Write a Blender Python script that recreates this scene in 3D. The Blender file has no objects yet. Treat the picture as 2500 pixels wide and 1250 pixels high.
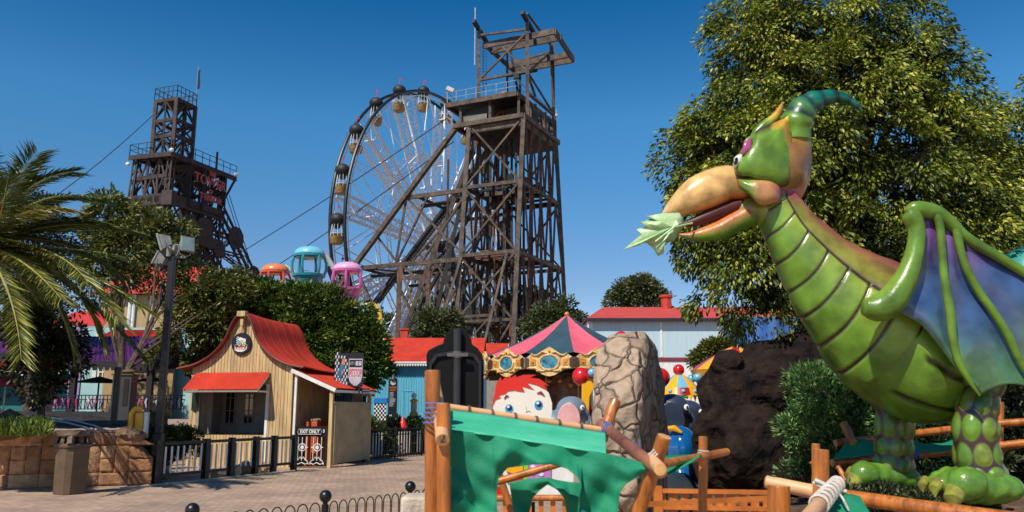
import bpy, bmesh, math, random
import numpy as np
from mathutils import Vector, Matrix
R_ = math.radians
random.seed(7)
C = bpy.context.scene.collection
scene = bpy.context.scene

# ------------------------------------------------------------------ camera, sky, sun, exposure
FPX = 2000.0; PITCH = math.atan(375/FPX); EYE = 1.7
cam_d = bpy.data.cameras.new("camera"); cam = bpy.data.objects.new("camera", cam_d); C.objects.link(cam)
cam.location = (0, 0, EYE); cam.rotation_euler = (math.pi/2 + PITCH, 0, 0)
cam_d.sensor_width = 36; cam_d.lens = 36*FPX/2500; cam_d.clip_end = 3000; cam_d.clip_start = 0.05
cam_d.dof.use_dof = True; cam_d.dof.focus_distance = 24; cam_d.dof.aperture_fstop = 2.8
scene.camera = cam
SUN_EL = R_(50); SUN_DIR = Vector((-0.50, -0.86, 0)).normalized()      # towards the sun (left, behind the camera)
w = bpy.data.worlds.new("World"); scene.world = w; w.use_nodes = True
nt = w.node_tree; nt.nodes.clear()
sky = nt.nodes.new('ShaderNodeTexSky'); sky.sky_type = 'NISHITA'; sky.sun_disc = False
sky.sun_elevation = SUN_EL; sky.sun_rotation = math.atan2(SUN_DIR.x, SUN_DIR.y)
sky.altitude = 1700; sky.air_density = 1.0; sky.dust_density = 0.0; sky.ozone_density = 3.0
bg = nt.nodes.new('ShaderNodeBackground'); bg.inputs['Strength'].default_value = 0.058
wo = nt.nodes.new('ShaderNodeOutputWorld')
hs = nt.nodes.new('ShaderNodeHueSaturation'); hs.inputs['Saturation'].default_value = 1.12
tn = nt.nodes.new('ShaderNodeVectorMath'); tn.operation = 'MULTIPLY'; tn.inputs[1].default_value = (.62, 1.06, 1.30)      # cooler air
nt.links.new(sky.outputs[0], hs.inputs['Color']); nt.links.new(hs.outputs[0], tn.inputs[0]); gm = nt.nodes.new('ShaderNodeGamma'); gm.inputs[1].default_value = 1.3; nt.links.new(tn.outputs[0], gm.inputs[0]); tcw = nt.nodes.new('ShaderNodeTexCoord'); sx = nt.nodes.new('ShaderNodeSeparateXYZ'); nt.links.new(tcw.outputs['Generated'], sx.inputs[0])
el = nt.nodes.new('ShaderNodeValToRGB'); nt.links.new(sx.outputs['Z'], el.inputs[0]); cr_ = el.color_ramp; cr_.elements[0].position = 0; cr_.elements[0].color = (.97,.34,.22,1)
cr_.elements[1].position = 1; cr_.elements[1].color = (.25,.42,.33,1)
for pz, cz_ in ((.15,(.88,.36,.24,1)),(.34,(.72,.58,.38,1)),(.48,(.13,.43,.34,1))): e_ = cr_.elements.new(pz); e_.color = cz_
m3_ = nt.nodes.new('ShaderNodeVectorMath'); m3_.operation = 'MULTIPLY'; nt.links.new(gm.outputs[0], m3_.inputs[0]); nt.links.new(el.outputs[0], m3_.inputs[1])
m4_ = nt.nodes.new('ShaderNodeVectorMath'); m4_.operation = 'SCALE'; m4_.inputs['Scale'].default_value = 3; nt.links.new(m3_.outputs[0], m4_.inputs[0]); nt.links.new(m4_.outputs[0], bg.inputs[0]); nt.links.new(bg.outputs[0], wo.inputs[0])
sd = bpy.data.lights.new("sun", 'SUN'); sd.energy = 5.0; sd.angle = R_(0.5); sd.color = (1, 0.93, 0.82)
so = bpy.data.objects.new("sun", sd); C.objects.link(so)
sv = Vector((SUN_DIR.x*math.cos(SUN_EL), SUN_DIR.y*math.cos(SUN_EL), math.sin(SUN_EL)))
so.rotation_euler = sv.to_track_quat('Z', 'Y').to_euler(); so.location = (-20, -20, 40)
scene.view_settings.view_transform = 'Standard'; scene.view_settings.look = 'None'
scene.view_settings.exposure = 0.04; scene.view_settings.gamma = 1.0

# ------------------------------------------------------------------ measuring helpers
cp, sp_ = math.cos(PITCH), math.sin(PITCH)
def P(px, py, Y):
    u = (px-1250)/FPX; v = -(py-625)/FPX
    k = Y/(cp - v*sp_)
    return Vector((u*k, Y, EYE + (sp_ + v*cp)*k))
def zp(py, Y): return P(1250, py, Y).z
def G(px, py, z=0.0):
    u = (px-1250)/FPX; v = -(py-625)/FPX
    k = (z-EYE)/(sp_ + v*cp)
    return Vector((u*k, (cp - v*sp_)*k, z))
def V(*a): return Vector(a)

# ------------------------------------------------------------------ materials
def lin(c):
    return tuple((x/255/12.92 if x/255 <= .04045 else ((x/255+.055)/1.055)**2.4) for x in c)
MATS = {}
def mat(name, rgb, rough=.6, var=.12, scale=3.0, bump=.0, bscale=None, metal=0, coat=0, c2=None, spec=.5, stretch=None, detail=5):
    if name in MATS: return MATS[name]
    m = bpy.data.materials.new(name); m.use_nodes = True; n = m.node_tree; b = n.nodes['Principled BSDF']
    b.inputs['Roughness'].default_value = rough; b.inputs['Metallic'].default_value = metal
    b.inputs['Coat Weight'].default_value = coat; b.inputs['Coat Roughness'].default_value = .12
    b.inputs['Specular IOR Level'].default_value = spec
    c = lin(rgb)
    tc = n.nodes.new('ShaderNodeTexCoord'); mp = n.nodes.new('ShaderNodeMapping')
    n.links.new(tc.outputs['Object'], mp.inputs[0])
    if stretch: mp.inputs['Scale'].default_value = stretch
    ns = n.nodes.new('ShaderNodeTexNoise'); ns.inputs['Scale'].default_value = scale; ns.inputs['Detail'].default_value = detail
    ns.inputs['Roughness'].default_value = .65
    n.links.new(mp.outputs[0], ns.inputs['Vector'])
    rp = n.nodes.new('ShaderNodeValToRGB'); rp.color_ramp.elements[0].position = .32; rp.color_ramp.elements[1].position = .68
    lo = lin(c2) if c2 else tuple(x*(1-var*2) for x in c); hi = tuple(min(1, x*(1+var)) for x in c)
    rp.color_ramp.elements[0].color = (*lo, 1); rp.color_ramp.elements[1].color = (*hi, 1)
    n.links.new(ns.outputs['Fac'], rp.inputs[0]); n.links.new(rp.outputs[0], b.inputs['Base Color'])
    if bump:
        bn = n.nodes.new('ShaderNodeTexNoise'); bn.inputs['Scale'].default_value = bscale or scale*4; bn.inputs['Detail'].default_value = 6
        n.links.new(mp.outputs[0], bn.inputs['Vector'])
        bp = n.nodes.new('ShaderNodeBump'); bp.inputs['Strength'].default_value = bump; bp.inputs['Distance'].default_value = .05
        n.links.new(bn.outputs['Fac'], bp.inputs['Height']); n.links.new(bp.outputs[0], b.inputs['Normal'])
    MATS[name] = m; return m
def vcol(name, rough=.4, coat=0, bump=0, bscale=8, trans=0.0, nscale=4, nvar=.25, spec=.5):
    if name in MATS: return MATS[name]
    m = bpy.data.materials.new(name); m.use_nodes = True; n = m.node_tree; b = n.nodes['Principled BSDF']
    b.inputs['Roughness'].default_value = rough; b.inputs['Coat Weight'].default_value = coat; b.inputs['Coat Roughness'].default_value = .15
    b.inputs['Specular IOR Level'].default_value = spec
    at = n.nodes.new('ShaderNodeAttribute'); at.attribute_name = 'Col'
    tc = n.nodes.new('ShaderNodeTexCoord'); ns = n.nodes.new('ShaderNodeTexNoise'); ns.inputs['Scale'].default_value = nscale; ns.inputs['Detail'].default_value = 6
    n.links.new(tc.outputs['Object'], ns.inputs['Vector'])
    mr = n.nodes.new('ShaderNodeMapRange'); mr.inputs[1].default_value = .3; mr.inputs[2].default_value = .7
    mr.inputs[3].default_value = 1-nvar; mr.inputs[4].default_value = 1+nvar*.5
    n.links.new(ns.outputs['Fac'], mr.inputs[0])
    mx = n.nodes.new('ShaderNodeVectorMath'); mx.operation = 'SCALE'
    n.links.new(at.outputs['Color'], mx.inputs[0]); n.links.new(mr.outputs[0], mx.inputs['Scale'])
    n.links.new(mx.outputs[0], b.inputs['Base Color'])
    if bump:
        bn = n.nodes.new('ShaderNodeTexNoise'); bn.inputs['Scale'].default_value = bscale; bn.inputs['Detail'].default_value = 5
        n.links.new(tc.outputs['Object'], bn.inputs['Vector'])
        bp = n.nodes.new('ShaderNodeBump'); bp.inputs['Strength'].default_value = bump; bp.inputs['Distance'].default_value = .03
        n.links.new(bn.outputs['Fac'], bp.inputs['Height']); n.links.new(bp.outputs[0], b.inputs['Normal'])
    if trans:
        tr = n.nodes.new('ShaderNodeBsdfTranslucent'); ms = n.nodes.new('ShaderNodeMixShader'); ms.inputs[0].default_value = trans
        n.links.new(mx.outputs[0], tr.inputs[0]); n.links.new(b.outputs[0], ms.inputs[1]); n.links.new(tr.outputs[0], ms.inputs[2])
        n.links.new(ms.outputs[0], n.nodes['Material Output'].inputs[0])
    MATS[name] = m; return m
def stone_mat(name, rgb, dark, scale, rough=.85, stretch=None, metric='F1'):
    """stone blocks: voronoi cells with dark joints, each cell its own tone"""
    m = bpy.data.materials.new(name); m.use_nodes = True; n = m.node_tree; b = n.nodes['Principled BSDF']
    b.inputs['Roughness'].default_value = rough
    tc = n.nodes.new('ShaderNodeTexCoord'); mp = n.nodes.new('ShaderNodeMapping'); n.links.new(tc.outputs['Object'], mp.inputs[0])
    if stretch: mp.inputs['Scale'].default_value = stretch
    nz = n.nodes.new('ShaderNodeTexNoise'); nz.inputs['Scale'].default_value = 2.5; nz.inputs['Detail'].default_value = 2
    n.links.new(mp.outputs[0], nz.inputs['Vector'])
    ad = n.nodes.new('ShaderNodeVectorMath'); ad.operation = 'MULTIPLY_ADD'; ad.inputs[1].default_value = (.42,.42,.42)
    n.links.new(nz.outputs['Color'], ad.inputs[0]); n.links.new(mp.outputs[0], ad.inputs[2])
    v = n.nodes.new('ShaderNodeTexVoronoi'); v.feature = 'DISTANCE_TO_EDGE'; v.inputs['Scale'].default_value = scale
    v2 = n.nodes.new('ShaderNodeTexVoronoi'); v2.inputs['Scale'].default_value = scale
    n.links.new(ad.outputs[0], v.inputs['Vector']); n.links.new(ad.outputs[0], v2.inputs['Vector'])
    cr = n.nodes.new('ShaderNodeValToRGB'); cr.color_ramp.elements[0].position = .004; cr.color_ramp.elements[1].position = .034
    cr.color_ramp.elements[0].color = (0,0,0,1)
    n.links.new(v.outputs['Distance'], cr.inputs[0])
    fn = n.nodes.new('ShaderNodeTexNoise'); fn.inputs['Scale'].default_value = 14; fn.inputs['Detail'].default_value = 8
    n.links.new(mp.outputs[0], fn.inputs['Vector'])
    sepc = n.nodes.new('ShaderNodeSeparateColor'); n.links.new(v2.outputs['Color'], sepc.inputs[0])
    mul = n.nodes.new('ShaderNodeMath'); mul.operation = 'MULTIPLY_ADD'; mul.inputs[1].default_value = .45; 
    n.links.new(sepc.outputs[0], mul.inputs[0]); n.links.new(fn.outputs['Fac'], mul.inputs[2])
    c = lin(rgb)
    r2 = n.nodes.new('ShaderNodeValToRGB'); r2.color_ramp.elements[0].position = .3; r2.color_ramp.elements[1].position = 1.0
    r2.color_ramp.elements[0].color = (*[x*.62 for x in c], 1); r2.color_ramp.elements[1].color = (*[min(1, x*1.2) for x in c], 1)
    n.links.new(mul.outputs[0], r2.inputs[0])
    mix = n.nodes.new('ShaderNodeMix'); mix.data_type = 'RGBA'; n.links.new(cr.outputs[0], mix.inputs['Factor'])
    mix.inputs['A'].default_value = (*lin(dark), 1); n.links.new(r2.outputs[0], mix.inputs['B']); n.links.new(mix.outputs['Result'], b.inputs['Base Color'])
    cr2 = n.nodes.new('ShaderNodeMath'); cr2.operation = 'MINIMUM'; cr2.inputs[1].default_value = .12; n.links.new(v.outputs['Distance'], cr2.inputs[0])
    m2 = n.nodes.new('ShaderNodeMath'); m2.operation = 'MULTIPLY_ADD'; m2.inputs[1].default_value = 6; n.links.new(cr2.outputs[0], m2.inputs[0]); 
    m3 = n.nodes.new('ShaderNodeMath'); m3.operation = 'MULTIPLY'; m3.inputs[1].default_value = .35; n.links.new(fn.outputs['Fac'], m3.inputs[0]); n.links.new(m3.outputs[0], m2.inputs[2])
    bp = n.nodes.new('ShaderNodeBump'); bp.inputs['Strength'].default_value = .9; bp.inputs['Distance'].default_value = .06
    n.links.new(m2.outputs[0], bp.inputs['Height']); n.links.new(bp.outputs[0], b.inputs['Normal'])
    return m
def paving_mat(name):
    m = bpy.data.materials.new(name); m.use_nodes = True; n = m.node_tree; b = n.nodes['Principled BSDF']
    b.inputs['Roughness'].default_value = .9
    tc = n.nodes.new('ShaderNodeTexCoord')
    br = n.nodes.new('ShaderNodeTexBrick'); br.inputs['Scale'].default_value = 1; br.inputs['Brick Width'].default_value = .22
    br.inputs['Row Height'].default_value = .11; br.inputs['Mortar Size'].default_value = .006; br.inputs['Mortar Smooth'].default_value = .3
    br.inputs['Color1'].default_value = (*lin((184,156,132)),1); br.inputs['Color2'].default_value = (*lin((162,136,114)),1); br.inputs['Mortar'].default_value = (*lin((96,82,72)),1)
    mp = n.nodes.new('ShaderNodeMapping'); mp.inputs['Rotation'].default_value = (0,0,.6); n.links.new(tc.outputs['Object'], mp.inputs[0]); n.links.new(mp.outputs[0], br.inputs[0])
    ns = n.nodes.new('ShaderNodeTexNoise'); ns.inputs['Scale'].default_value = .7; ns.inputs['Detail'].default_value = 8; n.links.new(tc.outputs['Object'], ns.inputs[0])
    mr = n.nodes.new('ShaderNodeMapRange'); mr.inputs[1].default_value=.3; mr.inputs[2].default_value=.7; mr.inputs[3].default_value=.70; mr.inputs[4].default_value=1.15
    n.links.new(ns.outputs[0], mr.inputs[0])
    ms = n.nodes.new('ShaderNodeVectorMath'); ms.operation='SCALE'; n.links.new(br.outputs[0], ms.inputs[0]); n.links.new(mr.outputs[0], ms.inputs['Scale'])
    n.links.new(ms.outputs[0], b.inputs['Base Color'])
    n2 = n.nodes.new('ShaderNodeTexNoise'); n2.inputs['Scale'].default_value = 30; n.links.new(tc.outputs['Object'], n2.inputs[0])
    bp = n.nodes.new('ShaderNodeBump'); bp.inputs['Strength'].default_value=.6; bp.inputs['Distance'].default_value=.02
    mm = n.nodes.new('ShaderNodeMath'); mm.operation='SUBTRACT'; n.links.new(n2.outputs[0], mm.inputs[0]); n.links.new(br.outputs['Fac'], mm.inputs[1])
    n.links.new(mm.outputs[0], bp.inputs['Height']); n.links.new(bp.outputs[0], b.inputs['Normal'])
    return m

# ------------------------------------------------------------------ mesh builder
ORG = {}
class MB:
    def __init__(s): s.v = []; s.f = []; s.m = []; s.c = None
    def add(s, vs, fs, mi=0):
        o = len(s.v); s.v += [tuple(p) for p in vs]; s.f += [tuple(i+o for i in f) for f in fs]; s.m += [mi]*len(fs)
        return s
    def box(s, x0, x1, y0, y1, z0, z1, mi=0, M=None):
        vs = [V(x,y,z) for z in (z0,z1) for (x,y) in ((x0,y0),(x1,y0),(x1,y1),(x0,y1))]
        if M: vs = [M @ p for p in vs]
        return s.add(vs, [(0,3,2,1),(4,5,6,7),(0,1,5,4),(1,2,6,5),(2,3,7,6),(3,0,4,7)], mi)
    def bar(s, p, q, w, h=None, mi=0, up=None):
        p = V(*p); q = V(*q); h = h or w; t = (q-p).normalized()
        u = V(*up) if up else (V(0,0,1) if abs(t.z) < .9 else V(0,1,0))
        a = t.cross(u).normalized()*w/2; b = a.cross(t).normalized()*h/2
        vs = [p-a-b, p+a-b, p+a+b, p-a+b, q-a-b, q+a-b, q+a+b, q-a+b]
        return s.add(vs, [(0,1,2,3),(7,6,5,4),(0,4,5,1),(1,5,6,2),(2,6,7,3),(3,7,4,0)], mi)
    def tube(s, pts, rs, n=8, mi=0, cap=True, closed=False):
        pts = [V(*p) for p in pts]; k = len(pts)
        if not hasattr(rs, '__len__'): rs = [rs]*k
        vs = []; up = None
        for i in range(k):
            if closed: t = pts[(i+1) % k]-pts[i-1]
            else: t = pts[min(i+1,k-1)]-pts[max(i-1,0)]
            t = t.normalized()
            if up is None: up = V(0,0,1) if abs(t.z) < .9 else V(1,0,0)
            a = t.cross(up); a = a.normalized() if a.length > 1e-6 else V(1,0,0); b = a.cross(t).normalized(); up = b
            vs += [pts[i]+(a*math.cos(j*2*math.pi/n)+b*math.sin(j*2*math.pi/n))*rs[i] for j in range(n)]
        fs = []
        for i in range(k if closed else k-1):
            for j in range(n):
                j2 = (j+1) % n; i2 = (i+1) % k
                fs.append((i*n+j, i*n+j2, i2*n+j2, i2*n+j))
        if cap and not closed: fs += [tuple(range(n-1,-1,-1)), tuple((k-1)*n+j for j in range(n))]
        return s.add(vs, fs, mi)
    def lathe(s, c, prof, n=16, mi=0, M=None, a0=0):
        c = V(*c); vs = []; k = len(prof)
        for (r, z) in prof:
            for j in range(n):
                a = j*2*math.pi/n+a0; q = V(r*math.cos(a), r*math.sin(a), z)
                if M: q = M @ q
                vs.append(c+q)
        fs = [(i*n+j, i*n+(j+1) % n, (i+1)*n+(j+1) % n, (i+1)*n+j) for i in range(k-1) for j in range(n)]
        fs += [tuple(range(n-1,-1,-1)), tuple((k-1)*n+j for j in range(n))]
        return s.add(vs, fs, mi)
    def ball(s, c, r, nu=16, nv=10, mi=0, M=None):
        if not hasattr(r, '__len__'): r = (r,r,r)
        c = V(*c); vs = []
        for i in range(nv+1):
            th = math.pi*i/nv
            for j in range(nu):
                ph = 2*math.pi*j/nu; q = V(r[0]*math.sin(th)*math.cos(ph), r[1]*math.sin(th)*math.sin(ph), r[2]*math.cos(th))
                if M: q = M @ q
                vs.append(c+q)
        fs = [(i*nu+j, (i+1)*nu+j, (i+1)*nu+(j+1) % nu, i*nu+(j+1) % nu) for i in range(nv) for j in range(nu)]
        return s.add(vs, fs, mi)
    def prism(s, pts, vec, mi=0):
        pts = [V(*p) for p in pts]; vec = V(*vec); n = len(pts)
        return s.add(pts+[p+vec for p in pts], [tuple(range(n)), tuple(range(2*n-1, n-1, -1))]+[(i, i+n, (i+1) % n+n, (i+1) % n) for i in range(n)], mi)
    def grid(s, fn, nu, nv, cu=False, mi=0, thick=None):
        vs = [fn(i/(nu if cu else nu-1), j/(nv-1)) for j in range(nv) for i in range(nu)]
        fs = [(j*nu+i, j*nu+(i+1) % nu, (j+1)*nu+(i+1) % nu, (j+1)*nu+i) for j in range(nv-1) for i in range(nu if cu else nu-1)]
        return s.add(vs, fs, mi)
    def build(s, name, mats, parent=None, smooth=40, bevel=0, org=None, cols=None, weld=False):
        me = bpy.data.meshes.new(name)
        if org is None:
            if parent is not None: org = ORG[parent.name]
            else:
                a = np.array(s.v); org = V((a[:,0].min()+a[:,0].max())/2, (a[:,1].min()+a[:,1].max())/2, a[:,2].min())
        o = V(*org)
        a = np.array([tuple(p) for p in s.v], dtype=np.float64)-np.array(o)
        me.from_pydata(a.tolist(), [], s.f); 
        ml = mats if isinstance(mats, (list, tuple)) else [mats]
        for m in ml: me.materials.append(m)
        me.polygons.foreach_set('material_index', s.m)
        if cols is not None:
            ca = me.color_attributes.new('Col', 'FLOAT_COLOR', 'POINT')
            cc = np.ones((len(s.v), 4), dtype=np.float32); cc[:, :3] = np.array(cols, dtype=np.float32)[:, :3]
            ca.data.foreach_set('color', cc.ravel())
        bm = bmesh.new(); bm.from_mesh(me)
        if weld: bmesh.ops.remove_doubles(bm, verts=bm.verts, dist=1e-5)
        bmesh.ops.recalc_face_normals(bm, faces=bm.faces)
        if smooth:
            lim = R_(smooth)
            for f in bm.faces: f.smooth = True
            for e in bm.edges:
                if len(e.link_faces) == 2 and e.calc_face_angle(0) > lim: e.smooth = False
        bm.to_mesh(me); bm.free()
        ob = bpy.data.objects.new(name, me); C.objects.link(ob)
        if parent is not None: ob.parent = parent; ORG[ob.name] = o
        else: ob.location = o; ORG[ob.name] = o
        if bevel:
            bv = ob.modifiers.new('bevel', 'BEVEL'); bv.width = bevel; bv.segments = 2; bv.limit_method = 'ANGLE'; bv.angle_limit = R_(50)
        return ob
def tag(o, label=None, cat=None, group=None, kind=None):
    if label: o['label'] = label
    if cat: o['category'] = cat
    if group: o['group'] = group
    if kind: o['kind'] = kind
    return o
def thing(name, loc, label, cat, group=None):
    o = bpy.data.objects.new(name, None); C.objects.link(o); o.location = loc; o.empty_display_size = .2
    ORG[o.name] = V(*loc); return tag(o, label, cat, group)
def copy_tree(o, loc=None, parent=None, label=None, rz=None):
    c = o.copy(); C.objects.link(c)
    if parent is not None: c.parent = parent
    if loc is not None: c.location = loc
    if rz is not None: c.rotation_euler.z = rz
    if label: c['label'] = label
    for ch in o.children: copy_tree(ch, None, c)
    return c
def text_mb(txt, M, size, ext=.01, fat=0.0, align='CENTER', mi=0, mb=None, sx=1.0):
    cu = bpy.data.curves.new('t', 'FONT'); cu.body = txt; cu.size = size; cu.extrude = ext; cu.offset = fat; cu.align_x = align; cu.align_y = 'CENTER'; cu.resolution_u = 3
    ob = bpy.data.objects.new('t', cu); C.objects.link(ob)
    me = bpy.data.meshes.new_from_object(ob.evaluated_get(bpy.context.evaluated_depsgraph_get()))
    mb = mb or MB(); mb.add([M @ V(v.co.x*sx, v.co.y, v.co.z) for v in me.vertices], [tuple(p.vertices) for p in me.polygons], mi)
    bpy.data.objects.remove(ob); bpy.data.curves.remove(cu); bpy.data.meshes.remove(me)
    return mb
def plane_M(o, ux, uz=(0,0,1)):
    """maps text x->ux, y->uz at origin o"""
    ux = V(*ux).normalized(); uz = V(*uz).normalized(); n = ux.cross(uz)
    return Matrix(((ux.x,uz.x,n.x,o[0]),(ux.y,uz.y,n.y,o[1]),(ux.z,uz.z,n.z,o[2]),(0,0,0,1)))
def catmull(pts, n):
    pts = [np.array(p, dtype=float) for p in pts]; k = len(pts)-1; out = []
    for i in range(n):
        t = i/(n-1)*k; j = min(int(t), k-1); f = t-j
        p0 = pts[max(j-1,0)]; p1 = pts[j]; p2 = pts[j+1]; p3 = pts[min(j+2,k)]
        out.append(.5*((2*p1)+(-p0+p2)*f+(2*p0-5*p1+4*p2-p3)*f*f+(-p0+3*p1-3*p2+p3)*f**3))
    return out

# ------------------------------------------------------------------ foliage
M_LEAF = {}
def leaf_mesh(name, pos, direc, L, W, col, mat_, parent, seed=0, org=None):
    rng = np.random.default_rng(seed); n = len(pos)
    d = direc/np.linalg.norm(direc, axis=1, keepdims=True)
    r = rng.normal(size=(n,3)); r[:,2] += .9; a = np.cross(d, r); a /= np.linalg.norm(a, axis=1, keepdims=True)+1e-9
    nn = np.cross(a, d); L = L*rng.uniform(.65,1.25,(n,1)); Wd = W*rng.uniform(.7,1.2,(n,1))
    base = pos; mid = pos+d*L*.5; tip = pos+d*L
    v = np.empty((n,4,3)); v[:,0] = base; v[:,1] = mid+a*Wd*.5+nn*Wd*.18; v[:,2] = tip-nn*L*.06; v[:,3] = mid-a*Wd*.5+nn*Wd*.18
    if org is None: org = np.array(ORG[parent.name])
    v = (v-np.array(org)).reshape(-1,3)
    f = np.arange(n)[:,None]*4+np.array([[0,1,2,0,2,3]]); f = f.reshape(-1,3)
    me = bpy.data.meshes.new(name); me.vertices.add(n*4); me.vertices.foreach_set('co', v.ravel())
    me.loops.add(len(f)*3); me.loops.foreach_set('vertex_index', f.ravel().astype(np.int32))
    me.polygons.add(len(f)); me.polygons.foreach_set('loop_start', (np.arange(len(f))*3).astype(np.int32)); me.polygons.foreach_set('loop_total', np.full(len(f),3,dtype=np.int32))
    me.update(calc_edges=True)
    ca = me.color_attributes.new('Col','FLOAT_COLOR','POINT'); cc = np.ones((n*4,4),dtype=np.float32); cc[:,:3] = np.repeat(col,4,axis=0)
    ca.data.foreach_set('color', cc.ravel()); me.materials.append(mat_)
    ob = bpy.data.objects.new(name, me); C.objects.link(ob)
    if parent is not None: ob.parent = parent
    else: ob.location = org
    return ob
def crown(name, blobs, nclump, per, L, W, pal, mat_, parent, seed=1, sig=.3, droop=.5, inner=.25, org=None, out=.8):
    """leaf clumps: little umbrellas of leaves set over the blob surfaces (gaps between them), plus darker scattered leaves inside"""
    rng = np.random.default_rng(seed)
    cs = np.array([tuple(b[0]) for b in blobs]); rs = np.array([(b[1],)*3 if not hasattr(b[1],'__len__') else tuple(b[1]) for b in blobs])
    wgt = (rs[:,0]*rs[:,2]); wgt = wgt/wgt.sum()
    bi = rng.choice(len(blobs), nclump, p=wgt); d = rng.normal(size=(nclump,3)); d /= np.linalg.norm(d,axis=1,keepdims=True)
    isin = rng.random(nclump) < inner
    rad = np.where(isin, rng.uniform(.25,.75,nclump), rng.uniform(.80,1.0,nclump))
    lump = .93+.07*np.sin(d[:,0]*7+bi)+.06*np.sin(d[:,2]*9+bi*2)
    cc = cs[bi]+(d*rs[bi]*(rad*lump)[:,None])
    tone = rng.normal(0,.14,nclump)
    k = rng.poisson(per, nclump)+3; idx = np.repeat(np.arange(nclump), k); n = len(idx)
    R = sig*rng.uniform(.7,1.35,nclump)
    od = rng.normal(size=(n,3)); od /= np.linalg.norm(od,axis=1,keepdims=True)
    axis = d*.8+np.array([0,0,.65]); axis /= np.linalg.norm(axis,axis=1,keepdims=True); ax = axis[idx]
    dt = (od*ax).sum(1,keepdims=True); od = np.where(dt < -.1, od-2*dt*ax, od)
    off = od*(R[idx]*rng.uniform(.55,1.15,n))[:,None]; off[:,2] *= .8
    pos = cc[idx]+off
    dirs = od*.9+d[idx]*out*.4+rng.normal(0,.28,(n,3)); dirs[:,2] -= droop
    lo, mi_, hi = [np.array(lin(c)) for c in pal]
    t = np.clip(.42+tone[idx]+rng.normal(0,.2,n)-.34*isin[idx],0,1)[:,None]  # inner leaves toned down: the crown's inner shade is painted into their colour
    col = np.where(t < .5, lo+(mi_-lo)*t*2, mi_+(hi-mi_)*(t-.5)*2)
    return leaf_mesh(name, pos, dirs, L, W, col, mat_, parent, seed, org)
def trunk_mb(base, top, r0, r1, limbs, seed=0):
    rnd = random.Random(seed); mb = MB(); base = V(*base); top = V(*top)
    pts = [base.lerp(top, t)+V(rnd.uniform(-1,1),rnd.uniform(-1,1),0)*r0*.5*(1 if 0 < t < 1 else 0) for t in [i/6 for i in range(7)]]
    mb.tube(pts, [r0+(r1-r0)*i/6 for i in range(7)], 10)
    for (t, e) in limbs:
        s = base.lerp(top, t); e = V(*e); m = s.lerp(e,.5)+V(rnd.uniform(-.2,.2),rnd.uniform(-.2,.2),.15)
        mb.tube([s,m,e],[r1*.8, r1*.55, r1*.2],7)
    return mb
BARK = mat('bark', (92,76,62), .95, .3, 6, .6, 20)
LEAFG = vcol('leaf_glossy', .42, 0, 0, trans=.22, nvar=.15, nscale=2, spec=.4)
LEAFM = vcol('leaf_matte', .55, 0, 0, trans=.25, nvar=.15, nscale=2)
def px_blobs(lst, Y):
    """(px, py, radius px, depth offset m, depth radius factor)"""
    out = []
    for b in lst:
        yy = Y+(b[3] if len(b) > 3 else 0); c = P(b[0], b[1], yy); r = (P(b[0]+b[2], b[1], yy)-c).length
        k = b[4] if len(b) > 4 else .9
        out.append((c, (r, r*k, r)))
    return out

# ================================================================== THE GROUND
def struct(o): o['kind'] = 'structure'; return o
PAVE = paving_mat('paving')
mb = MB(); mb.grid(lambda u,v: V(-350+700*u, -60+760*v, 0), 30, 30); struct(mb.build('ground', PAVE, org=(0,0,0)))
def hsh(x, y): return math.sin(x*1.7+y*2.3)*.5+math.sin(x*3.9-y*3.1+1)*.3+math.sin(x*8.3+y*7.1)*.2
EARTH = mat('earth', (104,78,58), .95, .35, 5, .8, 25)
def bedz(x, Y): return .5+.05*hsh(x*1.3,Y*1.3)+.02*hsh(x*6,Y*6)+(.12 if Y < 9 else .0)*0
mb = MB()
def bed(u, v):
    x = 2.0+22*u; Y = 7.0+17*v; z = bedz(x,Y)
    e = min(u*30, (1-u)*30, v*30, (1-v)*30, 1); return V(x, Y, -.02+(z+.02)*e)
mb.grid(bed, 130, 110); struct(mb.build('planting_bed', EARTH, org=(2,7,0)))
def TZ(Y): return 1.12+max(0, min(1, (Y-17)/9))*.5
DARKEARTH = mat('dark_soil', (44,38,36), .8, .4, 3, .6, 15)
wl0 = G(-260,1200); wl1 = G(368,1184)
mb = MB()
def terr(u, v):
    a = V(-34,0,0).lerp(V(0,0,0),0)
    f0 = V(wl0.x-14, wl0.y+.5, 0).lerp(V(wl1.x-.7, wl1.y+.35, 0), u); f1 = V(-60,60,0).lerp(V(P(420,994,52).x, 52, 0), u)
    p = f0.lerp(f1, v); z = TZ(p.y)+.02*hsh(p.x*2,p.y*2)
    if u > .995: z = 0
    return V(p.x, p.y, z)
mb.grid(terr, 90, 70); struct(mb.build('terrace_ground', DARKEARTH, org=(-20,30,0)))
# pale kerb in front of the picket fence
KERB = mat('kerb_stone', (188,172,152), .9, .15, 8, .4, 30)
ka, kb_ = G(300,1196), G(722,1152)
mb = MB(); dk = (kb_-ka).normalized(); nk = V(-dk.y, dk.x, 0)
for i in range(18):
    a = ka.lerp(kb_, i/18+.001); b = ka.lerp(kb_, (i+1)/18-.001); mb.prism([a, b, b+nk*.12, a+nk*.12], (0,0,.05))
struct(mb.build('kerb', KERB, bevel=.008))

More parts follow.
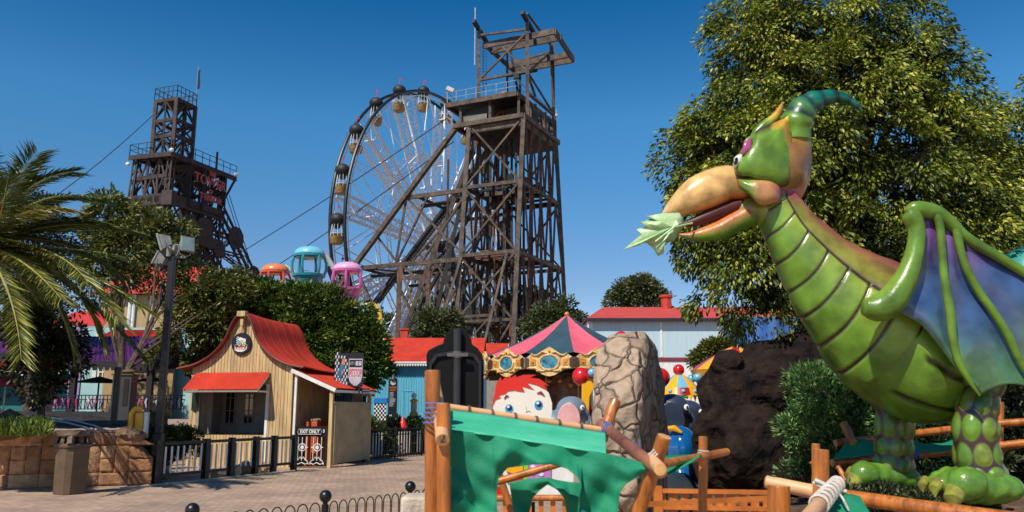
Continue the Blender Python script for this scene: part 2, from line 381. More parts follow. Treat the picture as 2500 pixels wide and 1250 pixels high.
# ------------------------------------------------------------------ stone retaining wall left
def block_wall():
    t = thing('stone_wall', (wl0.x, wl0.y, 0), 'low retaining wall of tan stone blocks behind the litter bin', 'wall')
    core = MB(); d = wl1-wl0; L = d.length; d.normalize(); n = V(d.y*-1, d.x, 0)
    Z = 1.2; xe0 = L-1.62*.36; xe1 = L
    top = lambda s: Z if s < L-.62 else Z-.62*(s-(L-.62))/.62*.95
    pt = lambda s, z, o=0: wl0+d*s+n*o+V(0,0,z)
    core.prism([pt(0,0,.02), pt(L,0,.02), pt(L,top(L)-.02,.02), pt(L-.62,Z-.02,.02), pt(0,Z-.02,.02)], n*.36)
    core.build('mortar_core', mat('mortar', (96,70,50), .95, .2, 10, .5, 30), t)
    rnd = random.Random(3); u = .3; S = MB(); grid_w = int(L/u)+1; rows = 4; occ = set(); k = 0; cols = []
    for r in range(rows):
        for c in range(grid_w):
            if (r,c) in occ: continue
            w_, h_ = rnd.choice([(1,1),(2,1),(1,2),(2,1),(2,2),(1,1),(3,1),(1,2)])
            while w_ > 1 and any((r,c+i) in occ for i in range(w_)): w_ -= 1
            while h_ > 1 and (r+h_ > rows or any((r+j,c+i) in occ for i in range(w_) for j in range(h_))): h_ -= 1
            for i in range(w_):
                for j in range(h_): occ.add((r+j,c+i))
            s0 = c*u+.004; s1 = min((c+w_)*u-.004, L); z0 = r*.3+.004; z1 = (r+h_)*.3-.004
            if s0 >= s1-.03: continue
            z1a = min(z1, top(s0)); z1b = min(z1, top(s1))
            if z1a <= z0+.03: continue
            if z1b <= z0+.02: z1b = z0+.02
            pr = rnd.uniform(.0,.035); nn = 9; base = len(S.v)
            vs = []
            for b in range(nn+1):
                for a in range(nn+1):
                    fa, fb = a/nn, b/nn; s_ = s0+(s1-s0)*fa; zz = z0+((z1a+(z1b-z1a)*fa)-z0)*fb
                    edge = min(fa,1-fa,fb,1-fb)*nn
                    o = .012 if edge < .5 else -.008-pr*.5-.008*rnd.random()
                    jx = rnd.uniform(-.009,.009)
                    vs.append(pt(s_+jx, zz+rnd.uniform(-.008,.008), o))
            fs = [(b*(nn+1)+a, b*(nn+1)+a+1, (b+1)*(nn+1)+a+1, (b+1)*(nn+1)+a) for b in range(nn) for a in range(nn)]
            S.add(vs, fs)
            tone = rnd.uniform(.78,1.15); base_c = lin(rnd.choice([(186,136,94),(172,122,82),(196,152,112),(164,122,90)]))
            cols += [[x*tone for x in base_c]]*len(vs)
    S.build('stone_facing', vcol('sandstone', .9, 0, .7, 25, nscale=7, nvar=.4), t, smooth=60, cols=cols)
    cap = MB(); cap.prism([pt(0,Z,-.03), pt(L-.64,Z,-.03), pt(L-.64,Z,.4), pt(0,Z,.4)], (0,0,.035)); cap.build('coping', mat('coping', (150,118,88), .9, .25, 6, .5, 25), t)
block_wall()

# ------------------------------------------------------------------ litter bin
def litter_bin():
    b = G(168,1209); b = V(b.x*(b.y+.25)/b.y, b.y+.25, 0)
    t = thing('litter_bin', b, 'brown hooded litter bin with tapered square body in front of the stone wall', 'litter bin')
    M = Matrix.Translation(b) @ Matrix.Rotation(R_(-28),4,'Z')
    BR = mat('bin_plastic', (100,80,60), .5, .18, 2.5, .25, 30, c2=(82,66,50))
    def oct_(hw, ch, z): return [V(*p) for p in ((-hw+ch,-hw,z),(hw-ch,-hw,z),(hw,-hw+ch,z),(hw,hw-ch,z),(hw-ch,hw,z),(-hw+ch,hw,z),(-hw,hw-ch,z),(-hw,-hw+ch,z))]
    def rings(spec):
        m = MB(); vs = []
        for hw, ch, z in spec: vs += [M @ p for p in oct_(hw, ch, z)]
        fs = [(i*8+j, i*8+(j+1) % 8, (i+1)*8+(j+1) % 8, (i+1)*8+j) for i in range(len(spec)-1) for j in range(8)]
        return m.add(vs, fs+[tuple(range(7,-1,-1)), tuple((len(spec)-1)*8+j for j in range(8))])
    rings([(.245,.09,0),(.25,.09,.03),(.265,.1,.93)]).build('body', BR, t, bevel=.008)
    rings([(.285,.1,.93),(.30,.1,.945),(.30,.1,1.0),(.28,.1,1.015)]).build('rim', BR, t, bevel=.006)
    rings([(.2,.08,1.015),(.2,.08,1.16)]).build('inner_liner', mat('bin_dark', (26,22,20), .8), t)
    for sx,sy,w_ in ((-1,-1,.1),(-1,1,.1),(1,-1,.1),(1,1,.1),(0,-1,.07),(0,1,.07),(-1,0,.07),(1,0,.07)):
        h = MB(); h.bar(M @ V(sx*.245,sy*.245,1.01), M @ V(sx*.215,sy*.215,1.17), w_); h.build('hood_pillar', BR, t)
    rings([(.305,.11,1.16),(.31,.11,1.2),(.24,.09,1.27),(.1,.05,1.285)]).build('hood', BR, t, bevel=.008)
litter_bin()

# ------------------------------------------------------------------ flood light mast
def light_mast():
    b = G(378,1181); top = zp(628, b.y)
    t = thing('light_mast', b, 'tall black square mast carrying four old grey floodlights', 'light mast')
    BK = mat('black_paint', (24,24,27), .45, .2, 3)
    m = MB(); m.box(b.x-.105,b.x+.105,b.y-.105,b.y+.105,0,1.15); m.build('base_sleeve', BK, t, bevel=.01)
    m = MB(); m.box(b.x-.075,b.x+.075,b.y-.075,b.y+.075,1.15,top); m.build('pole', BK, t, bevel=.01)
    m = MB(); m.bar((b.x-.28,b.y-.02,top),(b.x+.3,b.y+.02,top),.06); m.bar((b.x-.3,b.y-.1,top-.22),(b.x+.05,b.y,top-.15),.05); m.build('cross_arm', BK, t)
    GY = mat('flood_housing', (150,152,146), .5, .2, 5, .1); GL = mat('flood_glass', (150,172,164), .12, .15, 3, coat=.6)
    for k,(dx,dz,yaw,pit,s) in enumerate(((-.22,.36,200,18,1.15),(.32,.30,-38,-8,1.0),(-.3,-.05,175,-24,.9),(-.02,.22,100,5,.75))):
        c = b+V(dx,-.06+.04*k,top-0+dz)
        M = Matrix.Translation(c) @ Matrix.Rotation(R_(yaw),4,'Z') @ Matrix.Rotation(R_(pit),4,'Y') @ Matrix.Diagonal((s,s,s,1))
        h = MB(); vs = [M @ V(*p) for p in ((.06,-.16,-.17),(.06,.16,-.17),(.06,.16,.17),(.06,-.16,.17),(-.16,-.08,-.09),(-.16,.08,-.09),(-.16,.08,.09),(-.16,-.08,.09))]
        h.add(vs, [(0,1,2,3),(7,6,5,4),(0,4,5,1),(1,5,6,2),(2,6,7,3),(3,7,4,0)]); h.box(.06,.1,-.18,.18,-.19,.19,M=M)
        f = h.build('floodlight', GY, t, bevel=.006)
        g = MB(); g.box(.1,.106,-.155,.155,-.165,.165,M=M); g.build('glass', GL, f)
        y = MB(); y.tube([M @ V(-.03,-.19,0), M @ V(-.06,-.14,-.22), M @ V(-.03,0,-.3), M @ V(-.06,.14,-.22), M @ V(-.03,.19,0)], .014*s, 6); y.bar(M @ V(-.03,0,-.3), (c.x*.7+b.x*.3, b.y, top), .05); y.build('bracket', GY, f)
    g = MB(); g.lathe((b.x-.06,b.y-.1,top+.0),[(.055,0),(.06,.12),(.07,.2),(.03,.25)],12); g.build('junction_box', GY, t)
light_mast()

# ------------------------------------------------------------------ picket fence in front of the kiosk
BLK = mat('fence_black', (22,22,24), .5, .2, 4); WHT = mat('white_paint', (226,224,216), .5, .08, 5, .1)
def picket_fence():
    a = G(384,1186); b = G(716,1150); t = thing('picket_fence', a, 'low fence with black posts and rails and white pickets in front of the kiosk', 'fence')
    d = b-a; L = d.length; dn = d.normalized(); n = V(-dn.y,dn.x,0)
    posts = [.0,.30,.48,.67,.82,1.0]
    pp = [a.lerp(b,s) for s in posts]
    for i,p in enumerate(pp):
        w_ = .14 if i else .1
        m = MB(); m.box(-w_/2,w_/2,-w_/2,w_/2,0,1.0,M=Matrix.Translation(p) @ Matrix.Rotation(math.atan2(dn.y,dn.x),4,'Z')); m.build('post', BLK, t, bevel=.006)
    for i in range(5):
        p,q = pp[i]+dn*.08, pp[i+1]-dn*.08
        m = MB(); m.bar(p+V(0,0,.93),q+V(0,0,.93),.09,.07); m.build('rail', BLK, t)
        m = MB(); m.bar(p+V(0,0,.22),q+V(0,0,.22),.05,.07); m.build('rail', BLK, t)
        k = max(4,int((q-p).length/.17))
        for j in range(k):
            c = p.lerp(q,(j+.5)/k)
            m = MB(); m.bar(c+n*.0+V(0,0,.25), c+V(0,0,.86),.045,.02,up=n); m.build('picket', WHT, t)
picket_fence()
rnd = random.Random(5)
ROCK = mat('pale_rock', (176,148,112), .9, .3, 4, .8, 12)
def rock(px, py, s, label, Y=None, m=ROCK, z=0, sc=(1,1,1), seed=0, name='rock', grp=None):
    p = G(px,py,z) if Y is None else V(P(px,py,Y).x, Y, z)
    rr = random.Random(seed); mb = MB(); mb.ball((0,0,0),1,14,10)
    fr = [(rr.uniform(-1,1),rr.uniform(-1,1),rr.uniform(-1,1),rr.uniform(.75,1.0)) for _ in range(16)]
    vs = []
    for v in mb.v:
        q = V(*v)
        for (x,y,zz,dd) in fr:
            nn = V(x,y,zz).normalized(); dp = q.dot(nn)
            if dp > dd*.85: q -= nn*(dp-dd*.85)
        vs.append(tuple(V(q.x*s*sc[0], q.y*s*sc[1], q.z*s*sc[2])+p+V(0,0,s*sc[2]*.6)))
    mb.v = vs; return tag(mb.build(name, m, smooth=28), label, 'rock', grp)
for i,(px,py,s,l) in enumerate(((402,1172,.17,'dark-sided rock under the fence closest to the light mast'),(520,1170,.16,'first pale rock under the picket fence, squarish'),(575,1168,.2,'tan boulder under the fence left of the tallest rock'),(598,1163,.24,'tallest pale boulder under the middle of the picket fence'),(628,1158,.13,'small pale rock between two boulders under the fence'),(644,1156,.18,'rounded boulder under the fence just left of the kiosk corner'))):
    rock(px,py-3,s,l,seed=i,grp='rocks under the picket fence')

# ------------------------------------------------------------------ kiosk
TAN = mat('tan_boards', (204,172,122), .75, .2, 2.5, .25, 20, stretch=(3,3,.4)); TAND = mat('board_gap', (92,74,48), .9)
RED = mat('red_roof', (192,58,38), .75, .14, 1.6, .15, 14, spec=.25); MAROON = mat('maroon_edge', (96,40,34), .6)
CREAM = mat('grey_boards', (150,140,126), .7, .1, 4, .2, 20)
DARK = mat('dark_interior', (30,24,20), .8, .3, 2)
GLASS = mat('dark_glass', (22,24,28), .08, .2, 1, coat=.5)
YAW = R_(-12); HO = V((584-1250)/2000*.983*25.6, 25.6, 0); MH = Matrix.Translation(HO) @ Matrix.Rotation(YAW,4,'Z') @ Matrix.Diagonal((1.1,1.1,1.065,1))
def H(x,y,z): return MH @ V(x,y,z)
PR = [(.10,4.38),(.3,4.12),(.46,3.72),(.66,3.42),(1.0,3.12),(1.45,2.9),(1.95,2.8)]
def prz(x):
    x = abs(x)
    if x <= PR[0][0]: return PR[0][1]
    for (a,b),(c,d) in zip(PR,PR[1:]):
        if x <= c: return b+(d-b)*(x-a)/(c-a)
    return PR[-1][1]
def boards(m, x0, x1, zb, zt, y, pitch=.1, fix='y', th=.02, mi=0):
    n = max(1, round((x1-x0)/pitch)); p = (x1-x0)/n
    for i in range(n):
        a = x0+i*p+.006; b = x0+(i+1)*p-.006
        if fix == 'y': pts = [H(a,y,zb),H(b,y,zb),H(b,y,zt(b)),H(a,y,zt(a))]; vec = H(0,th,0)-H(0,0,0)
        else: pts = [H(y,a,zb),H(y,b,zb),H(y,b,zt(b)),H(y,a,zt(a))]; vec = H(-th,0,0)-H(0,0,0)
        m.prism(pts, vec, mi)
def kiosk():
    t = thing('kiosk', HO, 'tan boarded kiosk with flared red roof, red awning and a round black badge', 'kiosk')
    X = 1.55; OX0,OX1,OZ0,OZ1 = -1.23,.83,.88,2.3; D = 2.95
    m = MB(); zt = lambda x: prz(x)-.07
    boards(m,-X,OX0,.0,zt,0); boards(m,OX1,X,.0,zt,0); boards(m,OX0,OX1,OZ1,zt,0); boards(m,OX0,OX1,0,lambda x: OZ0,0)
    boards(m,0,D,0,lambda y: 2.74,X,fix='x'); boards(m,0,D,0,lambda y: 2.74,-X+.02,fix='x')
    m.build('wall', TAN, t, smooth=0)
    m = MB()
    for (a,b,z0,z1) in ((-X,OX0,0,2.7),(OX1,X,0,2.7),(OX0,OX1,OZ1,2.7),(OX0,OX1,0,OZ0)): m.box(a,b,.022,.06,z0,z1,M=MH)
    m.prism([H(x,.022,prz(x)-.09) for x in [-1.5,-1,-.66,-.46,-.3,-.1,.1,.3,.46,.66,1,1.5]]+[H(1.5,.022,2.7),H(-1.5,.022,2.7)], H(0,.04,0)-H(0,0,0))
    m.box(X-.06,X-.022,.06,D,0,2.7,M=MH); m.box(-X+.022,-X+.06,.06,D,0,2.7,M=MH); m.box(-X,X,D,D+.05,0,2.75,M=MH)
    m.build('wall_lining', TAND, t, smooth=0)
    m = MB(); m.box(X-.03,X+.04,-.03,.04,0,2.72,M=MH); m.build('corner_board', TAN, t)
    # curved roof sheets
    prof = [(-x,z) for x,z in reversed(PR)]+PR; pr = catmull(prof, 60)
    R = MB()
    def rf(o):
        def f(u,v):
            i = u*59; j = int(min(i,58)); q = pr[j]*(1-(i-j))+pr[j+1]*(i-j); z = q[1]+o+.006*math.sin(v*90)*0
            dz = -.05*math.sin(v*math.pi)*1.0 - .06*v
            return H(q[0]*(1-.0*v), -.14+(D+.25)*v, z+dz)
        return f
    nu,nv = 60,30; base = len(R.v)
    R.grid(rf(.02),nu,nv); R.grid(rf(-.02),nu,nv)
    for j in (0,nv-1):
        for i in range(nu-1): R.f.append((j*nu+i,j*nu+i+1,nu*nv+j*nu+i+1,nu*nv+j*nu+i)); R.m.append(0)
    for i in (0,nu-1):
        for j in range(nv-1): R.f.append((j*nu+i,(j+1)*nu+i,nu*nv+(j+1)*nu+i,nu*nv+j*nu+i)); R.m.append(0)
    rf_ = R.build('roof', RED, t, smooth=60)
    m = MB(); pts = [H(q[0],-.15,q[1]-.03) for q in pr]; m.tube(pts,.035,6); m.build('barge_edge', MAROON, rf_)
    m = MB(); m.box(-.13,.13,-.22,-.05,4.27,4.43,M=MH); m.box(-.05,.05,-.16,-.02,4.0,4.2,M=MH); m.build('ridge_block', TAN, rf_, bevel=.01)
    m = MB()
    for k in range(6):
        y = .3+k*.5; m.tube([H(q[0],y,q[1]+.022-.05*math.sin((y+.14)/3.2*math.pi)-.06*(y+.14)/3.2) for q in pr[33:]],.008,4)
    m.build('sheet_joint', RED, rf_)
    # badge
    bc = H(-.02,-.045,3.49); Mb = plane_M(bc, H(1,0,0)-H(0,0,0)); r = .34; Mb = Mb @ Matrix.Scale(1.1,4)
    m = MB(); n_ = V(Mb[0][2],Mb[1][2],Mb[2][2]).normalized(); m.lathe(bc,[(r,-.03),(r,.015),(r-.012,.03)],40,M=plane_M((0,0,0),H(1,0,0)-H(0,0,0)).to_3x3().to_4x4()); bd = m.build('badge', mat('badge_black',(26,22,30),.4), t)
    def flat(m, pts, o, mi=0): m.prism([Mb @ V(x,y,o) for x,y in pts], n_*.004, mi)
    W_ = MATS['white_paint']; PK = mat('sign_red',(196,36,60),.5); LB = mat('sign_blue',(90,170,200),.5); YL = mat('sign_yellow',(222,190,70),.5)
    m = MB(); flat(m,[(-.15,-.02),(.14,-.02),(.14,.13),(.05,.15),(-.06,.19),(-.15,.2)],.031); flat(m,[(-.19,-.03),(.19,-.03),(.19,-.14),(.13,-.2),(.03,-.235),(-.1,-.225),(-.19,-.18)],.031); m.build('shield', W_, bd)
    m = MB()
    for i in range(8):
        for j in range(7):
            x = -.15+i*.036; y = -.01+j*.03
            if (i+j) % 2 == 0 and not (2 <= i <= 6 and 1 <= j <= 4) and y+.03 < (.2-.0*i if i < 3 else .17-.01*i): flat(m,[(x,y),(x+.03,y),(x+.03,y+.025),(x,y+.025)],.036)
    flat(m,[(-.18,-.035),(.18,-.035),(.18,-.085),(-.18,-.085)],.036); m.build('checks', MATS['badge_black'], bd)
    m = MB(); flat(m,[(-.1,0),(-.03,-.01),(.0,.04),(-.02,.09),(-.08,.09),(-.11,.05)],.0365); m.build('emblem', LB, bd)
    m = MB(); flat(m,[(-.03,.05),(.04,.03),(.08,.07),(.05,.11),(0,.1)],.0375); flat(m,[(-.08,-.045),(-.01,-.045),(-.01,-.075),(-.08,-.075)],.0415); flat(m,[(.04,-.045),(.14,-.045),(.14,-.075),(.04,-.075)],.0415); m.build('emblem', YL, bd)
    text_mb('PITSTOP', Mb @ Matrix.Translation((0,-.135,.037)), .115, .002, .004, sx=.78).build('lettering', PK, bd)
    # awning of corrugated sheet
    A = MB()
    def aw(o):
        return lambda u,v: H(-1.4+2.3*u, -.02-.62*v, 2.66-.5*v+o+.014*math.sin(u*2*math.pi*31))
    A.grid(aw(0),190,4); A.grid(aw(-.006),190,4); an = A.build('awning', RED, t, smooth=80)
    m = MB(); m.bar(H(-1.38,-.6,2.11),H(.88,-.6,2.11),.05,.06); m.build('awning_beam', CREAM, an)
    for x in (-1.36,.86):
        m = MB(); m.bar(H(x,-.02,2.58),H(x,-.6,2.12),.03,.05); m.bar(H(x,-.02,2.1),H(x,-.6,2.1),.03,.05); m.build('awning_bracket', WHT, an)
    # opening frame and interior
    m = MB(); m.box(OX1-.03,OX1+.05,-.02,.1,0,OZ1+.02,M=MH); m.build('opening_post', WHT, t, bevel=.005)
    m = MB(); m.box(OX0-.08,OX0+.0,-.015,.14,.0,2.3,M=MH); m.box(OX0,OX0+.2,.3,.35,.0,2.3,M=MH); m.build('opening_post', CREAM, t)
    m = MB(); m.box(OX0,.36,1.1,1.14,.9,2.6,M=MH); m.box(.36,.5,.95,1.2,.0,2.6,M=MH); m.box(OX0,OX0+.03,.14,1.1,.9,2.6,M=MH); iw = m.build('inner_wall', CREAM, t)
    for x in (-.92,-.32):
        f = MB(); 
        for (a,b,c,d) in ((x-.17,x-.13,1.15,2.35),(x+.13,x+.17,1.15,2.35),(x-.13,x+.13,1.15,1.2),(x-.13,x+.13,2.3,2.35),(x-.015,x+.015,1.2,2.3),(x-.13,x+.13,1.55,1.58),(x-.13,x+.13,1.93,1.96)): f.box(a,b,1.06,1.095,c,d,M=MH)
        fo = f.build('sash_window', CREAM, t); g = MB(); g.box(x-.13,x+.13,1.08,1.09,1.2,2.3,M=MH); g.build('pane', GLASS, fo)
    m = MB(); m.box(OX0,OX1,.12,1.1,.55,.9,M=MH); m.build('counter', DARK, t)
    m = MB(); m.box(.5,OX1,.5,.95,.86,.97,M=MH); m.build('teal_crate', mat('teal_dark',(30,90,98),.6), t)
    m = MB(); m.box(-X,X,D-.3,D-.25,0,2.7,M=MH); m.box(-X,X,.06,D,2.62,2.66,M=MH); m.build('room_lining', DARK, t)
    # a few goods glinting inside
    gm = MB(); rr = random.Random(2)
    for k in range(22):
        x = rr.uniform(.53,.8); z = rr.uniform(1.2,2.15); gm.ball(H(x,1.6+rr.uniform(-.2,.2),z), rr.uniform(.02,.05),8,6)
    gm.build('hanging_goods', mat('goods',(176,140,110),.4,.5,6,c2=(70,40,60)), t)
    # green shutter cloth left
    m = MB(); m.grid(lambda u,v: H(-1.46+.2*u, -.05+.02*math.sin(u*9), 2.12-.55*v), 8, 5); m.build('hanging_cloth', mat('dark_green_cloth',(20,40,30),.8), t)
    # lean-to on the right
    LX0,LX1 = 1.6,2.86; L = MB()
    L.grid(lambda u,v: H(LX0+(LX1+.06-LX0)*v, -.1+2.95*u, 2.76-.56*v+.012*math.sin(u*2*math.pi*44)), 260, 4)
    L.grid(lambda u,v: H(LX0+(LX1+.06-LX0)*v, -.1+2.95*u, 2.75-.56*v-.004+.012*math.sin(u*2*math.pi*44)), 260, 4)
    lr = L.build('lean_to_roof', RED, t, smooth=80)
    m = MB(); m.bar(H(LX0-.02,-.12,2.70),H(LX1+.05,-.12,2.13),.04,.11); m.bar(H(LX1+.03,-.12,2.11),H(LX1+.03,2.85,2.11),.03,.08); m.build('fascia', WHT, lr)
    for (x,y,mm,w_) in ((1.70,-.02,WHT,.07),(2.76,0,TAN,.1),(2.76,2.75,TAN,.1)):
        m = MB(); m.box(x-w_/2,x+w_/2,y-w_/2,y+w_/2,0,2.72 if x < 2 else 2.13,M=MH); m.build('lean_to_post', mm, t, bevel=.006)
    m = MB(); m.box(1.62,2.7,2.6,2.64,.0,2.3,M=MH)
    m.build('lean_to_back', mat('brown_board',(66,52,42),.8,.2,4), t)
    m = MB(); m.box(1.72,2.28,2.55,2.59,1.25,2.1,M=MH); pic = m.build('painted_panel', mat('blue_panel',(70,130,180),.5,.3,6), t)
    m = MB()
    for i in range(7): m.box(1.73+i*.09,1.745+i*.09,2.5,2.52,1.2,2.15,M=MH)
    for z in (1.22,1.65,2.12): m.box(1.72,2.28,2.5,2.52,z,z+.02,M=MH)
    m.build('window_bars', BLK, pic)
    m = MB(); m.box(2.3,2.62,2.5,2.54,.0,2.1,M=MH); m.build('inner_door', CREAM, t)
    # corrugated side screen
    S = MB()
    for o in (0,.012): S.grid(lambda u,v: H(2.83-o+.016*1.6*math.sin(u*2*math.pi*24), .04+2.65*u, .1+1.68*v), 340, 3)
    S.build('side_screen', mat('tan_sheet',(178,160,122),.5,.12,2,.1), t, smooth=80)
    m = MB(); m.bar(H(2.83,0,1.8),H(2.83,2.7,1.8),.05,.04); m.build('screen_cap', CREAM, t)
    # orange counter inside lean-to
    m = MB(); m.box(1.75,2.1,.55,1.3,0,1.25,M=MH); m.build('orange_counter', mat('orange_laminate',(196,84,26),.4,.15,3), t, bevel=.01)
    rr = random.Random(9); CL = mat('clutter',(150,130,110),.6,.4,9)
    for k in range(8): m = MB(); m.ball(H(rr.uniform(1.8,2.1),rr.uniform(.6,1.2),1.29),rr.uniform(.04,.08),8,6); m.build('counter_item', CL, t)
    return t
kiosk()
def exit_gate():
    o = H(2.2,-.05,0); t = thing('exit_gate', o, 'black gate with white scrollwork and an EXIT ONLY plate beside the kiosk', 'gate')
    x0,x1 = 1.78,2.68; m = MB()
    for x in (x0,x1): m.box(x-.02,x+.02,-.08,-.04,.06,1.14,M=MH)
    for z in (.07,1.1): m.box(x0,x1,-.075,-.045,z,z+.035,M=MH)
    m.box(x0,x1,-.055,-.05,.07,.2,M=MH); m.box(x0,x1,-.06,-.05,.86,1.1,M=MH)
    n = 8
    for i in range(n): x = x0+(i+.5)*(x1-x0)/n; m.box(x-.008,x+.008,-.07,-.055,.1,.86,M=MH)
    m.build('gate_frame', BLK, t)
    wm = MB()
    def tb(pts, r=.009): wm.tube([H(x,-.1,z) for x,z in pts], r, 6)
    for cx in (2.0,2.44):
        for dx in (-.12,0,.12): tb([(cx+dx,.2),(cx+dx,.84)],.011)
        for rr_ in (.1,): tb([(cx+rr_*math.cos(a*math.pi/8),.56+rr_*math.sin(a*math.pi/8)) for a in range(17)],.013)
        for q in range(4): 
            a = q*math.pi/2; tb([(cx+.1*math.cos(a),.56+.1*math.sin(a)),(cx+.17*math.cos(a),.56+.17*math.sin(a))],.014)
        wm.lathe(H(cx,-.1,.56),[(.055,-.012),(.055,.012)],14,M=Matrix.Rotation(math.pi/2,4,'X'))
        for s in (-1,1):
            tb([(cx,.24),(cx+s*.05,.3),(cx+s*.1,.22),(cx+s*.16,.2),(cx+s*.17,.13),(cx+s*.1,.1),(cx,.15)],.012)
            tb([(cx+s*.16,.12),(cx+s*.2,.1),(cx+s*.19,.17)],.012)
    wm.build('scrollwork', WHT, t)
    m = MB(); m.box(1.88,2.55,-.095,-.08,.9,1.07,M=MH); pl = m.build('plate', BLK, t)
    m = MB(); M = plane_M(H(2.2,-.1,.985), H(1,0,0)-H(0,0,0)) @ Matrix.Scale(1.08,4); text_mb('EXIT ONLY', M, .135, .004, .003, mb=m, sx=.85)
    fr = [(-.33,-.07),(.33,-.07),(.36,0),(.33,.07),(-.33,.07),(-.36,0),(-.33,-.07)]; m.tube([M @ V(x,y,0) for x,y in fr],.006,5)
    text_mb('5', M @ Matrix.Translation((.42,.02,0)), .12, .003, .003, mb=m); m.build('lettering', WHT, pl)
exit_gate()

# ------------------------------------------------------------------ signs right of the kiosk
def race_sign():
    Y = 26.3; a = P(815,945,Y); b = P(888,862,Y); t = thing('race_sign', (a.x+.5,Y,0), 'black board with chequered flag picture and red PITSTOP shield above the tan screen', 'sign')
    K = MATS['badge_black']; m = MB(); m.box(a.x,b.x,Y-.03,Y,a.z,b.z); m.build('board', K, t)
    for fx in (.12,.88):
        m = MB(); x = a.x+(b.x-a.x)*fx; m.box(x-.025,x+.025,Y,Y+.05,a.z-.25,a.z+.4); m.build('post', K, t)
    W = b.x-a.x; Hh = b.z-a.z; F = lambda u,v,o=0: V(a.x+W*u, Y-.033-o, a.z+Hh*v)
    m = MB()
    nx,ny = 9,11
    for i in range(nx):
        for j in range(ny):
            u = .02+i*.05; v = .06+j*.095+.25*(1-i/9)*(.1+.0*j)
            if (i+j) % 2: continue
            if .1 < u < .3 and .25 < v < .75 and i > 2: continue
            if v > 1.02-.03*i: continue
            m.prism([F(u,v),F(u+.045,v+.01),F(u+.045,v+.09),F(u,v+.085)],(0,-.003,0))
    m.build('chequers', mat('pale_grey',(196,200,204),.5), t)
    m = MB(); m.prism([F(u,v) for u,v in ((.12,.35),(.25,.25),(.33,.45),(.34,.7),(.24,.72),(.17,.55))],(0,-.006,0)); m.build('picture', mat('sign_blue2',(40,110,150),.5), t)
    m = MB(); m.prism([F(u,v) for u,v in ((.24,.68),(.32,.64),(.38,.76),(.34,.86),(.27,.82))],(0,-.009,0)); m.prism([F(u,v) for u,v in ((.25,.35),(.33,.4),(.3,.5),(.26,.46))],(0,-.009,0)); m.build('picture', mat('sign_orange',(206,120,60),.5), t)
    sh = [(.5,.83),(.98,.83),(.98,.3),(.93,.14),(.8,.04),(.7,.04),(.56,.14),(.5,.3)]
    m = MB(); m.prism([F(u,v) for u,v in sh],(0,-.004,0)); m.build('shield', mat('sign_grey',(190,184,190),.5), t)
    m = MB(); m.prism([F(.52,.8,.004),F(.96,.8,.004),F(.96,.58,.004),F(.52,.58,.004)],(0,-.003,0)); m.build('shield_band', K, t)
    m = MB(); M = plane_M(F(.74,.69,.008),(1,0,0)); text_mb("LET'S",M @ Matrix.Translation((-.12,0,0)),.13,.002,.0,mb=m,sx=.55); 
    for u in (.74,.85): m.prism([F(u,.63,.008),F(u+.09,.63,.008),F(u+.09,.76,.008),F(u,.76,.008)],(0,-.002,0))
    m.build('lettering', MATS['sign_grey'], t)
    text_mb('PITSTOP', plane_M(F(.74,.40,.006),(1,0,0)), .34, .003, .004, sx=.31).build('lettering', MATS['sign_red'], t)
race_sign()
for (px,pw,py0,py1,lab,wd) in ((820,22,948,966,'small black plate hung under the left end of the race board','PITS'),(893,20,948,966,'small black plate hung under the right end of the race board','RACE')):
    Y = 25.2; a = P(px-pw/2,py1,Y); b = P(px+pw/2,py0,Y); t = thing('hanging_plate',(a.x,Y,a.z),lab,'sign','small black plates under the race board')
    m = MB(); m.box(a.x,b.x,Y-.02,Y,a.z,b.z); m.build('plate', MATS['badge_black'], t, bevel=.004)
    m = MB()
    for r in range(2): 
        for k in range(5): x = a.x+.04+k*.045; m.box(x,x+.032,Y-.026,Y-.021,a.z+.06+r*.08,a.z+.1+r*.08)
    m.build('worn_lettering', mat('worn_grey',(110,104,100),.6), t)
def menu_board():
    Y = 31.4; a = P(947,1020,Y); b = P(971,928,Y); t = thing('rules_board',(a.x,Y,0),'tall narrow black notice board with orange heading and a crest on top','sign')
    K = MATS['badge_black']; m = MB(); m.box(a.x,b.x,Y-.03,Y,a.z,b.z); m.build('board', K, t)
    m = MB(); m.box(a.x+.1,b.x-.1,Y,Y+.06,0,b.z-.2); m.build('post', K, t)
    cx = (a.x+b.x)/2; W = b.x-a.x
    m = MB(); m.lathe((cx,Y-.02,b.z-.02),[(.1,0),(.12,.05),(.07,.13),(.05,.2),(.01,.24)],8); m.build('crest', mat('crest_metal',(60,66,62),.5,.3,9), t)
    m = MB(); m.prism([(cx-.1,Y-.04,b.z-.03),(cx+.1,Y-.04,b.z-.03),(cx+.09,Y-.04,b.z-.15),(cx,Y-.04,b.z-.2),(cx-.09,Y-.04,b.z-.15)],(0,-.004,0)); m.build('shield', MATS['sign_grey'], t)
    m = MB(); text_mb('WARNING',plane_M((cx,Y-.036,b.z-.28),(1,0,0)),.085,.003,.002,mb=m,sx=.7); text_mb('SAFETY',plane_M((cx,Y-.036,b.z-.38),(1,0,0)),.1,.003,.002,mb=m,sx=.7); m.build('lettering', mat('sign_orange2',(214,110,40),.5), t)
    m = MB(); rr = random.Random(4)
    for k in range(13): z = b.z-.47-k*.042; m.box(cx-.12,cx-.12+rr.uniform(.12,.24),Y-.036,Y-.031,z,z+.014)
    for dx in (-.1,-.05): m.box(cx+dx,cx+dx+.03,Y-.036,Y-.031,a.z+.06,a.z+.12)
    m.build('small_print', MATS['pale_grey'], t)
menu_board()
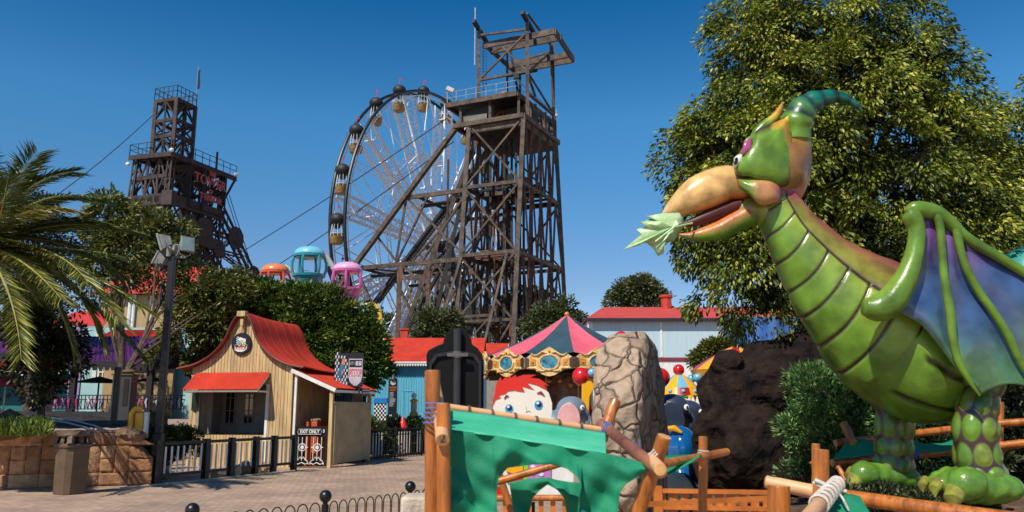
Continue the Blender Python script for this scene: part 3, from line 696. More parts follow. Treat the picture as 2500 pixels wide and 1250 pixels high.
def chequer_panel():
    Y = 30.6; a = P(913,1026,Y); b = P(943,985,Y); t = thing('chequered_panel',(a.x,Y,0),'black and white chequered panel with a blue box top on a short stand','sign')
    m = MB(); m.box(a.x,b.x,Y-.02,Y,a.z,b.z); m.build('panel', MATS['white_paint'], t)
    m = MB(); nx,ny = 7,8; dx = (b.x-a.x)/nx; dz = (b.z-a.z)/ny
    for i in range(nx):
        for j in range(ny):
            if (i+j) % 2: m.box(a.x+i*dx,a.x+(i+1)*dx,Y-.025,Y-.021,a.z+j*dz,a.z+(j+1)*dz)
    m.build('checks', MATS['badge_black'], t)
    m = MB(); m.box(a.x-.03,b.x+.03,Y-.04,Y+.25,b.z,b.z+.2); m.build('blue_box', mat('bright_blue',(24,120,190),.5), t, bevel=.01)
    m = MB(); m.box(a.x,b.x,Y-.03,Y+.05,a.z-.28,a.z-.14); rb = m.build('red_strip', mat('dull_red',(150,30,44),.5), t)
    m = MB()
    for k in range(3): m.lathe((a.x+.1+k*.1,Y-.035,a.z-.21),[(.03,-.004),(.03,.004)],10,M=Matrix.Rotation(math.pi/2,4,'X'))
    m.build('dots', MATS['white_paint'], rb)
    m = MB(); m.box(a.x+.05,b.x-.05,Y+.0,Y+.05,0,a.z-.28); m.build('stand', MATS['badge_black'], t)
chequer_panel()
def gas_pump():
    Y = 34; c = P(1010,1020,Y); c = V(c.x,Y,.2); t = thing('petrol_pump',c,'small yellow and red vintage petrol pump against the blue wall','petrol pump')
    YL = mat('pump_yellow',(224,168,40),.4)
    zt = zp(960,Y); m = MB(); m.lathe(c+V(0,0,.0),[(.2,0),(.2,.9),(.17,1.0),(.2,1.2),(.16,1.4)],12); m.build('body', YL, t)
    m = MB(); m.lathe(c+V(0,0,1.4),[(.13,0),(.13,.42)],12); m.build('glass_cylinder', mat('pump_glass',(190,170,140),.2), t)
    m = MB(); m.lathe(c+V(0,0,1.82),[(.17,0),(.17,.05),(.1,.1)],12); m.build('collar', YL, t)
    m = MB(); m.ball(c+V(0,0,2.05),(.11,.05,.15),12,8); m.build('globe', WHT, t)
    m = MB(); m.tube([c+V(-.15,-.12,1.2),c+V(-.2,-.2,.8),c+V(-.05,-.22,.6),c+V(.2,-.15,1.1)],.03,6); m.build('hose', MATS['sign_red'], t)
gas_pump()
def gnome_cone():
    Y = 31.6; c = P(983,1056,Y); c = V(c.x,Y,0); t = thing('red_cone',c,'small red pointed cone-shaped marker standing just behind the black fence','cone')
    m = MB(); m.lathe(c,[(.12,0),(.12,.9),(.1,.95)],12); m.build('stand', mat('dusty_pink',(150,60,80),.5), t)
    m = MB(); m.lathe(c+V(0,0,1.0),[(.18,0),(.18,.05),(.12,.2),(.03,.42),(.01,.45)],14); m.build('cone', mat('cone_red',(220,40,36),.4), t)
gnome_cone()
def rail_fence():
    a = G(890,1126); b = G(1140,1100); t = thing('iron_fence', a, 'black iron bar fence with some white bars in front of the blue house', 'fence')
    d = (b-a); L = d.length; dn = d.normalized(); n = V(-dn.y,dn.x,0)
    for z in (.12,.82,1.02): m = MB(); m.bar(a+V(0,0,z),b+V(0,0,z),.03,.035); m.build('rail', BLK, t)
    k = 40
    for i in range(k+1):
        p = a.lerp(b,i/k)
        if i % 10 == 0: m = MB(); m.box(p.x-.035,p.x+.035,p.y-.035,p.y+.035,0,1.1); m.build('post', BLK, t)
        else: m = MB(); m.bar(p+V(0,0,.0),p+V(0,0,1.04),.022); m.build('bar', BLK, t)
    for i in range(k): 
        if i in range(0,8) or i in range(13,18) or i in range(20,31): p = a.lerp(b,(i+.5)/k)+n*.25; m = MB(); m.bar(p+V(0,0,.1),p+V(0,0,.9),.05,.02,up=n); m.build('picket', WHT, t)
rail_fence()
# blue house
SKYB = mat('blue_boards',(92,178,206),.65,.08,3,.15,12,stretch=(3,3,.3)); 
def blue_house():
    Y = 36.5; x0 = P(893,900,Y).x; x1 = P(1180,900,Y).x; t = thing('blue_house',(x0,Y,0),'turquoise boarded house with red roof and white scalloped eave','house')
    ze = zp(884,Y-.3); zr = zp(828,Y+2.6)
    m = MB(); n = 46; dx = (x1-x0)/n
    for i in range(n): m.box(x0+i*dx+.006,x0+(i+1)*dx-.006,Y,Y+.03,0,ze)
    m.box(x0+.05,x1,Y+.03,Y+5,0,ze-.02); m.build('wall', SKYB, t, smooth=0)
    xr0 = P(938,840,Y+2.6).x
    r = MB(); r.prism([(x0+.5,Y-.35,ze),(x1,Y-.35,ze),(x1,Y+2.6,zr),(xr0,Y+2.6,zr)],(0,0,.06)); r.prism([(x0+.5,Y-.35,ze),(xr0,Y+2.6,zr),(xr0,Y+5.4,ze)],(0,0,.06)); r.prism([(xr0,Y+2.65,zr),(x1,Y+2.65,zr),(x1,Y+5.4,ze),(xr0,Y+5.4,ze)],(0,0,.06)); rf = r.build('roof', RED, t)
    f = MB(); k = 40; xs = x0+.55; step = (x1-xs)/k
    for i in range(k):
        xx = xs+i*step; f.prism([(xx,Y-.36,ze-.05),(xx+step,Y-.36,ze-.05),(xx+step*.85,Y-.36,ze-.14),(xx+step*.5,Y-.36,ze-.19),(xx+step*.15,Y-.36,ze-.14)],(0,.02,0))
    f.box(xs-.1,x1,Y-.38,Y-.33,ze-.05,ze+.02); f.build('scalloped_fascia', WHT, rf)
    ch = P(987,840,Y+3); m = MB(); m.box(ch.x-.17,ch.x+.17,Y+2.8,Y+3.15,zr-.6,zp(806,Y+3)); m.box(ch.x-.22,ch.x+.22,Y+2.75,Y+3.2,zp(806,Y+3),zp(803,Y+3)); m.build('chimney', mat('chimney_red',(190,60,40),.7), rf)
    for (px0,px1,py0,py1) in ((985,1010,955,1040),):
        a = P(px0,py1,Y); b = P(px1,py0,Y); m = MB()
        m.bar((a.x,Y-.01,a.z),(a.x,Y-.01,b.z),.02); m.bar((b.x,Y-.01,a.z),(b.x,Y-.01,b.z),.02); m.bar((a.x,Y-.01,b.z),(b.x,Y-.01,b.z),.02); m.build('door', SKYB, t)
blue_house()
def red_roofed_shed():
    Y = 44; a = P(1005,850,Y); x1 = P(1240,850,Y).x; zr = zp(838,Y+1); t = thing('red_roofed_shed',(a.x,Y,0),'long shed behind the blue house, only its red roof showing','building')
    m = MB(); m.box(a.x,x1,Y,Y+4,0,zr-.6); m.build('wall', CREAM, t)
    m = MB(); m.prism([(a.x-.3,Y-.3,zr-.7),(x1,Y-.3,zr-.7),(x1,Y+2,zr),(a.x-.3,Y+2,zr)],(0,0,.08)); m.prism([(a.x-.3,Y+4.3,zr-.7),(x1,Y+4.3,zr-.7),(x1,Y+2.02,zr),(a.x-.3,Y+2.02,zr)],(0,0,.08)); m.build('roof', RED, t)
red_roofed_shed()

# ================================================================== MAIN HEADGEAR
STEEL = mat('old_steel', (92,76,60), .65, .3, 1.6, .15, 8, c2=(40,30,24)); STEEL2 = mat('dark_steel', (38,32,28), .65, .3, 1.2); RUST = mat('rusty_steel', (104,68,48), .75, .35, 2.2, c2=(46,30,24))
def headgear():
    zD = P(1279,283,75).z; z1 = P(1262,441,74.2).z; z2 = P(1250,612,73.4).z; z3 = P(1240,780,73).z; zT = P(1254,229,75).z
    A = V(-.906,.42,0); B = V(.42,.906,0); O = V(1.09,75,0)
    def F(a,b,z): return O+A*a+B*b+V(0,0,z)
    t = thing('mine_headgear', O+A*4+B*4, 'huge brown steel mine headgear in front of the ferris wheel, orange winding wheel on top', 'headgear')
    def part(name, segs, m=STEEL, par=None, h=None):
        for s in segs:
            b = MB(); b.bar(s[0], s[1], s[2]*.82, s[3]*.82 if len(s) > 3 else None); o = b.build(name, m, par or t, smooth=0)
        return o
    bs = lambda z: -3.6*(1-z/zD); be = lambda z: 8.4+3.0*(1-z/zD)      # front and back faces splay outwards
    ax = lambda z: -.2*(1-z/zD)
    aL = 5.9
    lv = [0, z3*.5, z3, z2, z1, zD]
    # four main legs
    for a in (0,aL):
        for fb in (bs,be):
            part('leg', [(F(a+ax(0),fb(0),0), F(a,fb(zD),zD), .5, .5)])
            o = .0
            part('leg_cover', [(F(a+.0,fb(0)+.34,0), F(a,fb(zD)+.34,zD), .12, .4)], RUST)
    for b0 in (2.2,4.2,6.2):
        for a in (0,aL):
            part('column', [(F(a,b0+(bs(0) if b0 < 3 else (3 if b0 > 6 else 0))*.5,0), F(a,b0,zD), .34)], RUST if a == 0 else STEEL)
    for a in (1.6,2.9,4.4):
        for b0 in (1.8,3.6,5.6):
            part('inner_column', [(F(a,b0,0), F(a,b0,zD), .3)], STEEL2 if (a+b0) % 2 else RUST)
    # level frames
    for z in lv[1:]:
        w_ = .42 if z in (z1,z2,zD) else .3
        for (p,q) in (((0,bs(z)),(aL,bs(z))),((0,be(z)),(aL,be(z))),((0,bs(z)),(0,be(z))),((aL,bs(z)),(aL,be(z))),((0,2.5),(aL,2.5)),((0,5),(aL,5))):
            part('girder', [(F(p[0],p[1],z),F(q[0],q[1],z),w_*.7,w_)])
    # side bracing (right face): fans of diagonals, front face X
    for (za,zb) in ((z3,z2),(z2,z1),(z1,zD)):
        part('cross_brace', [(F(0,bs(za),za),F(aL,bs(zb),zb),.2),(F(aL,bs(za),za),F(0,bs(zb),zb),.2)], STEEL)
        part('cross_brace', [(F(0,be(za),za),F(aL,be(zb),zb),.2),(F(aL,be(za),za),F(0,be(zb),zb),.2)], STEEL2)
        ys = [bs(za),1.2,3.2,5.2,7.2,be(za)]; yt = [bs(zb),1.2,3.2,5.2,7.2,be(zb)]
        for a in (0,aL):
            for k in range(5):
                part('diagonal', [(F(a,ys[k],za),F(a,(yt[k]+yt[k+1])/2,zb),.26),(F(a,(yt[k]+yt[k+1])/2,zb),F(a,ys[k+1],za),.22)], RUST if k % 2 else STEEL)
    part('cross_brace', [(F(0,bs(0),0),F(aL,bs(z3),z3),.2),(F(aL,bs(0),0),F(0,bs(z3),z3),.2)])
    # sloping ladder frame on the front foot, wide at the bottom
    p0,p1 = F(aL-.3,bs(z2)-.1,z2),F(.9,bs(z2)-.1,z2); q0,q1 = F(aL+1.4,bs(0)-3.6,1.5),F(2.0,bs(0)-3.6,1.5)
    part('front_frame', [(p0,q0,.26),(p1,q1,.26)]+[(p0.lerp(q0,f),p1.lerp(q1,f),.3) for f in (.42,.62,.93)]+[(p0.lerp(q0,.42),p1.lerp(q1,.93),.16),(p1.lerp(q1,.42),p0.lerp(q0,.93),.16)])
    # raking back stays (two planes) down to the left
    aT = 7.6; zb = zD-.4
    sl = (z2-zb)/(18.9-aT)
    def stay(a): return zb+sl*(a-aT)
    aE = aT+zb/(-sl)
    for b in (0,7.4):
        part('back_stay', [(F(aE,b-1,0),F(aT-.8,b,stay(aT-.8)),.62,.5)], STEEL if b == 0 else STEEL2)
        # secondary stay, steeper
        part('back_stay', [(F(16.2,b-1,0),F(aT-2.2,b+.6,zb-1.2),.5,.42)], STEEL2 if b else STEEL)
        part('back_stay', [(F(11.6,b-.6,0),F(aL+.2,b+.4,z1+2.2),.42,.36)], STEEL2)
        for z in (z1,z2):
            ae = aT+(z-zb)/sl
            part('stay_girder', [(F(aL,b,z),F(ae,b,z),.34,.5)])
            part('walkway', [(F(aL,b+1.2,z-.55),F(ae-1.2,b+1.2,z-.75),.8,.28)], STEEL2)
        part('stay_brace', [(F(aL,b,z2),F(aT+(z1-zb)/sl,b,z1),.24),(F(aL,b,z1),F(aL+5.2,b,z2),.24)])
        ae = aT+(z2-zb)/sl; a1 = aT+(z1-zb)/sl
        part('stay_brace', [(F(a1,b,z1),F(a1+1.1,b,z2),.28),(F(a1+1.1,b,z2),F(a1-2.6,b,z1),.22),(F(ae,b,z2),F(ae-5.2,b,z2*.42),.28),(F(ae-5.2,b,z2),F(ae-5.2,b,z2*.42),.36),(F(ae-5.2,b,z2),F(ae-10.2,b,z2*.28),.3),(F(ae-2.6,b,stay(ae-2.6)),F(ae-5.2,b,z2),.22)])
        part('stay_post', [(F(10.2,b-.7,0),F(10.2,b,z2),.4),(F(13.4,b-.7,0),F(13.4,b,z2),.36)], RUST if b == 0 else STEEL2)
        part('stay_brace', [(F(13.4,b,z2),F(aL,b,z3),.24),(F(aL,b,z2-1),F(10.2,b,z3*.9),.24)])
    for b in (0,3.6,7.4):
        part('rake_post', [(F(8.2,b,0),F(8.2,b,stay(8.2)-2.2),.24)], STEEL2); part('stay_brace', [(F(aL,b,z3),F(9.4,b,z2),.2),(F(9.4,b,z2),F(13.4,b,z3*.7),.2),(F(8.2,b,z1-3),F(12.4,b,z2),.2)], STEEL2 if b else STEEL)
    part('back_stay', [(F(20.5,3.4,0),F(aL+.2,3.8,zD-5.5),.42,.36)], STEEL2)
    part('cross_tie', [(F(18.4,0,z2),F(18.4,7.4,z2),.3),(F(11.8,0,z1),F(11.8,7.4,z1),.3),(F(13.4,0,z2),F(18.4,7.4,z2),.2),(F(18.4,0,z2),F(13.4,7.4,z2),.2)], STEEL2)
    part('low_frame', [(F(8,-2.5,z3*.35),F(17,-1.5,z3*.48),.5,.5),(F(8,-2.5,z3*.27),F(17,-1.5,z3*.40),.3,.3),(F(8,-2.5,0),F(8,-2.5,z3*.62),.42)], mat('black_steel',(34,30,28),.6))
    # stairs running down between the stays
    m = MB(); s0 = F(aT-.6,3.4,zb-3.5); s1 = F(18.5,3.4,z2-3.2)
    for o in (-.35,.35): m.bar(s0+B*o,s1+B*o,.08,.22)
    for i in range(60): p = s0.lerp(s1,i/59); m.bar(p-B*.35,p+B*.35,.12,.04)
    m.build('stair', STEEL2, t)
    # machinery and clutter inside the tower
    rr = random.Random(11)
    for z in (z1,z2,z3):
        MM = STEEL2 if z != z2 else RUST
        for k in range(16):
            a = rr.uniform(.4,aL-.4); b = rr.uniform(-.5,7.5); m = MB(); m.box(-.3,.3,-.4,.4,0,rr.uniform(.3,1.1),M=Matrix.Translation(F(a,b,z+.1)) @ Matrix.Rotation(rr.uniform(0,3),4,'Z')); m.build('machinery', MM, t)
        for k in range(7): b = bs(z)+.5+k*1.5; m = MB(); m.bar(F(0,b,z+.15),F(aL,b+.3,z+.15),.3,.2); m.build('floor_beam', MM, t)
    for k in range(9):
        a = rr.uniform(.8,aL-.6); b = rr.uniform(.5,7.5); za = rr.choice([0,z3,z2]); part('pipe', [(F(a,b,za),F(a+rr.uniform(-.6,.6),b,za+rr.uniform(6,12)),.22)], RUST if k % 2 else STEEL2)
    for k in range(12):
        a = rr.uniform(.2,2.5); b = rr.uniform(0,4); za = rr.choice([z3,z2,z3*.5]); part('strut', [(F(a,b,za),F(a+rr.uniform(1,3),b+rr.uniform(0,4),za+rr.uniform(3,6)),.16)], STEEL2)
    # winch house between lower and upper deck
    aW = 7.5
    def rect(a0,a1,b0,b1,z,h,w_,m,name): part(name, [(F(a0,b0,z),F(a1,b0,z),w_,h),(F(a0,b1,z),F(a1,b1,z),w_,h),(F(a0,b0,z),F(a0,b1,z),w_,h),(F(a1,b0,z),F(a1,b1,z),w_,h)], m)
    rect(-.1,aW,-.2,9.0,zD,.55,.4,STEEL,'deck_edge')
    m = MB(); m.prism([F(0,0,zD-.95),F(aW-1.2,0,zD-.95),F(aW-1.2,8.6,zD-.95),F(0,8.6,zD-.95)],(0,0,.1)); m.build('deck_floor', STEEL2, t)
    m = MB(); m.prism([F(.2,-.02,zD-.85),F(aW-1.6,-.02,zD-.85),F(aW-1.6,-.02,zD-.25),F(.2,-.02,zD-.25)],A*0+B*.1); m.prism([F(.02,0,zD-.85),F(.02,8.4,zD-.85),F(.02,8.4,zD-.25),F(.02,0,zD-.25)],A*.1); m.build('deck_plating', STEEL, t)
    m = MB(); m.prism([F(aW-.8,.9,zD+.2),F(3.6,.9,zD+.2),F(3.6,.9,zT-.2),F(aW-.8,.9,zT-.2)],B*.1); m.prism([F(3.2,2.4,zD+.2),F(.4,2.4,zD+.2),F(.4,2.4,zT-.2),F(3.2,2.4,zT-.2)],B*.1); m.prism([F(.3,2.4,zD+.2),F(.3,8.2,zD+.2),F(.3,8.2,zT-.3),F(.3,2.4,zT-.3)],A*.1); m.prism([F(.3,8.2,zD+.2),F(aW-.8,8.2,zD+.2),F(aW-.8,8.2,zT-.3),F(.3,8.2,zT-.3)],B*.1); m.build('winch_house_wall', mat('slate_sheet',(52,58,62),.6,.2,2), t)
    m = MB(); m.prism([F(6.9,.3,zD+.25),F(4.1,.3,zD+.25),F(4.1,.3,zD+1.0),F(6.9,.3,zD+1.2)],B*.06); m.build('tin_panel', mat('pale_tin',(118,116,104),.5,.2,2), t)
    for (a,b) in ((.5,0),(3.6,0),(6.9,0),(0,3.0),(0,5.6),(0,8.3)): part('house_post', [(F(a,b,zD+.2),F(a,b,zT),.3)])
    for k in range(7):
        b = 1.4+k*1.05; part('buttress', [(F(.0,b,zD+.2),F(.5,b,zT-.6),.35,.6)], STEEL)
    # upper deck
    a0,a1,b0,b1 = .5,8.3,-.4,9.6
    m = MB(); m.prism([F(a0,b0,zT),F(a1,b0,zT),F(a1,b1,zT),F(a0,b1,zT)],(0,0,.15)); m.build('upper_deck', STEEL2, t)
    rect(a0,a1,b0,b1,zT,.6,.3,STEEL,'deck_edge')
    # handrails
    m = MB()
    for (p,q) in (((a0,b0),(a1,b0)),((a0,b0),(a0,b1)),((a1,b0),(a1,b1)),((a0,b1),(a1,b1))):
        for h in (.75,1.35): m.bar(F(p[0],p[1],zT+h),F(q[0],q[1],zT+h),.045)
        for i in range(8): f = i/7; a = p[0]+(q[0]-p[0])*f; b = p[1]+(q[1]-p[1])*f; m.bar(F(a,b,zT+.1),F(a,b,zT+1.35),.05)
    m.build('handrail', mat('grey_rail',(150,150,146),.5), t)
    # winding wheels: rims in the plane of the stays
    OR = mat('orange_wheel',(214,128,52),.55,.25,2,c2=(150,76,34))
    for (b,ac) in ((3.2,3.6),(6.4,3.2)):
        zc = zT+.1; r = 1.75; cpt = F(ac,b,zc)
        m = MB(); m.tube([cpt+A*r*math.cos(k*math.pi/18)+V(0,0,r*math.sin(k*math.pi/18)) for k in range(36)],.16,8,closed=True); wr = m.build('winding_wheel', OR, t)
        for k in range(8):
            a = k*math.pi/4+.2; m = MB(); m.bar(cpt,cpt+A*r*math.cos(a)+V(0,0,r*math.sin(a)),.2,.16); m.build('spoke', OR, wr)
    # head frame above the deck
    Zl,Zc,Zr = P(1163,72,78.5).z, P(1289,52,76).z, P(1356,110,82.5).z
    pl,pc,prr,pb = (5.4,1.0),(0,1.0),(0,7.8),(5.4,7.8)
    part('head_post', [(F(*pl,zT),F(*pl,Zl),.42)]); part('head_post', [(F(*pc,zD),F(*pc,Zc),.42)]); part('head_post', [(F(*prr,zD-2.6),F(*prr,Zr),.4)]); part('head_post', [(F(*pb,zT),F(*pb,Zr-1.0),.34)], STEEL2)
    zm = P(1289,175,76).z
    part('head_beam', [(F(*pl,Zl-.8),F(*pc,Zc-.9),.25),(F(*pl,zm),F(*pc,zm),.28),(F(*pc,zm-2.2),F(*prr,zm-2.2),.26),(F(*prr,Zr-.5),F(*pc,Zr+.3),.22),(F(*pb,Zr-1.4),F(*prr,Zr-.9),.24)])
    part('head_brace', [(F(*pl,zm),F(*pc,Zc-1.2),.22),(F(*pc,zm),F(2.7,1,zm+3.1),.2),(F(2.7,1,zm+3.1),F(4.2,1.6,Zl-2.6),.2)])
    part('head_brace', [(F(*pc,zm-.2),F(*prr,Zr-.7),.22),(F(*pc,zm),F(*prr,zm-2.1),.2),(F(0,3,zT+.8),F(*pc,zm-.2),.24),(F(0,7.1,Zr-.4),F(*prr,zm-1.8),.26)])
    part('head_brace', [(F(*pb,zT),F(3.6,4,Zr-1.2),.24),(F(2.6,5,zT+1),F(3.4,4.4,Zr-1.6),.3)], STEEL2)
    part('crosshead', [(F(0,-.2,Zc+.35),F(0,3.2,Zc-.75),.4,.5),(F(5.4,-.2,Zl+.25),F(5.4,3.0,Zl-.9),.4,.5)], STEEL2)
    # cantilever crane beams
    zb1 = P(1289,95,77).z
    for (b,z,a_l,a_r,nm) in ((1.6,zb1,5.2,-2.7,'crane_beam'),(2.9,zb1-.1,5.0,-2.9,'crane_beam'),(6.4,zb1-.4,4.6,-2.4,'crane_beam'),(7.6,zb1-.5,4.4,-2.4,'crane_beam')):
        part(nm, [(F(a_l,b,z),F(a_r,b,z),.3,.75)])
    part('crane_end', [(F(-2.7,1.6,zb1),F(-2.4,7.6,zb1-.5),.3,.8),(F(4.9,1.6,zb1),F(4.5,7.6,zb1-.5),.25,.6)])
    part('hoist', [(F(2.0,4,zb1-2.6),F(.2,4,zb1-2.6),.3,.35),(F(1.2,4,zb1-2.5),F(1.2,4,zb1-.3),.07),(F(4.7,6.6,zb1-1.4),F(3.2,6.6,zb1-1.4),.35,.35),(F(2.6,5,zb1-1.6),F(2.6,5,zT+.2),.3)], STEEL2)
    m = MB(); m.tube([F(5.8,.9,Zl-4),F(5.8,.9,P(1161,22,78.5).z)],.06,6); m.build('antenna_mast', mat('pale_pole',(180,184,186),.4), t)
    m = MB()
    for o in (-.2,.2): m.bar(F(5.0+o,1.6,Zl-6.6),F(5.0+o,1.6,Zl-2.2),.05)
    for i in range(14): z = Zl-6.5+i*.32; m.bar(F(4.8,1.6,z),F(5.2,1.6,z),.04)
    m.build('ladder', STEEL2, t)
    # lamps
    m = MB(); c = F(8.2,-.5,zT+1.8); m.bar(c,c+V(.7,-.1,-.35),.35,.4); m.bar(F(8.2,-.4,zT),c,.06); m.build('lamp', mat('lamp_grey',(190,186,180),.4), t)
    m = MB(); c = F(1.3,.6,zT+2.2); m.bar(c,c+V(.5,0,.1),.4,.5); m.bar(F(1.2,.4,zT),c,.06); m.build('lamp', STEEL2, t)
    m = MB(); c = F(.45,9.7,zT+1.1); m.ball(c,.22,8,6); m.bar(c,c+V(0,0,1.0),.05); m.bar(c-V(0,0,1.4),c,.06); m.build('beacon', MATS['lamp_grey'], t)
    return F, aT, zb, zT
HF, aT_, zb_, zT_ = headgear()

# ================================================================== FERRIS WHEEL
def ferris():
    W = mat('white_steel',(240,244,248),.85,.03,2,spec=.1); K = mat('rim_black',(26,28,32),.45,.2,2)
    hub = P(1064,604,100); R = 19.2; pd = V(.45,.893,0).normalized(); nx = V(pd.y,-pd.x,0)   # nx points to the camera's right
    t = thing('ferris_wheel', V(hub.x,hub.y,0), 'tall ferris wheel with black rims and white lattice spokes behind the headgear', 'ferris wheel')
    def Q(r,th,o): return hub+pd*(r*math.sin(th))+V(0,0,r*math.cos(th))+nx*o
    for o in (-.95,.95):
        m = MB(); m.tube([Q(R,k*2*math.pi/120,o) for k in range(120)],.19,8,closed=True); rm = m.build('rim', K, t)
        m = MB(); m.tube([Q(R-.55,k*2*math.pi/120,o) for k in range(120)],.07,6,closed=True); m.build('inner_rim', W, rm)
    N = 12
    for k in range(N):
        th = k*2*math.pi/N+R_(4)
        m = MB()
        for o in (-.8,.8):
            ch = []
            for s in (-1,1):
                pts = [Q(r, th, o)+ (pd*math.cos(th)-V(0,0,math.sin(th)))*s*(.18+.75*min(1,r/7)) for r in [1.2+(R-1.6)*i/11 for i in range(12)]]
                m.bar(pts[0],pts[-1],.26); ch.append(pts)
            for i in range(11):
                m.bar(ch[0][i],ch[1][i],.13); m.bar(ch[i % 2][i],ch[1-i % 2][i+1],.13)
        for i in range(0,12,2):
            r = 1.2+(R-1.6)*i/11; m.bar(Q(r,th,-.8),Q(r,th,.8),.075)
        m.build('spoke', W, t)
    for k in range(N):
        a = k*2*math.pi/N+R_(4); b = (k+1)*2*math.pi/N+R_(4)
        m = MB()
        for o in (-.8,.8):
            m.bar(Q(11.2,a,o),Q(11.2,b,o),.13); m.bar(Q(11.9,a,o),Q(11.9,b,o),.1)
            for i in range(5): f = i/5; m.bar(Q(11.2,a,o).lerp(Q(11.2,b,o),f),Q(11.9,a,o).lerp(Q(11.9,b,o),f+.1),.07)
            m.bar(Q(R-.3,(a+b)/2,o),Q(11.2,a,o),.09); m.bar(Q(R-.3,(a+b)/2,o),Q(11.2,b,o),.09)
        m.build('web_truss', W, t)
    m = MB(); m.tube([hub-nx*2.2,hub+nx*2.2],.75,16); m.build('hub', K, t)
    for s in (-1,1):
        for e in (-1,1):
            f = hub+nx*s*4.5+pd*e*7.2; f.z = 0; m = MB(); m.tube([f,hub+nx*s*1.9],[.75,.5],10); m.build('support_leg', mat('grey_leg',(66,72,80),.5,.15,1), t)
    m = MB(); c = hub+nx*4.6; c.z = 0
    for e in (-1,1):
        f = hub+nx*4.4+pd*e*4; f.z = 0; g = hub+nx*4.4+pd*e*.6; g.z = hub.z*.9
        for o in (-.5,.5): m.bar(f+pd*o,g+pd*o*.3,.12)
        for i in range(12): m.bar(f.lerp(g,i/12)+pd*(-.5+i*.03)*(1 if i % 2 else -1),f.lerp(g,(i+1)/12)+pd*(.5-i*.03)*(1 if i % 2 else -1),.07); m.bar(f.lerp(g,i/12)-pd*.45,f.lerp(g,i/12)+pd*.45,.06)
    m.build('lattice_mast', W, t)
    # gondola prototype, hanging from the rim axle at its own origin
    g = thing('gondola',(0,0,0),'x','gondola','gondolas on the ferris wheel'); BL = mat('gondola_black',(34,34,36),.6,.2,3); BK = mat('gondola_tan',(170,138,86),.6,.25,4,.2,20)
    m = MB(); m.lathe((0,0,-.25),[(.25,0),(.55,.12),(.78,.42),(.8,.7),(.68,1.0),(.4,1.22),(.12,1.32)],18); m.build('canopy', BL, g)
    m = MB(); m.bar((0,0,1.05),(0,0,2.0),.06); m.prism([(0,-.01,1.6),(.35,-.01,1.75),(0,-.01,1.95)],(0,.02,0)); pen = m.build('pennant', mat('pennant_red',(170,40,60),.6), g)
    m = MB(); m.lathe((0,0,-2.25),[(.55,0),(.66,.1),(.74,.72),(.78,.78)],12); m.build('basket', BK, g)
    m = MB(); m.lathe((0,0,-.62),[(.2,0),(.5,.4)],12); m.build('canopy_skirt', BL, g)
    m = MB()
    for k in range(10): a = k*math.pi/5; m.bar((.7*math.cos(a),.7*math.sin(a),-1.5),(.55*math.cos(a),.55*math.sin(a),-.2),.04)
    m.lathe((0,0,-1.2),[(.68,0),(.68,.05)],12); m.build('cage', mat('cage_grey',(196,200,204),.4), g)
    N = 22; places = []
    for k in range(N):
        th = k*2*math.pi/N-R_(10.6); q = Q(R,th,0); places.append((q,th))
    names = {0:'gondola at the wheel top, the right one of the topmost pair',21:'gondola at the wheel top, the left one of the topmost pair',20:'gondola second to the left of the topmost pair, upper left rim',19:'gondola on the upper left rim between the top group and the left side',18:'gondola just above the leftmost one on the rim',17:'gondola at the leftmost point of the rim',16:'gondola just below the leftmost one, beside the pink balloon gondola',1:'gondola half hidden by the headgear winch house, right of the wheel top'}
    for k,(q,th) in enumerate(places):
        if k in names: lab = names[k]
        else: lab = 'gondola far down the rim behind trees and steelwork, %s' % ('number %d clockwise from the top' % k)
        o = g if k == 0 else copy_tree(g)
        o.location = q; o['label'] = lab
ferris()

# ------------------------------------------------------------------ stay cables
CAB = mat('cable',(40,42,48),.6)
def cable(p,q,r,label,sag=0):
    n = 12; m = MB(); m.tube([p.lerp(q,i/n)-V(0,0,sag*4*(i/n)*(1-i/n)) for i in range(n+1)],r,5)
    tag(m.build('stay_cable', CAB, None, org=tuple(q)), label, 'cable')
cable(P(1092,288,78.5),P(560,633,92),.05,'upper long cable crossing the ferris wheel from the headgear deck down to the left',.3)
cable(P(1108,345,78.5),P(640,672,92),.05,'lower cable crossing the ferris wheel towards the balloon ride',.3)
cable(P(372,282,70),P(120,490,60),.04,'thin cable running down left from the narrow headgear above the palm',.3)

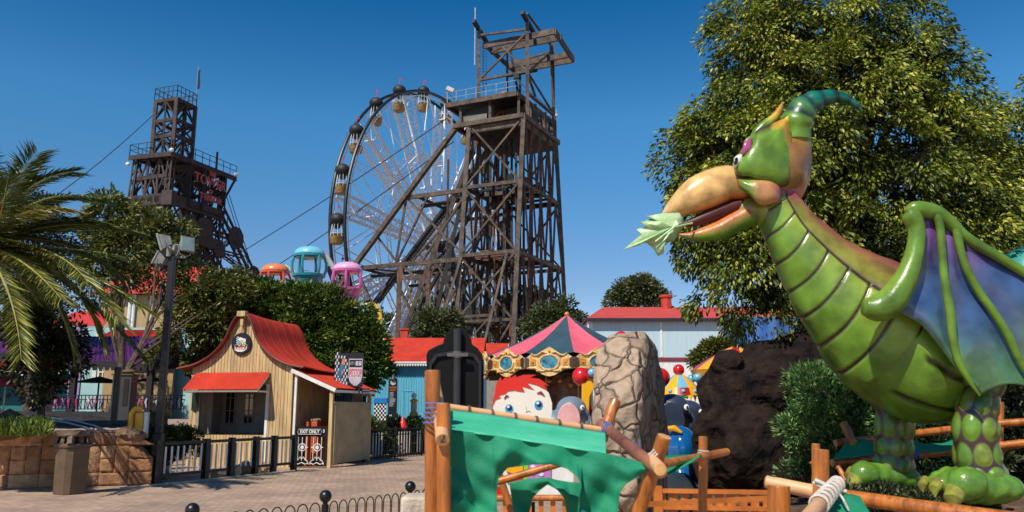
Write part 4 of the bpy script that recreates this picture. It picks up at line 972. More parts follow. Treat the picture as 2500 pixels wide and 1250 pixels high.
# ================================================================== LEFT HEADGEAR
def left_headgear():
    A = V(-.94,.34,0); B = V(.34,.94,0); O = V(P(427,300,70).x,70,0)
    def F(a,b,z): return O+A*a+B*b+V(0,0,z)
    zt = P(427,237,70).z; zm = P(425,375,70).z; zl = P(400,455,70).z; zk = P(400,560,70).z
    t = thing('tower_headgear', O, 'dark brown lattice headgear tower with THE TOWER OF TERROR sign and a flag', 'headgear')
    BR = mat('brown_steel',(66,48,42),.65,.3,1.5,.1,8,c2=(34,26,24)); BD = mat('brown_dark',(36,28,26),.7,.3,1.5)
    def part(name, segs, m=BR, par=None):
        for s in segs:
            b = MB(); b.bar(s[0], s[1], s[2], s[3] if len(s) > 3 else None); o = b.build(name, m, par or t, smooth=0)
        return o
    wa,wb = 2.35,2.4
    cr = [(0,0),(wa,0),(wa,wb),(0,wb)]
    for (a,b) in cr: part('tower_post', [(F(a,b,zm-.2),F(a,b,zt),.3)])
    zs = [zm,zm+1.9,zm+3.4,zt]
    for i,z in enumerate(zs):
        for j in range(4):
            p,q = cr[j],cr[(j+1) % 4]; part('tower_beam', [(F(*p,z-.15),F(*q,z-.15),.2,.3)])
            if i < 3:
                z2 = zs[i+1]-.2; m_ = ((p[0]+q[0])/2,(p[1]+q[1])/2)
                part('tower_brace', [(F(*p,z),F(*q,z2),.12),(F(*q,z),F(*p,z2),.12)] if i % 2 else [(F(*p,z),F(*m_,z2),.12),(F(*m_,z2),F(*q,z),.12)], BR if j in (0,3) else BD)
    part('tower_beam', [(F(wa/2,-.02,zm),F(wa/2,-.02,zt),.14),(F(0,wb/2,zm),F(0,wb/2,zt),.14),(F(wa/2,wb,zm),F(wa/2,wb,zt),.3)], BD)
    m = MB(); m.prism([F(0,0,zt-.25),F(wa,0,zt-.25),F(wa,wb,zt-.25),F(0,wb,zt-.25)],(0,0,.15)); m.build('top_deck', BD, t)
    def rail(pts, z, name='handrail', h=1.1, n=5):
        m = MB()
        for p,q in zip(pts,pts[1:]):
            for hh in (h,h*.55): m.bar(F(*p,z+hh),F(*q,z+hh),.045)
            for i in range(n+1): f = i/n; m.bar(F(p[0]+(q[0]-p[0])*f,p[1]+(q[1]-p[1])*f,z),F(p[0]+(q[0]-p[0])*f,p[1]+(q[1]-p[1])*f,z+h),.05)
        m.build(name, BD, t)
    rail([(-.1,-.1),(wa+.1,-.1),(wa+.1,wb),(-.1,wb),(-.1,-.1)], zt)
    m = MB(); m.bar(F(-.1,wb-.1,zt),F(-.1,wb-.1,zt+3.9),.06); fp = m.build('flag_pole', mat('pole_grey',(120,124,128),.4), t)
    m = MB(); m.grid(lambda u,v: F(-.12-.32*u+.05*math.sin(v*6), wb-.1+.05*math.sin(u*5), zt+3.5-1.9*v), 5, 8); m.build('flag', mat('dark_flag',(28,34,52),.8,.3,6), fp)
    # body
    LA,LB = 3.9,6.8; fa = lambda z: LA+ (zm-z)*.045; fb = lambda z: -(zm-z)*.03
    corners = lambda z: [(-.0,fb(z)),(fa(z),fb(z)),(fa(z),LB),(0,LB)]
    zz = [zm,zl,zk,zk-6,0.0]
    for i in range(4):
        c = corners(0); tp = corners(zm)
        p,q = F(*c[i],0),F(*tp[i],zm)
        # lattice leg: four chords with lacing
        m = MB()
        for da in (-.22,.22):
            for db in (-.22,.22): m.bar(p+A*da+B*db,q+A*da+B*db,.11)
        for k in range(26):
            a = p.lerp(q,k/26); b = p.lerp(q,(k+1)/26); s = 1 if k % 2 else -1
            m.bar(a+A*.22*s-B*.22,b-A*.22*s-B*.22,.06); m.bar(a-A*.22+B*.22*s,b-A*.22-B*.22*s,.06); m.bar(a+A*.22+B*.22*s,b+A*.22-B*.22*s,.06)
        m.build('lattice_leg', BR, t, smooth=0)
    def holed(p, q, z, h, n, name):
        m = MB(); m.bar(p+V(0,0,z),q+V(0,0,z),.25,h); o = m.build('box_girder', BR, t)
        d = (q-p); nn = V(d.y,-d.x,0).normalized(); nn = nn if nn.y < 0 else -nn
        for i in range(n):
            c = p.lerp(q,(i+.5)/n)+V(0,0,z)+nn*.126; m = MB(); m.lathe(c,[(h*.3,-.004),(h*.3,.006)],14,M=nn.to_track_quat('Z','Y').to_matrix().to_4x4()); m.build('girder_hole', mat('hole_dark',(14,12,12),.9), o)
    for z,h in ((zm-4.2,1.0),(zk-.2,1.0)):
        holed(F(fa(z)+.3,fb(z)-.25,0),F(-.3,fb(z)-.25,0),z,h,6,'girder')
        part('box_girder', [(F(-.3,fb(z)-.3,z),F(-.3,LB,z),.25,h)])
        m = MB(); m.box(-.45,.45,-.5,.5,-.65,.65,M=Matrix.Translation(F(-.2,fb(z)-.1,z))); m.build('gusset_box', BR, t, smooth=0)
    for z in (zm-.15,zm-2.0,zk-3.2,zk-6): 
        for j in range(4): c = corners(z); part('ring_beam', [(F(*c[j],z),F(*c[(j+1) % 4],z),.25,.35)], BR if j == 0 else BD)
    zlev = [zm-.2,zm-3.7,zk+.4,zk-6]
    for za,zb in zip(zlev,zlev[1:]):
        for j in range(4):
            c = corners(za); d = corners(zb); p,q = c[j],c[(j+1) % 4]; r,s = d[j],d[(j+1) % 4]; n = 3
            for k in range(n):
                f0,f1 = k/n,(k+1)/n; L = lambda u,v,f: (u[0]+(v[0]-u[0])*f,u[1]+(v[1]-u[1])*f)
                part('lattice_brace', [(F(*L(p,q,f0),za),F(*L(r,s,f1),zb),.13),(F(*L(p,q,f1),za),F(*L(r,s,f0),zb),.13)], BR if j in (0,3) else BD); part('lattice_post', [(F(*L(p,q,f1),za),F(*L(r,s,f1),zb),.2)], BR if j in (0,3) else BD)
    rr = random.Random(6)
    for k in range(30):
        a = rr.uniform(.3,3.6); b = rr.uniform(.4,6); z = rr.uniform(zk-3,zm-.3); m = MB(); m.box(-.25,.25,-.25,.25,0,rr.uniform(.4,1.6),M=Matrix.Translation(F(a,b,z))); m.build('machinery', BD, t)
    part('duct', [(F(.1,2.0,zk-7),F(.1,2.0,zm-1.5),.7,.5),(F(.1,4.1,zk-7),F(.1,4.1,zm-3.5),.6,.4)], BD)
    # main deck
    m = MB(); m.prism([F(-.4,-.5,zm-.1),F(LA+.5,-.5,zm+.0),F(LA+.5,LB+1,zm),F(-.4,LB+1,zm-.1)],(0,0,.15)); m.build('main_deck', BD, t)
    part('deck_edge', [(F(-.4,-.5,zm-.2),F(-.4,LB+1.4,zm-.2),.2,.45),(F(-.4,-.5,zm-.2),F(LA+.5,-.5,zm-.1),.2,.4)])
    rail([(-.4,-.5),(-.4,LB+1.4)], zm, n=9); rail([(-.4,-.5),(LA+.5,-.5),(LA+.5,LB)], zm+.05)
    part('deck_post', [(F(-.4,LB-1.5,zm),F(-.4,LB-1.5,zm+1.7),.16)])
    part('deck_bracket', [(F(-.4,LB+1.2,zm-.4),F(-.3,LB,zm-2.6),.16),(F(-.3,LB,zm-.4),F(-.3,LB,zm-3.2),.25),(F(-.3,LB,zm-2.8),F(-.3,LB-2.8,zm-3.5),.2)])
    # lamps on the deck ends
    for p in (F(-.4,LB+1.4,zm+.3),F(LA+.5,-.6,zm-.7),F(-.45,-.6,zm+.1)):
        m = MB(); m.ball(p,.2,10,8); m.build('deck_lamp', mat('lamp_white',(226,226,220),.3), t)
    # raking legs with gusset plates (right)
    top = F(0,LB-.2,zm-3.6); 
    for b_ in (0,3.6):
        off = A*b_
        Lt = top+off; foot = F(0,10.9,0)+off+A*0; 
        zg = zk-1.6
        def lat(p,q,name='raking_leg',w_=.32,n=20,ch=.18):
            m = MB(); d = (q-p).normalized(); s1 = d.cross(A).normalized()
            for i in (-1,1):
                for j in (-1,1): m.bar(p+A*w_*i+s1*w_*j,q+A*w_*i+s1*w_*j,ch)
            for k in range(n):
                a = p.lerp(q,k/n); b = p.lerp(q,(k+1)/n); s = 1 if k % 2 else -1
                m.bar(a-A*w_+s1*w_*s,b-A*w_-s1*w_*s,.06); m.bar(a+A*w_*s-s1*w_,b-A*w_*s-s1*w_,.06)
            return m.build(name, BR, t, smooth=0)
        slope = (P(614,667,79.6)-P(520,470,75.7)); 
        S0 = Lt; S1 = F(0,11.9,P(614,667,79.6).z)+off; S2 = S1+(S1-S0)*(S1.z/(S0.z-S1.z))
        lat(S0,S2,n=34)
        mid = S0.lerp(S1,.42); tw = F(0,LB-2.4,mid.z)+off
        lat(tw,mid,'stay_strut',.2,8,.1)
        x = S0.lerp(S1,.72); c = F(0,LB-.2,x.z-.3)+off
        ctr = mid.lerp(F(0,LB-2.4,S1.z)+off,.5)
        for e in (mid,tw,S1,F(0,LB-2.4,S1.z)+off): lat(ctr,e,'stay_brace',.16,8,.08)
        lat(ctr,S0.lerp(S1,.7),'stay_brace',.14,6,.08)
        for (p,r) in ((mid,1.15),(tw,1.15),(ctr,.8),(S1,1.0),(F(-.05,LB-4.3,zm-5.8)+off,.8)):
            m = MB(); m.lathe(p-A*.34,[(r,-.04),(r,.04)],10,M=A.to_track_quat('Z','Y').to_matrix().to_4x4(),a0=.2); m.build('gusset_plate', BR, t)
    for o in (0,.5): part('guy_rope', [(F(-.3,LB+.2+o,zm-2),F(-.3,13.4+o,P(625,690,80).z-2),.05)], CAB)
    # sign
    sg = MATS.get('sign_redlet') or mat('sign_redlet',(190,92,76),.6,.2,3)
    def sgn(txt, bb, z, size, sx=.8):
        M = plane_M(F(-.62,bb,z), B, V(0,0,1)); text_mb(txt, M, size, .05, .02, sx=sx).build('sign_lettering', sg, t)
    sgn('THE', 4.6, zm-.75, .6); sgn('TOWER', 4.4, zm-1.55, 1.25, .95); sgn('OF', 4.5, zm-2.45, .5); sgn('TERROR', 4.6, zm-3.1, .8, 1.0)
    part('sign_frame', [(F(-.55,1.9,zm-.4),F(-.55,1.9,zm-4.4),.1),(F(-.55,6.6,zm-.4),F(-.55,6.6,zm-4.4),.1),(F(-.55,1.9,zm-2.7),F(-.55,6.6,zm-2.7),.08),(F(-.55,1.9,zm-4.4),F(-.55,6.6,zm-4.4),.1),(F(-.55,3.6,zm-.4),F(-.55,3.6,zm-4.4),.25)], BD)
left_headgear()

# ================================================================== CAROUSEL
PINK = mat('tent_pink',(220,92,110),.7,.1,1.5,.15,5); TEAL = mat('tent_teal',(44,74,88),.7,.15,1.5,.15,5); CRM = mat('carousel_cream',(222,192,136),.5,.2,6,.2,20,c2=(176,130,72)); GOLD = mat('carousel_gold',(208,140,40),.4,.2,8)
def carousel():
    c = V(P(1387,994,33).x,33,0); R = 3.42; t = thing('carousel', c, 'carousel with pink and dark teal striped tent roof and ornate gold rounding boards', 'carousel')
    za = zp(770,33); zr = zp(864,33-2.4)
    N = 12
    for k in range(N):
        a0 = k*2*math.pi/N-math.pi/2; a1 = a0+2*math.pi/N; m = MB()
        def f(u,v):
            a = a0+(a1-a0)*u; r = .06+R*v*(1-.0*math.sin(u*math.pi)); s = -.16*math.sin(u*math.pi)*v*(1-.3*v)
            rr_ = r*math.cos(math.pi/N)/math.cos((u-.5)*2*math.pi/N)
            z = za+(zr-za)*(v**.94) + .1*math.sin(v*math.pi*1.0)*-1+s
            return c+V(rr_*math.cos(a),rr_*math.sin(a),z)
        m.grid(f,9,14); m.build('roof_panel', TEAL if k % 2 else PINK, t, smooth=60)
    m = MB(); m.ball(c+V(0,0,za+.05),.1,10,8); m.build('finial', GOLD, t)
    zl = zr-.72
    for k in range(N):
        am = (k+.5)*2*math.pi/N-math.pi/2; r = R*math.cos(math.pi/N)+.06; cc = c+V(r*math.cos(am),r*math.sin(am),0); tx = V(-math.sin(am),math.cos(am),0); on = V(math.cos(am),math.sin(am),0); hw = R*math.sin(math.pi/N)+.02
        def Q(x,z,o=0): return cc+tx*x+on*o+V(0,0,zr-.36+z)
        top = [(-hw,.14),(-hw*.75,.30),(-hw*.55,.22),(-hw*.35,.36),(-hw*.2,.46),(0,.56),(hw*.2,.46),(hw*.35,.36),(hw*.55,.22),(hw*.75,.30),(hw,.14)]
        bot = [(hw,-.22),(hw*.6,-.26),(hw*.42,-.36),(hw*.2,-.46),(0,-.5),(-hw*.2,-.46),(-hw*.42,-.36),(-hw*.6,-.26),(-hw,-.22)]
        m = MB(); m.prism([Q(x,z) for x,z in top+bot], on*.06); bd = m.build('rounding_board', CRM, t)
        e = MB(); e.lathe(Q(0,0,.07),[(.30,-.01),(.30,.02)],20,M=Matrix.Diagonal((1,1,1,1))) if 0 else e.prism([Q(.34*math.cos(i*math.pi/10),.25*math.sin(i*math.pi/10),.062) for i in range(20)],on*.02); e.build('oval_picture', mat('oval_blue',(70,140,160),.3,.5,5,c2=(30,50,64)), bd)
        e = MB(); e.tube([Q(.36*math.cos(i*math.pi/12),.27*math.sin(i*math.pi/12),.08) for i in range(24)],.04,6,closed=True)
        for s in (-1,1):
            e.tube([Q(s*.1,.33,.08),Q(s*.25,.38,.1),Q(s*.4,.27,.1),Q(s*.55,.25,.08),Q(s*.66,.33,.1)],[.04,.035,.04,.03,.015],6); e.tube([Q(s*.15,-.3,.08),Q(s*.35,-.3,.1),Q(s*.5,-.2,.1),Q(s*.8,-.2,.08)],[.03,.03,.035,.02],6)
        e.build('scrollwork', CRM, bd)
        for x in (-.6,.6):
            e = MB(); e.prism([Q(x-.1,-.1,.062),Q(x+.1,-.1,.062),Q(x+.1,.12,.062),Q(x-.1,.12,.062)],on*.02); e.ball(Q(x,.0,.09),.035,8,6); e.build('gold_rosette', GOLD, bd)
        e = MB()
        for s in (-.43,.43,0): e.ball(Q(s,-.3 if s else .42,.1),.045,8,6)
        e.build('lamp_bulb', mat('bulb_yellow',(230,190,60),.3), bd)
        MR = mat('mirror_brown',(80,62,54),.2); e = MB(); e.prism([Q(hw-.16,-.14,.07),Q(hw+.0,-.2,.1),Q(hw+.0,.2,.1),Q(hw-.16,.14,.07)],on*.03); e.build('mirror', MR, bd); e = MB(); e.prism([Q(-hw,-.2,.07),Q(-hw+.16,-.14,.07),Q(-hw+.16,.14,.07),Q(-hw,.2,.07)],on*.03); e.build('mirror', mat('mirror_brown',(80,62,54),.2), bd)
    m = MB(); m.lathe(c+V(0,0,zl-.05),[(R-.1,0),(R-.1,.05)],24); m.build('ceiling', DARK, t)
    m = MB(); m.lathe(c,[(1.0,0),(1.0,zl)],12); m.build('centre_drum', mat('drum',(120,84,56),.4,.5,3,c2=(40,30,40)), t)
    m = MB(); m.lathe(c,[(R,0),(R,.3),(R-.1,.34)],24); m.build('platform', mat('platform',(110,60,50),.6), t)
    for k in range(12):
        a = k*math.pi/6+.1; m = MB(); m.tube([c+V(2.3*math.cos(a),2.3*math.sin(a),.3),c+V(2.3*math.cos(a),2.3*math.sin(a),zl)],.03,6); m.build('brass_pole', GOLD, t)
    for k in range(12):
        a = k*math.pi/6+.32; m = MB(); m.bar(c+V(1.0*math.cos(a),1.0*math.sin(a),zl-.1),c+V((R-.2)*math.cos(a),(R-.2)*math.sin(a),zl-.1),.06,.12); m.build('rafter', mat('brown_rafter',(90,60,40),.6), t)
    m = MB()
    for k in range(24): a = k*math.pi/12; m.ball(c+V(1.6*math.cos(a),1.6*math.sin(a),zl-.3+.1*math.sin(k*2)),.09,6,5)
    m.build('hanging_lamps', GOLD, t)
    # horses
    HB = mat('horse_brown',(120,72,44),.35,.3,5); HW = mat('horse_cream',(210,196,170),.35,.2,5); SD = mat('saddle_red',(160,40,50),.5)
    def horse(k, a, r, m_, lab):
        p = c+V(r*math.cos(a),r*math.sin(a),1.0); ya = a+math.pi/2; M = Matrix.Translation(p) @ Matrix.Rotation(ya,4,'Z')
        h = thing('carousel_horse', p, lab, 'carousel horse', 'horses on the carousel'); b = MB()
        b.tube([M @ V(*q) for q in ((-.42,0,.08),(-.25,0,.12),(0,0,.08),(.25,0,.12),(.4,0,.25),(.55,0,.5),(.6,0,.62),(.78,0,.48),(.84,0,.42))],[.08,.19,.19,.19,.16,.11,.1,.07,.04],10)
        for (x,s,e) in ((.3,-.08,.35),(.3,.08,.5),(-.3,-.09,-.45),(-.3,.09,-.2)): b.tube([M @ V(x,s,.05),M @ V(x+e*.3,s,-.25),M @ V(x+e*.1,s,-.55)],[.075,.045,.035],7)
        b.build('body', m_, h); b = MB(); b.tube([M @ V(*q) for q in ((-.42,0,.15),(-.6,0,.1),(-.66,0,-.25))],[.05,.07,.02],7); b.tube([M @ V(*q) for q in ((.62,0,.72),(.48,0,.5),(.34,0,.3))],[.03,.06,.03],7); b.build('mane_and_tail', DARK, h)
        b = MB(); b.ball(M @ V(0,0,.22),(.2,.19,.1),10,6); b.build('saddle', SD, h)
    for k,(a,lab) in enumerate(((-2.75,'brown carousel horse at the left edge of the platform'),(-2.2,'cream carousel horse behind the left poles'),(-1.0,'brown carousel horse right of the centre drum'),(-.45,'cream carousel horse at the right edge of the platform'),(2.4,'carousel horse on the far left side of the drum'),(.7,'carousel horse on the far right side of the drum'))):
        horse(k, a, 2.6, HB if k % 2 == 0 else HW, lab)
carousel()

# ================================================================== BALLOON RIDE
def balloon_ride():
    def gond(px, py_top, Y, rpx, rgb, top, lab, tilt=0, armdir=1):
        c = P(px, py_top, Y); s = rpx*Y/2034/.72; m_ = mat('gloss_%d_%d_%d' % rgb, rgb, .3, .1, 1, coat=.4); mt = mat('dome_%d_%d_%d' % top, top, .3, .1, 1, coat=.4)
        t = thing('balloon_gondola', c-V(0,0,2.7*s), lab, 'ride gondola', 'balloon shaped gondolas above the round tree')
        def L(prof): return [(r*s, (z-2.7)*s) for r,z in prof]
        cc = c
        m = MB(); m.lathe(cc,[(r*s,z*s) for r,z in ((.76,-.40),(.76,-.34),(.70,-.2),(.52,-.06),(.28,0),(.05,.02))],24); m.build('dome', mt, t)
        m = MB(); m.lathe(cc,[(r*s,z*s) for r,z in ((.72,-.55),(.78,-.52),(.78,-.42),(.72,-.40))],24); m.build('top_ring', m_, t)
        for k in range(6):
            a = k*math.pi/3+.35+tilt; m = MB(); ca,sa = math.cos(a),math.sin(a)
            m.tube([cc+V(.72*ca*s,.72*sa*s,-.5*s),cc+V(.82*ca*s,.82*sa*s,-.8*s),cc+V(.82*ca*s,.82*sa*s,-1.15*s),cc+V(.7*ca*s,.7*sa*s,-1.45*s)],.07*s,7); m.build('column', m_, t)
        m = MB(); m.lathe(cc,[(r*s,z*s) for r,z in ((.40,-2.55),(.42,-2.45),(.60,-1.8),(.68,-1.55),(.78,-1.5),(.80,-1.40),(.74,-1.36),(.70,-1.38),(.62,-1.6))],24); b = m.build('basket', m_, t)
        m = MB()
        for k in range(12): a = k*math.pi/6; m.tube([cc+V(.62*math.cos(a)*s,.62*math.sin(a)*s,-1.8*s),cc+V(.44*math.cos(a)*s,.44*math.sin(a)*s,-2.45*s)],.03*s,5)
        m.lathe(cc,[(r*s,z*s) for r,z in ((.50,-2.6),(.53,-2.5),(.46,-2.42))],20); m.build('ribs', m_, b)
        m = MB()
        for k in range(5):
            for j in range(4): a = -1.9+.12*k; m.bar(cc+V(.8*s*math.cos(a),.8*s*math.sin(a),(-1.3-.2*j)*s),cc+V(.75*s*math.cos(a+.12),.75*s*math.sin(a+.12),(-1.3-.2*j)*s),.02*s)
        m.build('door_grille', m_, b)
        return t
    gond(673,645,40,33,(218,84,44),(228,132,72),'orange balloon gondola left of the teal one')
    gond(757,603,39,37,(46,140,150),(120,200,214),'teal balloon gondola, highest of the three above the tree')
    gond(849,641,38,35,(206,92,160),(232,168,204),'pink balloon gondola in front of the headgear stay',.3)
    c = V(P(765,994,41).x,41,0); t = thing('balloon_ride_tower', c, 'central column and white curved arms that carry the balloon gondolas', 'ride')
    AR = mat('arm_white',(196,196,190),.4,.1,2); m = MB(); m.lathe(c,[(.6,0),(.5,4),(.4,5.2)],12); m.build('column', AR, t)
    def arm(pts, r, mm=AR):
        m = MB(); m.tube([P(*p) for p in pts], r, 8); m.build('arm', mm, t)
    arm([(770,830,41),(812,740,40.5),(823,690,40),(812,650,40),(790,615,39.8)],.13); arm([(757,840,41),(765,780,41),(738,700,40.6),(718,665,40.4),(695,650,40.4)],.11)
    arm([(770,830,41),(806,740,40.6),(815,690,40.2),(800,650,40)],.12, mat('arm_grey',(70,80,96),.4)); arm([(765,800,41),(800,760,40),(810,705,39),(815,680,38.6)],.1)
    m = MB(); m.tube([P(905,742,43)+V(.55*math.cos(a*.2),0,-.9+.9*math.sin(a*.2)) for a in range(-3,11)],.11,8); m.build('yellow_hoop', mat('hoop_yellow',(232,186,50),.4), t)
balloon_ride()

# ================================================================== PALE BARN AND OTHER BUILDINGS RIGHT
def barn():
    Y = 44; PB = mat('pale_blue_wall',(178,200,206),.7,.05,2,.1,6,stretch=(3,1,.3)); x0 = P(1437,860,Y).x; x1 = P(2150,860,Y).x; ze = zp(780,Y); zr = zp(752,Y+2.2)
    t = thing('pale_blue_barn',(x0,Y,0),'pale blue barn with dull red roof and chimney behind the carousel','barn')
    m = MB(); m.box(x0,x1,Y,Y+6,0,ze-.02); m.build('wall', PB, t)
    m = MB(); m.box(x0-.03,x0+.25,Y-.04,Y+.02,0,ze-.05); m.box(P(1611,800,Y).x,P(1616,800,Y).x,Y-.04,Y+.01,zp(872,Y),ze-.1); m.build('white_trim', WHT, t)
    R2 = mat('dull_red_roof',(186,70,60),.6,.08,2,.1,10); xr = P(1472,752,Y+2.2).x
    m = MB(); m.prism([(x0-.1,Y-.3,ze),(x1,Y-.3,ze),(x1,Y+2.2,zr),(xr,Y+2.2,zr)],(0,0,.05)); m.prism([(x0-.1,Y-.3,ze),(xr,Y+2.2,zr),(x0-.1,Y+6.2,ze)],(0,0,.05)); m.prism([(xr,Y+2.25,zr),(x1,Y+2.25,zr),(x1,Y+6.2,ze),(x0-.1,Y+6.2,ze)],(0,0,.05)); rf = m.build('roof', R2, t)
    m = MB(); m.box(x0-.12,x1,Y-.36,Y-.3,ze-.14,ze+.04); m.build('dark_gutter', mat('gutter',(34,34,48),.5), rf)
    m = MB(); c = P(1631,752,Y+1.5); m.lathe((c.x,Y+2.0,zr-.5),[(.3,0),(.3,1.05),(.38,1.08),(.38,1.2),(.2,1.22)],8); m.build('chimney', MATS['chimney_red'], rf)
    m = MB(); m.box(P(1560,872,Y).x,x1,Y-.08,Y-.01,zp(882,Y),zp(873,Y)); m.build('red_band', mat('red_band',(126,44,54),.6), t)
    m = MB(); m.box(P(1560,900,Y).x,x1,Y-.03,Y-.01,zp(990,Y),zp(882,Y)-.01); m.build('lower_wall', WHT, t)
barn()
def blue_awning():
    Y = 21; t = thing('blue_tarpaulin_hall',(P(1850,994,Y).x,Y,0),'blue tarpaulin wall seen between the tree and the dragon chest','building')
    BT = mat('blue_tarp',(70,116,186),.45,.2,1.2,.3,3); a = P(1770,860,Y); b = P(2300,776,Y)
    m = MB(); m.grid(lambda u,v: V(a.x+(b.x-a.x)*u, Y+.08*math.sin(u*30+v*5)+.05*math.sin(u*71), 0+(b.z)*v), 80, 14); m.build('tarpaulin', BT, t)
    m = MB()
    for px in (1780,2020,2290): x = P(px,994,Y).x; m.bar((x,Y+.2,0),(x,Y+.2,b.z+.1),.1)
    m.bar((a.x,Y+.2,b.z+.02),(b.x,Y+.2,b.z+.02),.1); m.build('frame', MATS['grey_rail'], t)
blue_awning()

# ================================================================== CHILDREN'S RIDES, RIGHT OF THE CAROUSEL
RY = mat('ride_yellow',(240,170,20),.3,.06,1,coat=.3); RR = mat('ride_red',(206,24,26),.25,.06,1,coat=.4); RB = mat('ride_blue',(110,176,206),.25,.06,1,coat=.4); DR = mat('ride_dull_red',(160,24,34),.35,.06,1)
EG = mat('elephant_grey',(122,138,150),.35,.15,2,coat=.2); EP = mat('elephant_pink',(226,168,164),.4,.1,4); ED = mat('elephant_slate',(52,64,84),.35,.2,2,coat=.2)
def blobs(name, balls, mt, parent, vox=.03, smooth=4):
    """balls: (centre, radii) merged into one continuous skin"""
    m = MB()
    for b in balls: m.ball(b[0], b[1], 20, 14, M=(b[2] if len(b) > 2 else None))
    o = m.build(name, mt, parent); r = o.modifiers.new('skin','REMESH'); r.mode = 'VOXEL'; r.voxel_size = vox; r.use_smooth_shade = True
    sm = o.modifiers.new('soften','SMOOTH'); sm.iterations = smooth; sm.factor = .5
    return o
def ride_arch():
    Y = 14.5; t = thing('yellow_arch', V(P(1445,994,Y).x,Y,0), 'yellow ride arch with red panel, blue dome light and red ball beside the stone wheel', 'ride arch')
    def q(x,y,o=0): return P(x,y,Y+o)
    m = MB(); m.prism([q(x,y) for x,y in [(1421,1042),(1421,926),(1440,905),(1462,880),(1500,862),(1560,862),(1605,890),(1618,950),(1612,950),(1570,912),(1510,905),(1478,922),(1452,945),(1440,968),(1436,1042)]],(0,.12,0))
    m.build('arch', RY, t, bevel=.01)
    m = MB(); m.prism([q(x,y,-.03) for x,y in [(1422,924),(1432,900),(1462,896),(1466,899),(1454,924)]],(0,.03,0)); m.build('panel', DR, t)
    m = MB(); m.ball(q(1445,910,-.05),.075,16,10); m.build('dome_light', RB, t)
    m = MB(); m.ball(q(1419,919,.1),.16,18,12); m.build('ball', RR, t)
    m = MB(); m.tube([q(1440,990,.5),q(1440,1050,.5)],.03); m.build('post', RR, t)
    m = MB(); m.prism([P(x,y,Y+.6) for x,y in [(1440,1000),(1466,1000),(1466,1045),(1440,1045)]],(0,.05,0)); bn = m.build('banner', RR, t)
    text_mb('TS', plane_M(P(1452,1030,Y+.58),(1,0,0)), .22, .003, .008).build('lettering', WHT, bn)
    m = MB(); m.prism([P(x,y,Y+.5) for x,y in [(1360,1038),(1460,1038),(1460,1048),(1360,1048)]],(0,.4,0)); m.build('red_deck', RR, t)
ride_arch()
def ride_dome(px, py, Y, s, lab, grp='domed ride cars'):
    t = thing('domed_ride', V(P(px,994,Y).x,Y,0), lab, 'fairground ride', grp); k = Y/2034*s; c = P(px,py,Y)
    m = MB(); m.ball(c,14*k,18,12); m.build('ball', RR, t)
    N = 10
    for i in range(N):
        a0 = i*2*math.pi/N+.3-math.pi/2; m = MB()
        def f(u,v):
            a = a0+2*math.pi/N*u; r = (5+41*v)*k; z = (-11-33*v**1.5)*k; return c+V(r*math.cos(a),r*math.sin(a),z)
        m.grid(f,5,8); m.build('roof_panel', RB if i % 2 else RY, t)
        def g(u,v):
            a = a0+2*math.pi/N*u; r = (46+9*v)*k; z = (-44-18*v)*k; return c+V(r*math.cos(a),r*math.sin(a),z)
        m = MB(); m.grid(g,5,4); m.build('skirt_panel', DR if i == 9 or i % 4 == 2 else RY, t)
        a = a0+math.pi/N; m = MB(); m.ball(c+V(50*k*math.cos(a),50*k*math.sin(a),-53*k),5.5*k,12,8); m.build('dome_light', RB, t)
        m = MB(); ar = [(g(u,1)) for u in (0,.15,.5,.85,1)]; m.prism([ar[0],ar[4],ar[4]-V(0,0,16*k),ar[3]-V(0,0,2*k),ar[2],ar[1]-V(0,0,2*k),ar[0]-V(0,0,16*k)],(0,.02,0)); m.build('skirt_lobe', RY, t)
    m = MB(); m.lathe(c,[(8*k,-13*k-2),(8*k,-45*k)],10); m.build('centre_post', DARK, t)
    m = MB(); m.tube([c+V(-30*k,-45*k,-70*k),c+V(-10*k,-50*k,-62*k),c+V(10*k,-50*k,-68*k)],4*k,6); m.build('green_seat', mat('seat_green',(60,180,60),.4), t)
    m = MB(); m.lathe(V(c.x,c.y,0),[(48*k,0),(46*k,.5),(20*k,.6)],16); m.build('base', RY, t)
ride_dome(1657,903,16.5,1,'domed ride roof with red ball, pale blue and yellow stripes, right of stone wheel')
def red_ball_post(px,py,Y,r,lab):
    c = P(px,py,Y); t = thing('ball_post', V(c.x,Y,0), lab, 'post', 'red balls on posts'); m = MB(); m.ball(c,r*Y/2034,18,12); m.build('ball', RR, t)
    m = MB(); m.lathe(V(c.x,c.y,0),[(.06,0),(.06,c.z)],8); m.build('post', DARK, t)
red_ball_post(1517,826,17,18,'red ball peeking over the top of the stone wheel'); red_ball_post(1612,922,14.5,24,'red ball half hidden by the right edge of the stone wheel')
